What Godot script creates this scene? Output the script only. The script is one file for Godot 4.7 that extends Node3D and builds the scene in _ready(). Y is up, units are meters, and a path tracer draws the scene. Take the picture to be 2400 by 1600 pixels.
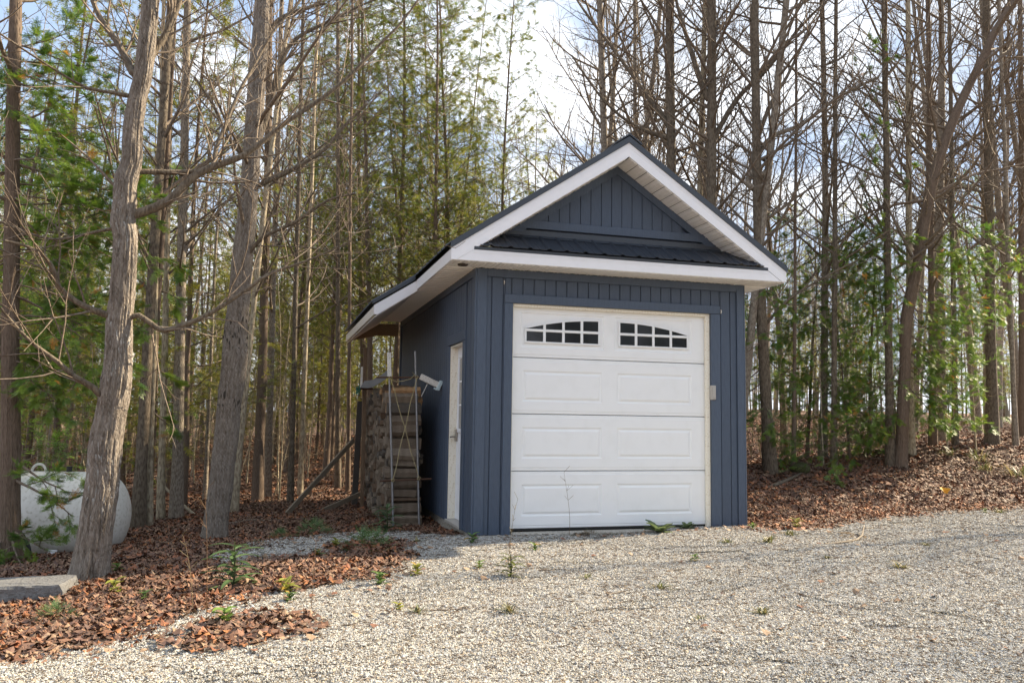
extends Node3D

# ---------------------------------------------------------------- helpers
class MB:
	var v := PackedVector3Array()
	var n := PackedVector3Array()
	var c := PackedColorArray()
	var t := PackedInt32Array()
	var col := Color(1, 1, 1)

	func tri(a: Vector3, b: Vector3, d: Vector3) -> void:
		var m := (b - a).cross(d - a).normalized()
		var k := v.size()
		v.push_back(a); v.push_back(b); v.push_back(d)
		for i in 3:
			n.push_back(m); c.push_back(col)
		t.push_back(k); t.push_back(k + 2); t.push_back(k + 1)

	func quad(a: Vector3, b: Vector3, d: Vector3, e: Vector3) -> void:
		var m := (b - a).cross(d - a)
		if m.length_squared() < 1e-14:
			m = (d - a).cross(e - a)
		m = m.normalized()
		var k := v.size()
		v.push_back(a); v.push_back(b); v.push_back(d); v.push_back(e)
		for i in 4:
			n.push_back(m); c.push_back(col)
		for i in [0, 2, 1, 0, 3, 2]:
			t.push_back(k + i)

	func quad_out(a: Vector3, b: Vector3, d: Vector3, e: Vector3, mid: Vector3) -> void:
		if (b - a).cross(d - a).dot((a + b + d + e) * 0.25 - mid) >= 0.0:
			quad(a, b, d, e)
		else:
			quad(e, d, b, a)

	func tri_out(a: Vector3, b: Vector3, d: Vector3, mid: Vector3) -> void:
		if (b - a).cross(d - a).dot((a + b + d) / 3.0 - mid) >= 0.0:
			tri(a, b, d)
		else:
			tri(d, b, a)

	# a chamfered box
	func box(mid: Vector3, size: Vector3, bev := 0.003, turn := Basis()) -> void:
		var h := size * 0.5
		bev = minf(bev, minf(h.x, minf(h.y, h.z)) * 0.45)
		var P := func(k: int, s: Vector3) -> Vector3:
			var q := Vector3(s.x * (h.x - bev), s.y * (h.y - bev), s.z * (h.z - bev))
			q[k] = s[k] * h[k]
			return mid + turn * q
		for k in 3:
			var i := (k + 1) % 3
			var j := (k + 2) % 3
			for s: float in [-1.0, 1.0]:
				var q := []
				for w in [[-1.0, -1.0], [1.0, -1.0], [1.0, 1.0], [-1.0, 1.0]]:
					var e := Vector3()
					e[k] = s; e[i] = w[0]; e[j] = w[1]
					q.append(P.call(k, e))
				quad_out(q[0], q[1], q[2], q[3], mid)
				for s2: float in [-1.0, 1.0]:
					var e0 := Vector3()
					e0[k] = -1.0; e0[i] = s; e0[j] = s2
					var e1 := e0
					e1[k] = 1.0
					quad_out(P.call(i, e0), P.call(i, e1), P.call(j, e1), P.call(j, e0), mid)
		for a: float in [-1.0, 1.0]:
			for b: float in [-1.0, 1.0]:
				for d: float in [-1.0, 1.0]:
					var e := Vector3(a, b, d)
					tri_out(P.call(0, e), P.call(1, e), P.call(2, e), mid)

	func span(lo: Vector3, hi: Vector3, bev := 0.003) -> void:
		box((lo + hi) * 0.5, (hi - lo).abs(), bev)

	# a smooth tube through points, radius from array
	func tube(p: PackedVector3Array, r: PackedFloat32Array, sides: int, cap := false, bump: FastNoiseLite = null, amount := 0.0, fy := 1.0, fa := 3.0) -> void:
		var m := p.size()
		var side := Vector3.RIGHT
		var d0 := (p[1] - p[0]).normalized()
		if absf(d0.x) > 0.9:
			side = Vector3.BACK
		var first := v.size()
		for i in m:
			var d := (p[mini(i + 1, m - 1)] - p[maxi(i - 1, 0)]).normalized()
			side = (side - d * side.dot(d)).normalized()
			var up := d.cross(side)
			for k in sides:
				var a := TAU * k / sides
				var o := side * cos(a) + up * sin(a)
				var rr := r[i]
				if bump:
					rr *= 1.0 + amount * bump.get_noise_3d(cos(a) * fa, p[i].y * fy + p[i].x * 0.2, sin(a) * fa)
				v.push_back(p[i] + o * rr)
				n.push_back(o)
				c.push_back(col)
		for i in m - 1:
			for k in sides:
				var a := first + i * sides + k
				var b := first + i * sides + (k + 1) % sides
				t.push_back(a); t.push_back(a + sides); t.push_back(b)
				t.push_back(b); t.push_back(a + sides); t.push_back(b + sides)
		if bump:
			for i in m:
				for k in sides:
					var at := first + i * sides + k
					var e := v[first + i * sides + (k + 1) % sides] - v[first + i * sides + (k + sides - 1) % sides]
					var f := v[first + mini(i + 1, m - 1) * sides + k] - v[first + maxi(i - 1, 0) * sides + k]
					var w := e.cross(f).normalized()
					n[at] = w if w.dot(n[at]) > 0.0 else -w
		if cap:
			for end in [0, m - 1]:
				var d := (p[1] - p[0]).normalized() * -1.0 if end == 0 else (p[m - 1] - p[m - 2]).normalized()
				for k in sides:
					tri_out(v[first + end * sides + k], v[first + end * sides + (k + 1) % sides], p[end], p[end] - d)

	func rod(a: Vector3, b: Vector3, r: float, sides := 8) -> void:
		tube(PackedVector3Array([a, b]), PackedFloat32Array([r, r]), sides, true)

	# a prism: polygon (counter-clockwise, in the plane of u and w) pushed along d
	func prism(poly: PackedVector2Array, o: Vector3, u: Vector3, w: Vector3, d: Vector3) -> void:
		var q := []
		var mid := Vector3()
		for x in poly:
			q.append(o + u * x.x + w * x.y)
			mid += q[-1]
		mid = mid / q.size() + d * 0.5
		var ids := Geometry2D.triangulate_polygon(poly)
		for i in range(0, ids.size(), 3):
			tri_out(q[ids[i]], q[ids[i + 1]], q[ids[i + 2]], q[ids[i]] + d)
			tri_out(q[ids[i]] + d, q[ids[i + 1]] + d, q[ids[i + 2]] + d, q[ids[i]])
		var ccw := not Geometry2D.is_polygon_clockwise(poly)
		var flip := u.cross(w).dot(d) > 0.0
		for i in q.size():
			var a: Vector3 = q[i]
			var b: Vector3 = q[(i + 1) % q.size()]
			if ccw == flip:
				quad(a, b, b + d, a + d)
			else:
				quad(b, a, a + d, b + d)

	func mesh() -> ArrayMesh:
		var arr := []
		arr.resize(Mesh.ARRAY_MAX)
		arr[Mesh.ARRAY_VERTEX] = v
		arr[Mesh.ARRAY_NORMAL] = n
		arr[Mesh.ARRAY_COLOR] = c
		arr[Mesh.ARRAY_INDEX] = t
		var m := ArrayMesh.new()
		m.add_surface_from_arrays(Mesh.PRIMITIVE_TRIANGLES, arr)
		return m

var M := {}

func thing(called: String, label: String, category: String, at := Vector3.ZERO, group := "") -> Node3D:
	var o := Node3D.new()
	o.name = called
	add_child(o, true)
	o.position = at
	return tag(o, label, category, group)

func tag(o: Node3D, label: String, category: String, group := "", kind := "") -> Node3D:
	if label: o.set_meta("label", label)
	if category: o.set_meta("category", category)
	if group: o.set_meta("group", group)
	if kind: o.set_meta("kind", kind)
	return o

func obj(called: String, shape, mat: Material, parent: Node = self) -> MeshInstance3D:
	var o := MeshInstance3D.new()
	o.name = called
	o.mesh = shape.mesh() if shape is MB else shape
	o.material_override = mat
	parent.add_child(o, true)
	return o

func holder(called: String, parent: Node) -> Node3D:
	var o := Node3D.new()
	o.name = called
	parent.add_child(o, true)
	return o

func copy(o: Node3D, label: String, at: Vector3, turn := 0.0, size := 1.0, group := "") -> Node3D:
	var r: Node3D = o.duplicate()
	add_child(r, true)
	r.name = String(o.name)
	r.transform = Transform3D(Basis(Vector3.UP, turn).scaled(Vector3.ONE * size), at)
	if label: r.set_meta("label", label)
	if group: r.set_meta("group", group)
	return r

func rgb(r: float, g: float, b: float) -> Color:
	return Color(r, g, b).linear_to_srgb()

func ramp(stops: Array) -> Gradient:
	var g := Gradient.new()
	var at := PackedFloat32Array()
	var cs := PackedColorArray()
	for s in stops:
		at.push_back(s[0])
		cs.push_back(rgb(s[1], s[2], s[3]))
	g.offsets = at
	g.colors = cs
	return g

func noise(sd: int, freq: float, oct := 4, kind := FastNoiseLite.TYPE_SIMPLEX, fractal := FastNoiseLite.FRACTAL_FBM) -> FastNoiseLite:
	var f := FastNoiseLite.new()
	f.seed = sd
	f.frequency = freq
	f.noise_type = kind
	f.fractal_type = fractal
	f.fractal_octaves = oct
	return f

func tex(f: FastNoiseLite, g: Gradient = null, size := 512) -> NoiseTexture2D:
	var t := NoiseTexture2D.new()
	t.width = size
	t.height = size
	t.seamless = true
	t.seamless_blend_skirt = 0.25
	t.generate_mipmaps = false
	t.noise = f
	if g: t.color_ramp = g
	return t

# a material whose colour is a computed grain over three planes; scale is repeats per metre
func grain(tint: Color, t: Texture2D, scale: Vector3, rough: float, h: Texture2D = null, depth := 0.0, world := false) -> StandardMaterial3D:
	var m := StandardMaterial3D.new()
	m.albedo_color = tint
	m.albedo_texture = t
	m.roughness = rough
	m.uv1_triplanar = true
	m.uv1_world_triplanar = world
	m.uv1_scale = scale
	if h:
		m.heightmap_enabled = true
		m.heightmap_texture = h
		m.heightmap_scale = depth
	return m

func leafy(rough := 0.55, through := 0.5) -> StandardMaterial3D:
	var m := StandardMaterial3D.new()
	m.vertex_color_use_as_albedo = true
	m.roughness = rough
	m.backlight_enabled = true
	m.backlight = Color(through, through, through)
	return m

func materials() -> void:
	var w := [[0.0, 0.80, 0.80, 0.80], [0.5, 0.93, 0.93, 0.93], [1.0, 1.0, 1.0, 1.0]]
	var fine := tex(noise(11, 0.03, 5), ramp(w))
	var clean := tex(noise(10, 0.008, 6), ramp([[0.0, 0.96, 0.96, 0.955], [0.4, 0.99, 0.99, 0.99], [1.0, 1.0, 1.0, 1.0]]))
	var fibre := tex(noise(12, 0.02, 5), ramp([[0.0, 0.72, 0.72, 0.74], [0.45, 0.9, 0.9, 0.9], [1.0, 1.0, 1.0, 1.0]]))
	var bump := tex(noise(13, 0.05, 4))
	M.siding = grain(rgb(0.059, 0.083, 0.127), fibre, Vector3(5, 0.5, 5), 0.55, bump, 0.08)
	M.trim = grain(rgb(0.064, 0.090, 0.137), fibre, Vector3(4, 0.5, 4), 0.5, bump, 0.05)
	M.white = grain(rgb(0.78, 0.79, 0.83), clean, Vector3(1.3, 1.3, 1.3), 0.4)
	M.soffit = grain(rgb(0.80, 0.80, 0.80), clean, Vector3(2, 2, 2), 0.5, tex(noise(14, 0.22, 1)), 0.15)
	M.door = grain(rgb(0.80, 0.815, 0.83), clean, Vector3(0.8, 0.8, 0.8), 0.38, tex(noise(15, 0.09, 2)), 0.02)
	M.jamb = grain(rgb(0.80, 0.76, 0.66), tex(noise(16, 0.015, 6), ramp([[0.0, 0.6, 0.52, 0.42], [0.22, 0.88, 0.84, 0.78], [0.34, 0.98, 0.97, 0.96], [1, 1, 1, 1]])), Vector3(3, 3, 3), 0.6)
	M.roof = grain(rgb(0.030, 0.037, 0.050), fine, Vector3(2, 2, 2), 0.38)
	M.roof.metallic = 0.0
	M.flash = grain(rgb(0.045, 0.055, 0.072), fine, Vector3(2, 2, 2), 0.4)
	M.concrete = grain(rgb(0.42, 0.40, 0.36), tex(noise(17, 0.03, 6), ramp([[0.0, 0.4, 0.38, 0.34], [0.5, 0.85, 0.83, 0.8], [1, 1, 1, 1]])), Vector3(1.5, 1.5, 1.5), 0.85, bump, 0.2)
	M.ply = grain(rgb(0.30, 0.22, 0.14), tex(noise(18, 0.02, 5), ramp([[0.0, 0.5, 0.42, 0.32], [0.5, 0.9, 0.86, 0.8], [1, 1, 1, 1]])), Vector3(4, 4, 0.4), 0.75)
	var g := StandardMaterial3D.new()
	g.albedo_color = rgb(0.010, 0.012, 0.017)  # opaque near-black, standing in for the unlit garage behind the panes
	g.roughness = 0.06
	g.metallic_specular = 0.5
	M.glass = g
	var curtain := StandardMaterial3D.new()
	curtain.albedo_color = rgb(0.17, 0.17, 0.17)
	curtain.roughness = 0.35
	curtain.clearcoat_enabled = true
	curtain.clearcoat = 0.8
	curtain.clearcoat_roughness = 0.05
	M.blind = curtain
	M.black = flat(rgb(0.015, 0.015, 0.015), 0.6)
	M.dark = flat(rgb(0.02, 0.02, 0.022), 0.9)
	M.nickel = flat(rgb(0.34, 0.31, 0.27), 0.35, 0.8)
	M.grey_box = grain(rgb(0.42, 0.40, 0.37), fine, Vector3(6, 6, 6), 0.5)
	M.steel = grain(rgb(0.36, 0.37, 0.39), tex(noise(19, 0.03, 5), ramp([[0.0, 0.35, 0.26, 0.2], [0.3, 0.7, 0.68, 0.66], [1, 1, 1, 1]])), Vector3(3, 1, 3), 0.42)
	M.steel.metallic = 0.35
	M.rust = grain(rgb(0.13, 0.065, 0.04), tex(noise(20, 0.06, 5), ramp([[0.0, 0.4, 0.35, 0.3], [1, 1, 1, 1]])), Vector3(6, 6, 6), 0.85)
	M.twine = flat(rgb(0.42, 0.35, 0.19), 0.9)
	M.board_old = grain(rgb(0.20, 0.135, 0.085), tex(noise(21, 0.02, 5), ramp([[0.0, 0.45, 0.4, 0.36], [0.5, 0.85, 0.82, 0.8], [1, 1, 1, 1]])), Vector3(6, 0.7, 6), 0.85, bump, 0.15)
	M.board_grey = grain(rgb(0.25, 0.205, 0.15), tex(noise(22, 0.02, 5), ramp([[0.0, 0.45, 0.42, 0.4], [0.5, 0.85, 0.84, 0.82], [1, 1, 1, 1]])), Vector3(5, 5, 5), 0.85, bump, 0.15)
	M.dark_post = grain(rgb(0.055, 0.045, 0.038), fine, Vector3(4, 1, 4), 0.8)
	M.paint_old = grain(rgb(0.72, 0.70, 0.66), tex(noise(23, 0.03, 6), ramp([[0.0, 0.3, 0.25, 0.2], [0.3, 0.75, 0.72, 0.7], [0.45, 1, 1, 1], [1, 1, 1, 1]])), Vector3(4, 4, 4), 0.7)
	M.bluebit = grain(rgb(0.50, 0.62, 0.66), fine, Vector3(6, 6, 6), 0.5)
	M.sheet = grain(rgb(0.14, 0.14, 0.16), tex(noise(24, 0.05, 5), ramp([[0.0, 0.5, 0.5, 0.5], [0.6, 0.9, 0.9, 0.9], [1, 1, 1, 1]])), Vector3(2, 2, 2), 0.55)
	M.teal = flat(rgb(0.02, 0.16, 0.12), 0.8)
	# firewood: grain runs along each log (its own x)
	var wood_t := tex(noise(25, 0.022, 6), ramp([[0.0, 0.12, 0.10, 0.085], [0.36, 0.42, 0.38, 0.34], [0.55, 0.85, 0.82, 0.78], [1, 1.0, 1.0, 1.0]]))
	var wood_h := tex(noise(26, 0.03, 5))
	M.wood_a = grain(rgb(0.56, 0.45, 0.35), wood_t, Vector3(0.8, 7, 7), 0.9, wood_h, 2.0)
	M.wood_b = grain(rgb(0.70, 0.58, 0.46), wood_t, Vector3(0.8, 8, 8), 0.9, wood_h, 2.0)
	M.wood_c = grain(rgb(0.46, 0.32, 0.22), wood_t, Vector3(0.8, 6, 6), 0.9, wood_h, 2.0)
	M.wood_fresh = grain(rgb(0.75, 0.47, 0.25), wood_t, Vector3(1, 7, 7), 0.85, wood_h, 0.4)
	M.wood_bark = grain(rgb(0.24, 0.21, 0.18), tex(noise(27, 0.04, 5, FastNoiseLite.TYPE_CELLULAR), ramp([[0.0, 0.3, 0.27, 0.25], [0.5, 0.8, 0.78, 0.76], [1, 1, 1, 1]])), Vector3(2, 5, 5), 0.95, wood_h, 1.0)
	# bark
	var bark_t := tex(noise(31, 0.018, 6, FastNoiseLite.TYPE_SIMPLEX, FastNoiseLite.FRACTAL_RIDGED), ramp([[0.0, 1.0, 0.97, 0.94], [0.35, 0.85, 0.82, 0.78], [0.7, 0.55, 0.51, 0.47], [1, 0.25, 0.22, 0.2]]))
	var bark_h := tex(noise(31, 0.018, 6, FastNoiseLite.TYPE_SIMPLEX, FastNoiseLite.FRACTAL_RIDGED), ramp([[0.0, 1, 1, 1], [1, 0, 0, 0]]))
	var lich := tex(noise(32, 0.02, 6), ramp([[0.0, 0.32, 0.29, 0.26], [0.38, 0.62, 0.58, 0.54], [0.5, 0.85, 0.83, 0.8], [0.64, 1.0, 1.0, 0.98], [1, 1.0, 1.0, 1.0]]))
	var near_detail := tex(noise(33, 0.012, 5), ramp([[0.0, 0.45, 0.40, 0.36], [0.4, 0.8, 0.77, 0.73], [0.62, 1, 1, 1], [1, 1, 1, 1]]))
	M.bark_near = grain(rgb(0.33, 0.30, 0.27), bark_t, Vector3(5, 1.1, 5), 0.92, bark_h, 1.4)
	M.bark_near.detail_enabled = true
	M.bark_near.detail_albedo = near_detail
	M.bark_near.detail_blend_mode = BaseMaterial3D.BLEND_MODE_MUL
	M.bark_near.uv2_triplanar = true
	M.bark_near.uv2_scale = Vector3(1.3, 0.9, 1.3)
	M.bark_maple = grain(rgb(0.28, 0.24, 0.195), lich, Vector3(4, 1.2, 4), 0.92, bark_h, 0.8)
	M.bark_cedar = grain(rgb(0.205, 0.155, 0.118), bark_t, Vector3(6, 0.6, 6), 0.92, bark_h, 0.8)
	M.bark_dark = grain(rgb(0.155, 0.125, 0.092), lich, Vector3(3, 0.9, 3), 0.92, bark_h, 0.8)
	M.bark_pale = grain(rgb(0.43, 0.37, 0.27), lich, Vector3(3, 0.8, 3), 0.9, bark_h, 0.5)
	M.twig = grain(rgb(0.185, 0.145, 0.11), lich, Vector3(3, 3, 3), 0.85)
	M.twig_lit = grain(rgb(0.39, 0.315, 0.20), lich, Vector3(3, 3, 3), 0.85)  # paler, yellower twig; brightness of sunlit brush put into its colour
	M.leaf = leafy(0.45, 0.9)
	M.weed = leafy(0.5, 0.8)
	M.litter = leafy(0.75, 0.25)
	# ground
	M.ground = grain(rgb(0.21, 0.13, 0.085), tex(noise(41, 0.035, 5, FastNoiseLite.TYPE_CELLULAR), ramp([[0.0, 0.25, 0.2, 0.17], [0.35, 0.55, 0.48, 0.42], [0.7, 0.85, 0.78, 0.7], [1, 1, 1, 1]])), Vector3(0.9, 0.9, 0.9), 0.95, tex(noise(41, 0.035, 5, FastNoiseLite.TYPE_CELLULAR)), 3.0, true)
	var gr := tex(noise(42, 0.12, 3, FastNoiseLite.TYPE_CELLULAR), ramp([[0.0, 0.2, 0.18, 0.15], [0.25, 0.6, 0.57, 0.5], [0.6, 0.92, 0.9, 0.85], [1, 1, 1, 1]]), 1024)
	M.gravel = grain(rgb(0.40, 0.385, 0.355), gr, Vector3(0.7, 0.7, 0.7), 0.92, tex(noise(42, 0.12, 3, FastNoiseLite.TYPE_CELLULAR), null, 1024), 1.2, true)
	M.gravel.detail_enabled = true
	M.gravel.detail_albedo = tex(noise(43, 0.01, 5), ramp([[0.0, 0.72, 0.68, 0.6], [0.5, 0.95, 0.94, 0.92], [1, 1, 1, 1]]))
	M.gravel.detail_blend_mode = BaseMaterial3D.BLEND_MODE_MUL
	M.gravel.uv2_triplanar = true
	M.gravel.uv2_world_triplanar = true
	M.gravel.uv2_scale = Vector3(0.35, 0.35, 0.35)
	M.lane = grain(rgb(0.34, 0.31, 0.26), gr, Vector3(0.5, 0.5, 0.5), 0.95, null, 0.0, true)
	var st := StandardMaterial3D.new()
	st.vertex_color_use_as_albedo = true
	st.roughness = 0.9
	M.stone = st
	M.slab = grain(rgb(0.16, 0.16, 0.16), tex(noise(44, 0.02, 6), ramp([[0.0, 0.5, 0.48, 0.45], [0.5, 0.88, 0.87, 0.86], [1, 1, 1, 1]])), Vector3(2, 2.6, 2), 0.85, tex(noise(45, 0.03, 5)), 0.5)
	M.moss = grain(rgb(0.10, 0.11, 0.035), tex(noise(46, 0.05, 5), ramp([[0.0, 0.3, 0.3, 0.3], [1, 1, 1, 1]])), Vector3(3, 3, 3), 0.95, bump, 1.0)
	M.moss_dark = grain(rgb(0.115, 0.098, 0.078), tex(noise(48, 0.06, 5), ramp([[0.0, 0.3, 0.3, 0.3], [1, 1, 1, 1]])), Vector3(5, 5, 5), 0.95, bump, 1.5)
	M.lichen = grain(rgb(0.50, 0.48, 0.45), tex(noise(49, 0.05, 5), ramp([[0.0, 0.4, 0.38, 0.36], [0.5, 0.8, 0.79, 0.78], [1, 1, 1, 1]])), Vector3(5, 2, 5), 0.95, bump, 1.0)
	M.tank = grain(rgb(0.64, 0.63, 0.59), tex(noise(47, 0.012, 6), ramp([[0.0, 0.45, 0.42, 0.33], [0.25, 0.82, 0.81, 0.77], [0.4, 0.96, 0.96, 0.95], [1, 1, 1, 1]])), Vector3(2.5, 2.5, 2.5), 0.45)

func flat(col: Color, rough: float, metal := 0.0) -> StandardMaterial3D:
	var m := StandardMaterial3D.new()
	m.albedo_color = col
	m.roughness = rough
	m.metallic = metal
	return m

func ss(a: float, b: float, x: float) -> float:
	var k := clampf((x - a) / (b - a), 0.0, 1.0)
	return k * k * (3.0 - 2.0 * k)

# height of the ground
func hh(x: float, z: float) -> float:
	var y := -0.10 - 0.11 * ss(0.3, -2.0, z) * (1.0 - ss(2.0, 4.0, x)) - 0.16 * ss(-2.0, -5.0, x)
	y += 0.022 * clampf(x - 2.0, 0.0, 10.0)
	y += 0.04 * ss(0.0, 3.0, x)
	y += 0.012 * maxf(0.0, -z - 8.0) * (1.0 - ss(2.0, 6.0, x))
	var d := -0.5 * ss(3.2, 5.5, x) - z
	var b := (0.42 + 0.07 * clampf(x - 6.0, 0.0, 6.0)) * ss(-0.2, 2.6, d) - 0.12 * ss(3.0, 6.0, d) + 0.028 * clampf(d - 7.0, 0.0, 60.0)
	y += b * ss(3.0, 4.6, x)
	return y

func on(x: float, z: float, up := 0.0) -> Vector3:
	return Vector3(x, hh(x, z) + up, z)

func wobble(x: float, z: float) -> float:
	return 0.012 * sin(x * 3.1 + 1.3 * sin(z * 2.3)) + 0.010 * sin(z * 4.7 + x * 1.7)

# ---------------------------------------------------------------- start
func _ready() -> void:
	var cam := Camera3D.new()
	cam.name = "camera"
	cam.fov = 44.89
	cam.near = 0.1
	cam.far = 400.0
	cam.transform = Transform3D(Basis(Vector3.UP, -0.2818) * Basis(Vector3.RIGHT, 0.0931) * Basis(Vector3.BACK, 0.0147), Vector3(-2.0813, 1.1826, 8.5896))
	add_child(cam)
	var env := Environment.new()
	env.background_mode = Environment.BG_SKY
	env.sky = Sky.new()
	env.sky.sky_material = sky()
	env.tonemap_mode = Environment.TONE_MAPPER_LINEAR
	env.tonemap_exposure = 3.15
	env.sdfgi_enabled = true
	env.ssao_enabled = true
	env.ssil_enabled = true
	var we := WorldEnvironment.new()
	we.name = "environment"
	we.environment = env
	add_child(we)
	var sun := DirectionalLight3D.new()
	sun.name = "sun"
	sun.light_energy = 1.6
	sun.light_color = Color(1.0, 0.925, 0.80)
	sun.light_angular_distance = 0.7
	sun.shadow_enabled = true
	add_child(sun)
	sun.look_at_from_position(Vector3(9.0, 6.5, -1.7), Vector3.ZERO)

	materials()
	terrain()
	garage()
	woodpile()
	tank()
	heroes()
	forest()
	litter()
	plants()
	small_things()

func sky() -> PanoramaSkyMaterial:
	var big := noise(5, 0.9, 6)
	var fine := noise(6, 3.0, 4)
	var wd := 1024
	var im := Image.create(wd, wd / 2, false, Image.FORMAT_RGBF)
	for j in wd / 2:
		var el := PI * (0.5 - (j + 0.5) / (wd / 2))
		var s := maxf(sin(el), -0.05)
		for i in wd:
			var az := TAU * i / wd
			var base := Color(0.16, 0.225, 0.335).lerp(Color(0.36, 0.40, 0.46), pow(1.0 - clampf(s, 0.0, 1.0), 4.0))
			var k := 1.0 / (maxf(s, 0.0) + 0.22)
			var x := cos(az) * cos(el) * k
			var z := sin(az) * cos(el) * k
			var q := big.get_noise_3d(x, 0.0, z) + 0.25 * fine.get_noise_3d(x, 3.0, z)
			var cover := ss(-0.26, 0.16, q)
			var cl := Color(0.445, 0.465, 0.495) * (0.90 + 0.85 * q)
			im.set_pixel(i, j, base.lerp(cl, cover))
	var p := PanoramaSkyMaterial.new()
	p.panorama = ImageTexture.create_from_image(im)
	return p

func structure(called: String, shape, mat: Material) -> MeshInstance3D:
	var o := obj(called, shape, mat)
	o.set_meta("kind", "structure")
	return o

# outline of the gravel drive on the ground (x, z)
func gravel_outline() -> PackedVector2Array:
	return PackedVector2Array([Vector2(-6.50, 5.60), Vector2(-3.39, 3.54), Vector2(-3.23, 3.41), Vector2(-3.08, 3.29), Vector2(-2.87, 3.42), Vector2(-2.74, 3.32), Vector2(-2.70, 3.01), Vector2(-2.50, 2.74), Vector2(-2.28, 2.47), Vector2(-2.33, 1.91), Vector2(-2.38, 1.37), Vector2(-2.32, 0.71), Vector2(-2.20, 0.29), Vector2(-2.01, -0.01), Vector2(-1.75, -0.31), Vector2(-1.41, -0.64), Vector2(-0.91, -0.92), Vector2(-0.44, -0.82), Vector2(-0.05, -0.67), Vector2(0.06, 0.03), Vector2(3.20, 0.03), Vector2(3.10, 0.36), Vector2(3.43, 0.41), Vector2(3.79, 0.46), Vector2(4.22, 0.31), Vector2(4.82, 0.04), Vector2(5.85, -0.22), Vector2(6.50, -0.23), Vector2(7.18, -0.24), Vector2(8.03, -0.61), Vector2(11.50, -0.90), Vector2(16.00, -0.60), Vector2(17.00, 10.00), Vector2(-6.50, 10.00)])

# drifts of leaves lying on the gravel
func leaf_piles() -> Array:
	return [
		PackedVector2Array([Vector2(-2.28, 2.47), Vector2(-2.12, 2.13), Vector2(-2.02, 2.20), Vector2(-1.86, 2.24), Vector2(-1.72, 2.37), Vector2(-1.35, 2.30), Vector2(-1.09, 1.57), Vector2(-0.96, 0.72), Vector2(-0.84, 0.36), Vector2(-0.90, -0.07), Vector2(-1.24, 0.31), Vector2(-1.43, 1.01), Vector2(-1.65, 1.09), Vector2(-1.99, 1.29), Vector2(-2.20, 1.34), Vector2(-2.36, 1.22)]),
		PackedVector2Array([Vector2(-2.37, 3.53), Vector2(-2.33, 3.30), Vector2(-2.19, 3.27), Vector2(-2.00, 3.17), Vector2(-1.88, 3.13), Vector2(-1.81, 3.24), Vector2(-1.81, 3.46), Vector2(-1.90, 3.63), Vector2(-2.07, 3.65), Vector2(-2.25, 3.66)]),
	]


func terrain() -> void:
	var mb := MB.new()
	var xs := PackedFloat32Array()
	var zs := PackedFloat32Array()
	for i in 141:
		var u := (i - 70) / 70.0
		xs.push_back(1.0 + 14.0 * u + 176.0 * u * absf(u) * u * u)
	for i in 141:
		var u := (i - 70) / 70.0
		zs.push_back(-1.0 + 14.0 * u + 176.0 * u * absf(u) * u * u)
	for j in 141:
		for i in 141:
			var x := xs[i]
			var z := zs[j]
			mb.v.push_back(Vector3(x, hh(x, z) + wobble(x, z), z))
			var e := 0.05
			mb.n.push_back(Vector3(hh(x - e, z) - hh(x + e, z), 2.0 * e, hh(x, z - e) - hh(x, z + e)).normalized())
			mb.c.push_back(Color(1, 1, 1))
	for j in 140:
		for i in 140:
			var a := j * 141 + i
			for k in [0, 1, 142, 0, 142, 141]:
				mb.t.push_back(a + k)
	structure("ground", mb, M.ground)
	# the gravel drive, laid over the ground inside its ragged outline
	sheet("gravel_driveway", gravel_outline(), 0.25, 0.030, M.gravel)
	sheet("forest_lane", PackedVector2Array([Vector2(7.2, -5.5), Vector2(8.5, -5.7), Vector2(9.9, -7.2), Vector2(12.2, -9.4), Vector2(20, -13.6), Vector2(40, -25.5), Vector2(64, -41), Vector2(64, -50), Vector2(34, -29), Vector2(18, -16.8), Vector2(10.7, -10.2), Vector2(9.1, -8.9)]), 1.0, 0.03, M.lane)
	sheet("woodland_path", PackedVector2Array([Vector2(-14.0, -11.0), Vector2(-1.2, -8.0), Vector2(-0.4, -9.8), Vector2(-14.0, -13.2)]), 0.6, 0.03, M.lane)

func sheet(called: String, outline: PackedVector2Array, cell: float, up: float, mat: Material) -> void:
	var lo := outline[0]
	var hi := outline[0]
	for p in outline:
		lo = lo.min(p)
		hi = hi.max(p)
	var mb := MB.new()
	var x := lo.x
	while x < hi.x:
		var z := lo.y
		while z < hi.y:
			var sq := PackedVector2Array([Vector2(x, z), Vector2(x + cell, z), Vector2(x + cell, z + cell), Vector2(x, z + cell)])
			for piece in Geometry2D.intersect_polygons(sq, outline):
				var ids := Geometry2D.triangulate_polygon(piece)
				for i in range(0, ids.size(), 3):
					var q := []
					for k in 3:
						var p: Vector2 = piece[ids[i + k]]
						q.append(Vector3(p.x, hh(p.x, p.y) + wobble(p.x, p.y) + up, p.y))
					mb.tri_out(q[0], q[1], q[2], q[0] - Vector3(0, 1, 0))
			z += cell
		x += cell
	structure(called, mb, mat)

# ---------------------------------------------------------------- garage
const W := 3.253
const L := 5.42
const XR := 1.63
const SL := 0.667
const OV := 0.348
const EV := 0.361

func board(mb_parent: Node, lo: Vector3, hi: Vector3, mat: Material, called := "board") -> void:
	var m := MB.new()
	m.span(lo, hi, 0.004)
	obj(called, m, mat, mb_parent)

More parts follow.
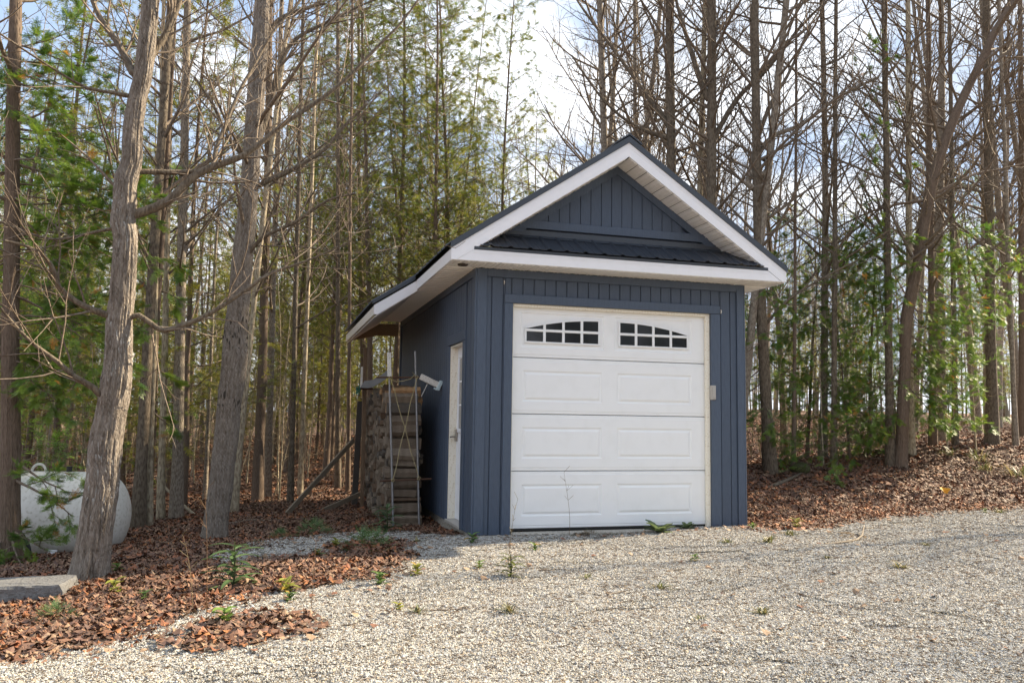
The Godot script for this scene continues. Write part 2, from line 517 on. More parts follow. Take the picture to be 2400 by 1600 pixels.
func garage() -> void:
	var g := thing("garage", "small blue-grey garage with a white overhead door, gable roof and woodshed overhang", "garage")
	# foundation slab
	var m := MB.new()
	m.span(Vector3(0.03, -0.6, -L + 0.03), Vector3(W - 0.03, -0.052, -0.03), 0.01)
	obj("foundation", m, M.concrete, g)
	m = MB.new()
	m.span(Vector3(0.42, -0.3, -0.029), Vector3(2.81, -0.022, 0.10), 0.012)
	obj("door_apron", m, M.concrete, g)
	# front wall: backing pieces round the opening, then boards
	var fw := holder("front_wall", g)
	m = MB.new()
	m.span(Vector3(0.02, -0.05, -0.12), Vector3(0.40, 2.80, -0.018), 0.0)
	m.span(Vector3(2.83, -0.05, -0.12), Vector3(W - 0.02, 2.80, -0.018), 0.0)
	m.span(Vector3(0.401, 2.45, -0.12), Vector3(2.829, 2.80, -0.018), 0.0)
	obj("sheathing", m, M.siding, fw)
	for e in [[0.113, 0.165], [0.173, 0.297], [0.303, 0.318], [2.944, 2.951], [2.958, 3.079], [3.087, 3.163]]:
		board(fw, Vector3(e[0], -0.05, -0.02), Vector3(e[1], 2.715, 0.0), M.siding)
	for k in 21:
		var a := 0.395 + 0.128 * (k - 1) + 0.004
		board(fw, Vector3(maxf(a, 0.322), 2.534, -0.02), Vector3(minf(a + 0.120, 2.940), 2.716, 0.0), M.siding)
	board(fw, Vector3(0.0, -0.055, -0.02), Vector3(0.112, 2.80, 0.021), M.trim, "corner_board")
	board(fw, Vector3(3.166, -0.055, -0.02), Vector3(W, 2.80, 0.021), M.trim, "corner_board")
	board(fw, Vector3(0.1125, 2.715, -0.02), Vector3(3.1655, 2.80, 0.019), M.trim, "frieze_board")
	board(fw, Vector3(0.312, -0.055, -0.11), Vector3(0.408, 2.437, 0.022), M.trim, "door_casing")
	board(fw, Vector3(2.822, -0.055, -0.11), Vector3(2.942, 2.437, 0.022), M.trim, "door_casing")
	board(fw, Vector3(0.312, 2.439, -0.11), Vector3(2.942, 2.535, 0.024), M.trim, "door_casing")
	m = MB.new()
	m.span(Vector3(0.345, 2.545, 0.0), Vector3(0.352, 2.547, 0.03))
	# side wall on the left with the walk door opening z -0.56..-1.29
	var sw := holder("side_wall", g)
	m = MB.new()
	m.span(Vector3(0.02, -0.05, -0.555), Vector3(0.12, 2.80, -0.125), 0.0)
	m.span(Vector3(0.02, -0.05, -L + 0.02), Vector3(0.12, 2.80, -1.295), 0.0)
	m.span(Vector3(0.02, 2.06, -1.294), Vector3(0.12, 2.80, -0.556), 0.0)
	obj("sheathing", m, M.siding, sw)
	var z := -0.116
	while z > -L + 0.12:
		var z1 := maxf(z - 0.120, -L + 0.115)
		if z1 > -0.43 or z < -1.43:
			board(sw, Vector3(0.0, -0.055, z1), Vector3(0.02, 2.715, z), M.siding)
		elif z1 < -0.43 and z > -0.43:
			board(sw, Vector3(0.0, -0.055, -0.432), Vector3(0.02, 2.715, z), M.siding)
		else:
			board(sw, Vector3(0.0, 2.172, z1), Vector3(0.02, 2.715, z), M.siding)
			if z1 < -1.42:
				board(sw, Vector3(0.0, -0.055, z1), Vector3(0.02, 2.17, minf(z, -1.418)), M.siding)
		z -= 0.128
	board(sw, Vector3(-0.021, -0.055, -0.112), Vector3(-0.001, 2.80, 0.0205), M.trim, "corner_board")
	board(sw, Vector3(-0.021, -0.055, -L), Vector3(0.02, 2.80, -L + 0.11), M.trim, "corner_board")
	board(sw, Vector3(-0.019, 2.716, -L + 0.112), Vector3(0.02, 2.80, -0.113), M.trim, "frieze_board")
	board(sw, Vector3(-0.020, -0.05, -1.415), Vector3(0.1, 2.055, -1.292), M.trim, "door_casing")
	board(sw, Vector3(-0.020, -0.05, -0.558), Vector3(0.1, 2.055, -0.435), M.trim, "door_casing")
	board(sw, Vector3(-0.022, 2.057, -1.415), Vector3(0.1, 2.17, -0.435), M.trim, "door_casing")
	# the walls one sees little of
	var ow := holder("side_wall", g)
	m = MB.new()
	m.span(Vector3(W - 0.12, -0.05, -L + 0.02), Vector3(W - 0.02, 2.80, -0.125), 0.0)
	obj("sheathing", m, M.siding, ow)
	z = -0.116
	while z > -L + 0.12:
		board(ow, Vector3(W - 0.02, -0.055, maxf(z - 0.120, -L + 0.115)), Vector3(W, 2.79, z), M.siding)
		z -= 0.128
	board(ow, Vector3(W + 0.001, -0.055, -0.09), Vector3(W + 0.02, 2.80, 0.0205), M.trim, "corner_board")
	board(ow, Vector3(W - 0.02, -0.055, -L), Vector3(W + 0.02, 2.80, -L + 0.11), M.trim, "corner_board")
	var rw := holder("rear_wall", g)
	m = MB.new()
	m.prism(PackedVector2Array([Vector2(0.03, -0.05), Vector2(W - 0.03, -0.05), Vector2(W - 0.03, 2.9), Vector2(XR, 4.0), Vector2(0.03, 2.9)]), Vector3(0, 0, -L + 0.001), Vector3.RIGHT, Vector3.UP, Vector3(0, 0, 0.1))
	obj("sheathing", m, M.siding, rw)
	# gable above the pent roof
	var gw := holder("gable_wall", g)
	m = MB.new()
	m.prism(PackedVector2Array([Vector2(0.05, 2.86), Vector2(W - 0.05, 2.86), Vector2(XR, 4.08)]), Vector3(0, 0, -0.1), Vector3.RIGHT, Vector3.UP, Vector3(0, 0, 0.078))
	obj("sheathing", m, M.siding, gw)
	for k in 14:
		var a := 0.682 + 0.1268 * k + 0.004
		var b := a + 0.1188
		var mb := MB.new()
		var top := func(x: float) -> float: return 4.02 - SL * absf(x - XR)
		var poly := PackedVector2Array([Vector2(a, 3.33), Vector2(b, 3.33), Vector2(b, top.call(b))])
		if a < XR and b > XR:
			poly.push_back(Vector2(XR, top.call(XR)))
		poly.push_back(Vector2(a, top.call(a)))
		mb.prism(poly, Vector3(0, 0, -0.02), Vector3.RIGHT, Vector3.UP, Vector3(0, 0, 0.02))
		obj("board", mb, M.siding, gw)
	for s: float in [-1.0, 1.0]:
		var mb := MB.new()
		mb.prism(PackedVector2Array([Vector2(0.0, 3.994), Vector2(s * 1.13, 3.994 - SL * 1.13), Vector2(s * 1.25, 3.994 - SL * 1.13), Vector2(s * 1.25, 4.088 - SL * 1.25), Vector2(0, 4.088)]), Vector3(XR, 0, -0.02), Vector3.RIGHT, Vector3.UP, Vector3(0, 0, 0.04))
		obj("rake_board", mb, M.trim, gw)
	board(gw, Vector3(0.46, 3.278, -0.02), Vector3(2.80, 3.372, 0.024), M.trim, "band_board")
	# pent roof between the gable and the front fascia
	var pr := holder("pent_roof", g)
	var za := OV + 0.03
	for k in 4:
		var x0 := -0.055 + 0.8425 * k
		var sheetm := MB.new()
		ribbed(sheetm, Vector3(x0, 2.972, za), Vector3.RIGHT, 0.84, Vector3(0, 3.195 - 2.972, -za), 0.216, 0.016)
		obj("roof_panel", sheetm, M.roof, pr)
	board(pr, Vector3(-0.12, 2.931, OV - 0.03), Vector3(3.38, 2.964, OV + 0.004), M.flash, "drip_edge")
	board(pr, Vector3(0.30, 3.196, 0.0), Vector3(2.96, 3.262, 0.016), M.flash, "wall_flashing")
	m = MB.new()
	m.box(Vector3(XR, 3.185, 0.035), Vector3(2.66, 0.006, 0.075), 0.001, Basis(Vector3.RIGHT, 0.55))
	obj("wall_flashing", m, M.flash, pr)
	# fascia
	var fa := holder("fascia", g)
	for s: float in [-1.0, 1.0]:
		var mb := MB.new()
		mb.prism(PackedVector2Array([Vector2(0, 4.100), Vector2(s * 1.934, 2.810), Vector2(s * 1.991, 2.810), Vector2(s * 1.991, 2.929), Vector2(0, 4.257)]), Vector3(XR, 0, OV - 0.02), Vector3.RIGHT, Vector3.UP, Vector3(0, 0, 0.02))
		obj("rake_fascia", mb, M.white, fa)
		for off in [0.028, 0.05]:
			var lip := MB.new()
			lip.prism(PackedVector2Array([Vector2(0, 4.257 - off), Vector2(s * 1.985, 4.257 - off - SL * 1.985), Vector2(s * 1.985, 4.257 - off + 0.006 - SL * 1.985), Vector2(0, 4.257 - off + 0.006)]), Vector3(XR, 0, OV - 0.001), Vector3.RIGHT, Vector3.UP, Vector3(0, 0, 0.004))
			obj("fascia_rib", lip, M.white, fa)
		mb = MB.new()
		mb.prism(PackedVector2Array([Vector2(0, 4.258), Vector2(s * 2.0, 4.258 - SL * 2.0), Vector2(s * 2.0, 4.330 - SL * 2.0), Vector2(0, 4.330)]), Vector3(XR, 0, OV - 0.03), Vector3.RIGHT, Vector3.UP, Vector3(0, 0, 0.042))
		obj("rake_trim", mb, M.flash, fa)
	m = MB.new()
	m.prism(PackedVector2Array([Vector2(-0.30, 2.8105), Vector2(W + 0.30, 2.8105), Vector2(W + 0.125, 2.928), Vector2(-0.125, 2.928)]), Vector3(0, 0, OV - 0.022), Vector3.RIGHT, Vector3.UP, Vector3(0, 0, 0.0195))
	obj("front_fascia", m, M.white, fa)
	for y in [2.893, 2.912]:
		m = MB.new()
		m.span(Vector3(-0.13, y, OV - 0.004), Vector3(W + 0.13, y + 0.005, OV + 0.0005), 0.001)
		obj("fascia_rib", m, M.white, fa)
	# eave fascia, left: main eave to z -1.75, then the lower eave of the woodshed overhang
	m = MB.new()
	m.span(Vector3(-EV - 0.001, 2.800, -1.75), Vector3(-EV + 0.02, 2.925, OV - 0.0205))
	obj("eave_fascia", m, M.white, fa)
	m = MB.new()
	m.span(Vector3(W + EV - 0.02, 2.80, -L - OV), Vector3(W + EV, 2.925, OV - 0.0205))
	obj("eave_fascia", m, M.white, fa)
	m = MB.new()
	m.prism(PackedVector2Array([Vector2(-EV + 0.015, 2.79), Vector2(-EV + 0.015, 2.925), Vector2(-0.893, 2.574), Vector2(-0.893, 2.458), Vector2(-0.85, 2.458)]), Vector3(0, 0, -1.772), Vector3.RIGHT, Vector3.UP, Vector3(0, 0, 0.0215))
	obj("rake_fascia", m, M.white, fa)
	m = MB.new()
	m.span(Vector3(-0.894, 2.456, -L - OV), Vector3(-0.872, 2.57, -1.774))
	obj("eave_fascia", m, M.paint_old, fa)
	m = MB.new()
	m.prism(PackedVector2Array([Vector2(-EV, 2.58), Vector2(-EV, 2.925), Vector2(-0.87, 2.574), Vector2(-0.87, 2.458)]), Vector3(0, 0, -L - OV), Vector3.RIGHT, Vector3.UP, Vector3(0, 0, 0.04))
	m.span(Vector3(-EV, 2.58, -L - OV), Vector3(0.0, 2.795, -L - OV + 0.035))
	obj("rake_fascia", m, M.ply, fa)
	# soffits
	var so := holder("soffit", g)
	var strip := MB.new()
	soffit_strip(strip, 0.130, 0.33)
	var sm := strip.mesh()
	for k in 30:
		var o := obj("soffit_panel", sm, M.soffit, so)
		o.position = Vector3(-EV + 0.02 + 0.1305 * k, 2.806, OV - 0.022)
	for k in 42:
		var o := obj("soffit_panel", sm, M.soffit, so)
		o.transform = Transform3D(Basis(Vector3.UP, PI / 2), Vector3(-EV + 0.022 + 0.328, 2.806, -0.0 - 0.1305 * k))
		o = obj("soffit_panel", sm, M.soffit, so)
		o.transform = Transform3D(Basis(Vector3.UP, PI / 2), Vector3(W + EV - 0.022, 2.806, -0.0 - 0.1305 * k))
	var rk := atan(SL)
	for s: float in [-1.0, 1.0]:
		for k in 17:
			var d := 0.006 + 0.1305 * k
			var o := obj("soffit_panel", sm, M.soffit, so)
			var b := Basis(Vector3.BACK, -s * rk)
			o.transform = Transform3D(b, Vector3(XR, 4.095, OV - 0.022) + b * Vector3(d if s > 0 else -d - 0.1305, 0, 0))
	m = MB.new()
	for k in 6:
		var b := Basis(Vector3.BACK, rk)
		var q := MB.new()
		q.box(Vector3(-0.627, 2.60, -1.776 - 0.665 * (k + 0.5)), Vector3(0.60, 0.012, 0.655), 0.003, b)
		obj("soffit_panel", q, M.soffit, so)
	# roof sheets and ridge
	var rf := holder("roof", g)
	for k in 7:
		var z0 := OV + 0.01 - 0.88 * k
		var wide := 0.88 if k < 6 else L + 2.0 * OV + 0.02 - 0.88 * 6
		var q := MB.new()
		ribbed(q, Vector3(W + EV + 0.03, 4.337 - SL * (W + EV + 0.03 - XR) - 0.02, z0), Vector3(0, 0, -1), wide, Vector3(-(W + EV + 0.03 - XR), SL * (W + EV + 0.03 - XR), 0), 0.22, 0.018)
		obj("roof_panel", q, M.roof, rf)
	var z0 := OV + 0.01
	for e in [[-EV - 0.03, 0.71], [-EV - 0.03, 0.70], [-EV - 0.03, 0.685], [-0.93, 0.81], [-0.93, 0.81], [-0.93, 0.81], [-0.93, 0.81], [-0.93, 0.79]]:
		var q := MB.new()
		ribbed(q, Vector3(e[0], 4.337 - SL * (XR - e[0]) - 0.02, z0 - e[1]), Vector3(0, 0, 1), e[1], Vector3(XR - e[0], SL * (XR - e[0]), 0), 0.22, 0.018)
		obj("roof_panel", q, M.roof, rf)
		z0 -= e[1]
	m = MB.new()
	m.prism(PackedVector2Array([Vector2(-EV - 0.02, 2.926), Vector2(-EV - 0.02, 4.322 - SL * (XR + EV + 0.02)), Vector2(-0.915, 4.322 - SL * (XR + 0.915)), Vector2(-0.915, 2.585)]), Vector3(0, 0, -1.78), Vector3.RIGHT, Vector3.UP, Vector3(0, 0, 0.045))
	obj("rake_trim", m, M.flash, rf)
	for s: float in [-1.0, 1.0]:
		m = MB.new()
		m.prism(PackedVector2Array([Vector2(0, 4.345), Vector2(s * 0.15, 4.345 - SL * 0.15), Vector2(s * 0.15, 4.362 - SL * 0.15), Vector2(0, 4.365)]), Vector3(XR, 0, -L - OV), Vector3.RIGHT, Vector3.UP, Vector3(0, 0, L + 2.0 * OV + 0.02))
		obj("ridge_cap", m, M.flash, rf)
		m = MB.new()
		m.box(Vector3(XR + s * 0.105, 4.347 - SL * 0.105, OV - 0.02), Vector3(0.08, 0.022, 0.05), 0.004, Basis(Vector3.BACK, -s * rk))
		obj("closure_strip", m, M.black, rf)
	# soffit light, off
	m = MB.new()
	var ring := PackedVector3Array([Vector3(-0.19, 2.806, 0.13), Vector3(-0.19, 2.790, 0.13)])
	m.tube(ring, PackedFloat32Array([0.058, 0.05]), 20, true)
	obj("soffit_light", m, M.dark_post, g)
	overhead_door(g)
	walk_door(g)
	m = MB.new()
	m.span(Vector3(2.812, 1.435, -0.02), Vector3(2.866, 1.60, 0.045), 0.006)
	var kp := obj("keypad", m, M.grey_box, g)
	m = MB.new()
	m.span(Vector3(2.822, 1.455, 0.0455), Vector3(2.857, 1.575, 0.052), 0.003)
	obj("cover", m, M.grey_box, kp)
	# small bits caught on the wall
	for p in [Vector3(2.945, 2.49, 0.03), Vector3(0.30, 2.68, 0.02)]:
		m = MB.new()
		m.tube(PackedVector3Array([p, p + Vector3(0.004, -0.02, 0.006), p + Vector3(0.0, -0.045, 0.002)]), PackedFloat32Array([0.004, 0.007, 0.003]), 6, true)
		obj("hook", m, M.paint_old, g)

# corrugated sheet: at o, along u for wide, slope vector d; a rib every pitch
func ribbed(mb: MB, o: Vector3, u: Vector3, wide: float, d: Vector3, pitch: float, high: float) -> void:
	var up := u.cross(d).normalized()
	if up.y < 0.0: up = -up
	var prof := [Vector2(0, 0)]
	var x := pitch * 0.5
	while x < wide - 0.03:
		prof.append_array([Vector2(x - 0.03, 0), Vector2(x - 0.012, high), Vector2(x + 0.012, high), Vector2(x + 0.03, 0)])
		if x + pitch * 0.5 < wide - 0.02:
			prof.append_array([Vector2(x + pitch * 0.5 - 0.015, 0), Vector2(x + pitch * 0.5, high * 0.3), Vector2(x + pitch * 0.5 + 0.015, 0)])
		x += pitch
	prof.append(Vector2(wide, 0))
	for i in prof.size() - 1:
		var a: Vector3 = o + u * prof[i].x + up * prof[i].y
		var b: Vector3 = o + u * prof[i + 1].x + up * prof[i + 1].y
		if (b - a).length() < 1e-4: continue
		mb.quad_out(a, b, b + d, a + d, (a + d * 0.5) - up)
		var lo := -up * 0.004
		mb.quad_out(a + lo, b + lo, b + d + lo, a + d + lo, (a + d * 0.5) + up)
		mb.quad_out(a, b, b + lo, a + lo, a + d)

func soffit_strip(mb: MB, wide: float, long: float) -> void:
	# runs from z = 0 to -long, x = 0..wide, seen from below
	mb.span(Vector3(0.0035, 0.0, -long), Vector3(wide - 0.0035, 0.010, 0.0), 0.003)
	mb.span(Vector3(wide * 0.30, -0.007, -long), Vector3(wide * 0.30 + 0.010, 0.0, 0.0), 0.002)
	mb.span(Vector3(wide * 0.63, -0.007, -long), Vector3(wide * 0.63 + 0.010, 0.0, 0.0), 0.002)

# a rectangular ring between two rectangles [x0, y0, x1, y1] at depths za, zb, facing +z
func rim(mb: MB, a: Array, za: float, b: Array, zb: float) -> void:
	var A := [Vector3(a[0], a[1], za), Vector3(a[2], a[1], za), Vector3(a[2], a[3], za), Vector3(a[0], a[3], za)]
	var B := [Vector3(b[0], b[1], zb), Vector3(b[2], b[1], zb), Vector3(b[2], b[3], zb), Vector3(b[0], b[3], zb)]
	for i in 4:
		var j := (i + 1) % 4
		mb.quad(A[i], A[j], B[j], B[i])

func inset(a: Array, k: float) -> Array:
	return [a[0] + k, a[1] + k, a[2] - k, a[3] - k]

func face(mb: MB, a: Array, z: float) -> void:
	mb.quad(Vector3(a[0], a[1], z), Vector3(a[2], a[1], z), Vector3(a[2], a[3], z), Vector3(a[0], a[3], z))

func overhead_door(g: Node3D) -> void:
	var od := holder("overhead_door", g)
	var zf := -0.06
	var x0 := 0.385
	var x1 := 2.80
	for k in 4:
		var y0 := 0.618 * k + 0.003
		var y1 := 0.618 * (k + 1) - 0.003 if k < 3 else 2.452
		var holes := [[0.550, y0 + 0.134, 1.486, y0 + 0.472], [1.669, y0 + 0.134, 2.606, y0 + 0.472]]
		if k == 3:
			holes = [[0.522, 1.968, 1.507, 2.351], [1.636, 1.968, 2.614, 2.351]]
		if k == 0:
			y0 = 0.004
		var s := MB.new()
		var h0: Array = holes[0]
		var h1: Array = holes[1]
		var ya := y0 + 0.036
		var yb := y1 - 0.036
		face(s, [x0, ya, x1, h0[1]], zf)
		face(s, [x0, h0[3], x1, yb], zf)
		face(s, [x0, h0[1], h0[0], h0[3]], zf)
		face(s, [h0[2], h0[1], h1[0], h0[3]], zf)
		face(s, [h1[2], h0[1], x1, h0[3]], zf)
		# stepped edges of the section and its thickness
		for e in [[y0, ya, 1.0], [yb, y1, -1.0]]:
			var lo: float = e[0]
			var hi: float = e[1]
			if e[2] > 0:
				face(s, [x0, lo + 0.006, x1, hi - 0.004], zf - 0.004)
				s.quad(Vector3(x0, hi - 0.004, zf - 0.004), Vector3(x1, hi - 0.004, zf - 0.004), Vector3(x1, hi, zf), Vector3(x0, hi, zf))
				s.quad(Vector3(x0, lo, zf - 0.014), Vector3(x1, lo, zf - 0.014), Vector3(x1, lo + 0.006, zf - 0.004), Vector3(x0, lo + 0.006, zf - 0.004))
			else:
				face(s, [x0, lo + 0.004, x1, hi - 0.006], zf - 0.004)
				s.quad(Vector3(x0, lo, zf), Vector3(x1, lo, zf), Vector3(x1, lo + 0.004, zf - 0.004), Vector3(x0, lo + 0.004, zf - 0.004))
				s.quad(Vector3(x0, hi - 0.006, zf - 0.004), Vector3(x1, hi - 0.006, zf - 0.004), Vector3(x1, hi, zf - 0.014), Vector3(x0, hi, zf - 0.014))
		s.span(Vector3(x0, y0, zf - 0.05), Vector3(x1, y1, zf - 0.0141), 0.0)
		obj("door_section", s, M.door, od)
		for hole in holes:
			var p := MB.new()
			rim(p, hole, zf, inset(hole, 0.008), zf - 0.007)
			rim(p, inset(hole, 0.008), zf - 0.007, inset(hole, 0.022), zf - 0.009)
			if k < 3:
				rim(p, inset(hole, 0.022), zf - 0.009, inset(hole, 0.036), zf - 0.0025)
				rim(p, inset(hole, 0.036), zf - 0.0025, inset(hole, 0.044), zf + 0.001)
				face(p, inset(hole, 0.044), zf + 0.001)
			else:
				face(p, inset(hole, 0.022), zf - 0.009)
			obj("raised_panel", p, M.door, od)
		if k == 3:
			arched_window(od, 0.567, 1.458, false, zf)
			arched_window(od, 1.682, 2.566, true, zf)
	var seal := MB.new()
	seal.span(Vector3(0.41, -0.020, zf - 0.05), Vector3(2.82, 0.004, zf - 0.008), 0.004)
	obj("bottom_seal", seal, M.black, od)
	seal = MB.new()
	seal.span(Vector3(2.768, -0.02, zf + 0.006), Vector3(2.8215, 2.44, zf + 0.045), 0.004)
	obj("door_stop", seal, M.jamb, od)
	seal = MB.new()
	seal.span(Vector3(0.4085, -0.02, zf + 0.006), Vector3(0.424, 2.44, zf + 0.045), 0.004)
	obj("door_stop", seal, M.jamb, od)
	seal = MB.new()
	seal.span(Vector3(0.4245, 2.405, zf + 0.006), Vector3(2.7675, 2.4385, zf + 0.05), 0.004)
	obj("door_stop", seal, M.jamb, od)

func arched_window(od: Node3D, x0: float, x1: float, mirrored: bool, zf: float) -> void:
	var y0 := 2.014
	var wide := x1 - x0
	var X := func(u: float) -> float: return (x1 - u * wide) if mirrored else (x0 + u * wide)
	var edge := 0.0225
	var cols := [[0.0225, 0.239], [0.273, 0.4895], [0.5235, 0.735], [0.770, 0.975]]
	var arch := func(u: float) -> float: return 2.175 + 0.113 * (1.0 - pow(1.0 - clampf((u - 0.02) / 0.955, 0.0, 1.0), 2.0))
	var f := MB.new()
	var zb := zf - 0.004
	var zt := 0.013
	var bar := func(ua: float, ub: float, ya: float, yb: float) -> void:
		f.span(Vector3(minf(X.call(ua), X.call(ub)), ya, zb), Vector3(maxf(X.call(ua), X.call(ub)), yb, zb + zt), 0.003)
	bar.call(0.0, 1.0, y0, y0 + 0.020)
	bar.call(0.0, 1.0, 2.144, 2.173)
	bar.call(0.0, 0.0225, y0 + 0.0205, 2.1435)
	bar.call(0.975, 1.0, y0 + 0.0205, 2.1435)
	bar.call(0.975, 1.0, 2.1735, 2.30)
	for c in [[0.239, 0.273], [0.4895, 0.5235], [0.735, 0.770]]:
		bar.call(c[0], c[1], y0 + 0.0205, 2.1435)
		bar.call(c[0], c[1], 2.1735, arch.call((c[0] + c[1]) * 0.5) + 0.004)
	for i in 24:
		var ua := i / 24.0
		var ub := (i + 1) / 24.0
		var a0 := Vector3(X.call(ua), arch.call(ua), zb + zt)
		var a1 := Vector3(X.call(ub), arch.call(ub), zb + zt)
		var b0 := a0 + Vector3(0, 0.016, 0)
		var b1 := a1 + Vector3(0, 0.016, 0)
		var mid := (a0 + b1) * 0.5 - Vector3(0, 0, 0.5)
		f.quad_out(a0, a1, b1, b0, mid)
		var dz := Vector3(0, 0, -zt)
		f.quad_out(a0, a1, a1 + dz, a0 + dz, (a0 + b1) * 0.5)
		f.quad_out(b0, b1, b1 + dz, b0 + dz, (a0 + b1) * 0.5)
	var fr := obj("window_frame", f, M.door, od)
	for c in cols:
		var p := MB.new()
		p.span(Vector3(minf(X.call(c[0]), X.call(c[1])) - 0.004, y0 + 0.018, zb - 0.002), Vector3(maxf(X.call(c[0]), X.call(c[1])) + 0.004, 2.147, zb + 0.004), 0.001)
		obj("pane", p, M.glass, od)
		p = MB.new()
		var poly := PackedVector2Array([Vector2(X.call(c[0]), 2.171), Vector2(X.call(c[1]), 2.171)])
		for i in 7:
			var u: float = lerpf(c[1], c[0], i / 6.0)
			poly.push_back(Vector2(X.call(u), maxf(arch.call(u), 2.172) + 0.002))
		if mirrored:
			poly.reverse()
		p.prism(poly, Vector3(0, 0, zb - 0.002), Vector3.RIGHT, Vector3.UP, Vector3(0, 0, 0.006))
		obj("pane", p, M.glass, od)

func walk_door(g: Node3D) -> void:
	var wd := holder("walk_door", g)
	var z0 := -1.29
	var z1 := -0.56
	var xf := 0.087
	var m := MB.new()
	m.span(Vector3(0.0, -0.02, z0 - 0.0), Vector3(0.125, 2.05, z0 + 0.018), 0.002)
	m.span(Vector3(0.0, -0.02, z1 - 0.018), Vector3(0.125, 2.05, z1), 0.002)
	m.span(Vector3(0.001, 2.032, z0 + 0.0185), Vector3(0.125, 2.05, z1 - 0.0185), 0.002)
	obj("door_frame", m, M.jamb, wd)
	m = MB.new()
	m.span(Vector3(-0.03, -0.055, z0 - 0.02), Vector3(0.12, -0.021, z1 + 0.02), 0.005)
	obj("threshold", m, M.grey_box, wd)
	m = MB.new()
	var za := z0 + 0.02
	var zb := z1 - 0.02
	m.span(Vector3(xf, -0.015, za), Vector3(xf + 0.04, 2.03, zb), 0.003)
	obj("door_leaf", m, M.white, wd)
	# glazed upper light with a frame, three rows of two panes with a drawn blind
	var wy := [1.045, 1.335, 1.615, 1.90]
	m = MB.new()
	m.span(Vector3(xf - 0.014, 1.01, za + 0.10), Vector3(xf + 0.001, 1.044, zb - 0.10))
	m.span(Vector3(xf - 0.014, 1.90, za + 0.10), Vector3(xf + 0.001, 1.94, zb - 0.10))
	m.span(Vector3(xf - 0.0135, 1.0445, za + 0.10), Vector3(xf + 0.001, 1.8995, za + 0.135))
	m.span(Vector3(xf - 0.0135, 1.0445, zb - 0.135), Vector3(xf + 0.001, 1.8995, zb - 0.10))
	for y in [1.335, 1.615]:
		m.span(Vector3(xf - 0.009, y - 0.009, za + 0.1355), Vector3(xf + 0.001, y + 0.009, zb - 0.1355))
	m.span(Vector3(xf - 0.0085, 1.0445, (za + zb) * 0.5 - 0.009), Vector3(xf + 0.001, 1.8995, (za + zb) * 0.5 + 0.009))
	obj("window_frame", m, M.white, wd)
	for k in 3:
		for s in 2:
			m = MB.new()
			var a := za + 0.137 if s == 0 else (za + zb) * 0.5 + 0.01
			var b := (za + zb) * 0.5 - 0.01 if s == 0 else zb - 0.137
			m.span(Vector3(xf - 0.004, wy[k] + 0.01, a), Vector3(xf - 0.0005, wy[k + 1] - 0.01, b), 0.001)
			obj("pane", m, M.blind, wd)
	for e in [[0.14, 0.36], [0.42, 0.93]]:
		for s in 2:
			m = MB.new()
			var a := za + 0.11 if s == 0 else (za + zb) * 0.5 + 0.03
			var b := (za + zb) * 0.5 - 0.03 if s == 0 else zb - 0.11
			m.span(Vector3(xf - 0.009, e[0], a), Vector3(xf + 0.001, e[1], b), 0.008)
			m.span(Vector3(xf - 0.004, e[0] - 0.02, a - 0.02), Vector3(xf + 0.0005, e[1] + 0.02, b + 0.02), 0.004)
			obj("raised_panel", m, M.white, wd)
	m = MB.new()
	m.span(Vector3(xf - 0.028, 0.90, za + 0.028), Vector3(xf, 1.045, za + 0.095), 0.006)
	var lk := obj("lock_plate", m, M.nickel, wd)
	m = MB.new()
	m.tube(PackedVector3Array([Vector3(xf - 0.02, 0.955, za + 0.06), Vector3(xf - 0.07, 0.955, za + 0.06), Vector3(xf - 0.085, 0.955, za + 0.075), Vector3(xf - 0.085, 0.953, za + 0.16)]), PackedFloat32Array([0.012, 0.011, 0.011, 0.009]), 10, true)
	obj("handle", m, M.nickel, lk)

# ---------------------------------------------------------------- woodpile
func split_log(sd: int, long: float, thick: float) -> MB:
	# a split log along x: wedge or round cross-section with torn edges
	var r := RandomNumberGenerator.new()
	r.seed = sd
	# three to six flat split faces, some with a rounded bark side
	var sides := r.randi_range(4, 6)
	var ring := PackedVector2Array()
	var roll := r.randf() * TAU
	for k in sides:
		var a := TAU * (k + r.randf_range(-0.28, 0.28)) / sides + roll
		ring.push_back(Vector2(cos(a), sin(a)) * r.randf_range(0.50, 0.66))
	var mb := MB.new()
	var cuts := 4
	var rows := []
	for i in cuts + 1:
		var x := (i / float(cuts) - 0.5) * long
		var row := []
		for k in sides:
			var j := 1.0 + 0.055 * r.randf_range(-1, 1)
			var ex := x + (r.randf_range(-0.014, 0.014) if i == 0 or i == cuts else 0.0)
			row.append(Vector3(ex, ring[k].y * thick * j, ring[k].x * thick * j))
		rows.append(row)
	for i in cuts:
		for k in sides:
			var q := (k + 1) % sides
			mb.quad_out(rows[i][k], rows[i + 1][k], rows[i + 1][q], rows[i][q], Vector3((i + 0.5) / cuts * long - long * 0.5, 0, 0))
	for e in [0, cuts]:
		var mid := Vector3((e / float(cuts) - 0.5) * long, 0, 0)
		for k in sides:
			mb.tri_out(rows[e][k], rows[e][(k + 1) % sides], mid, Vector3.ZERO)
	return mb

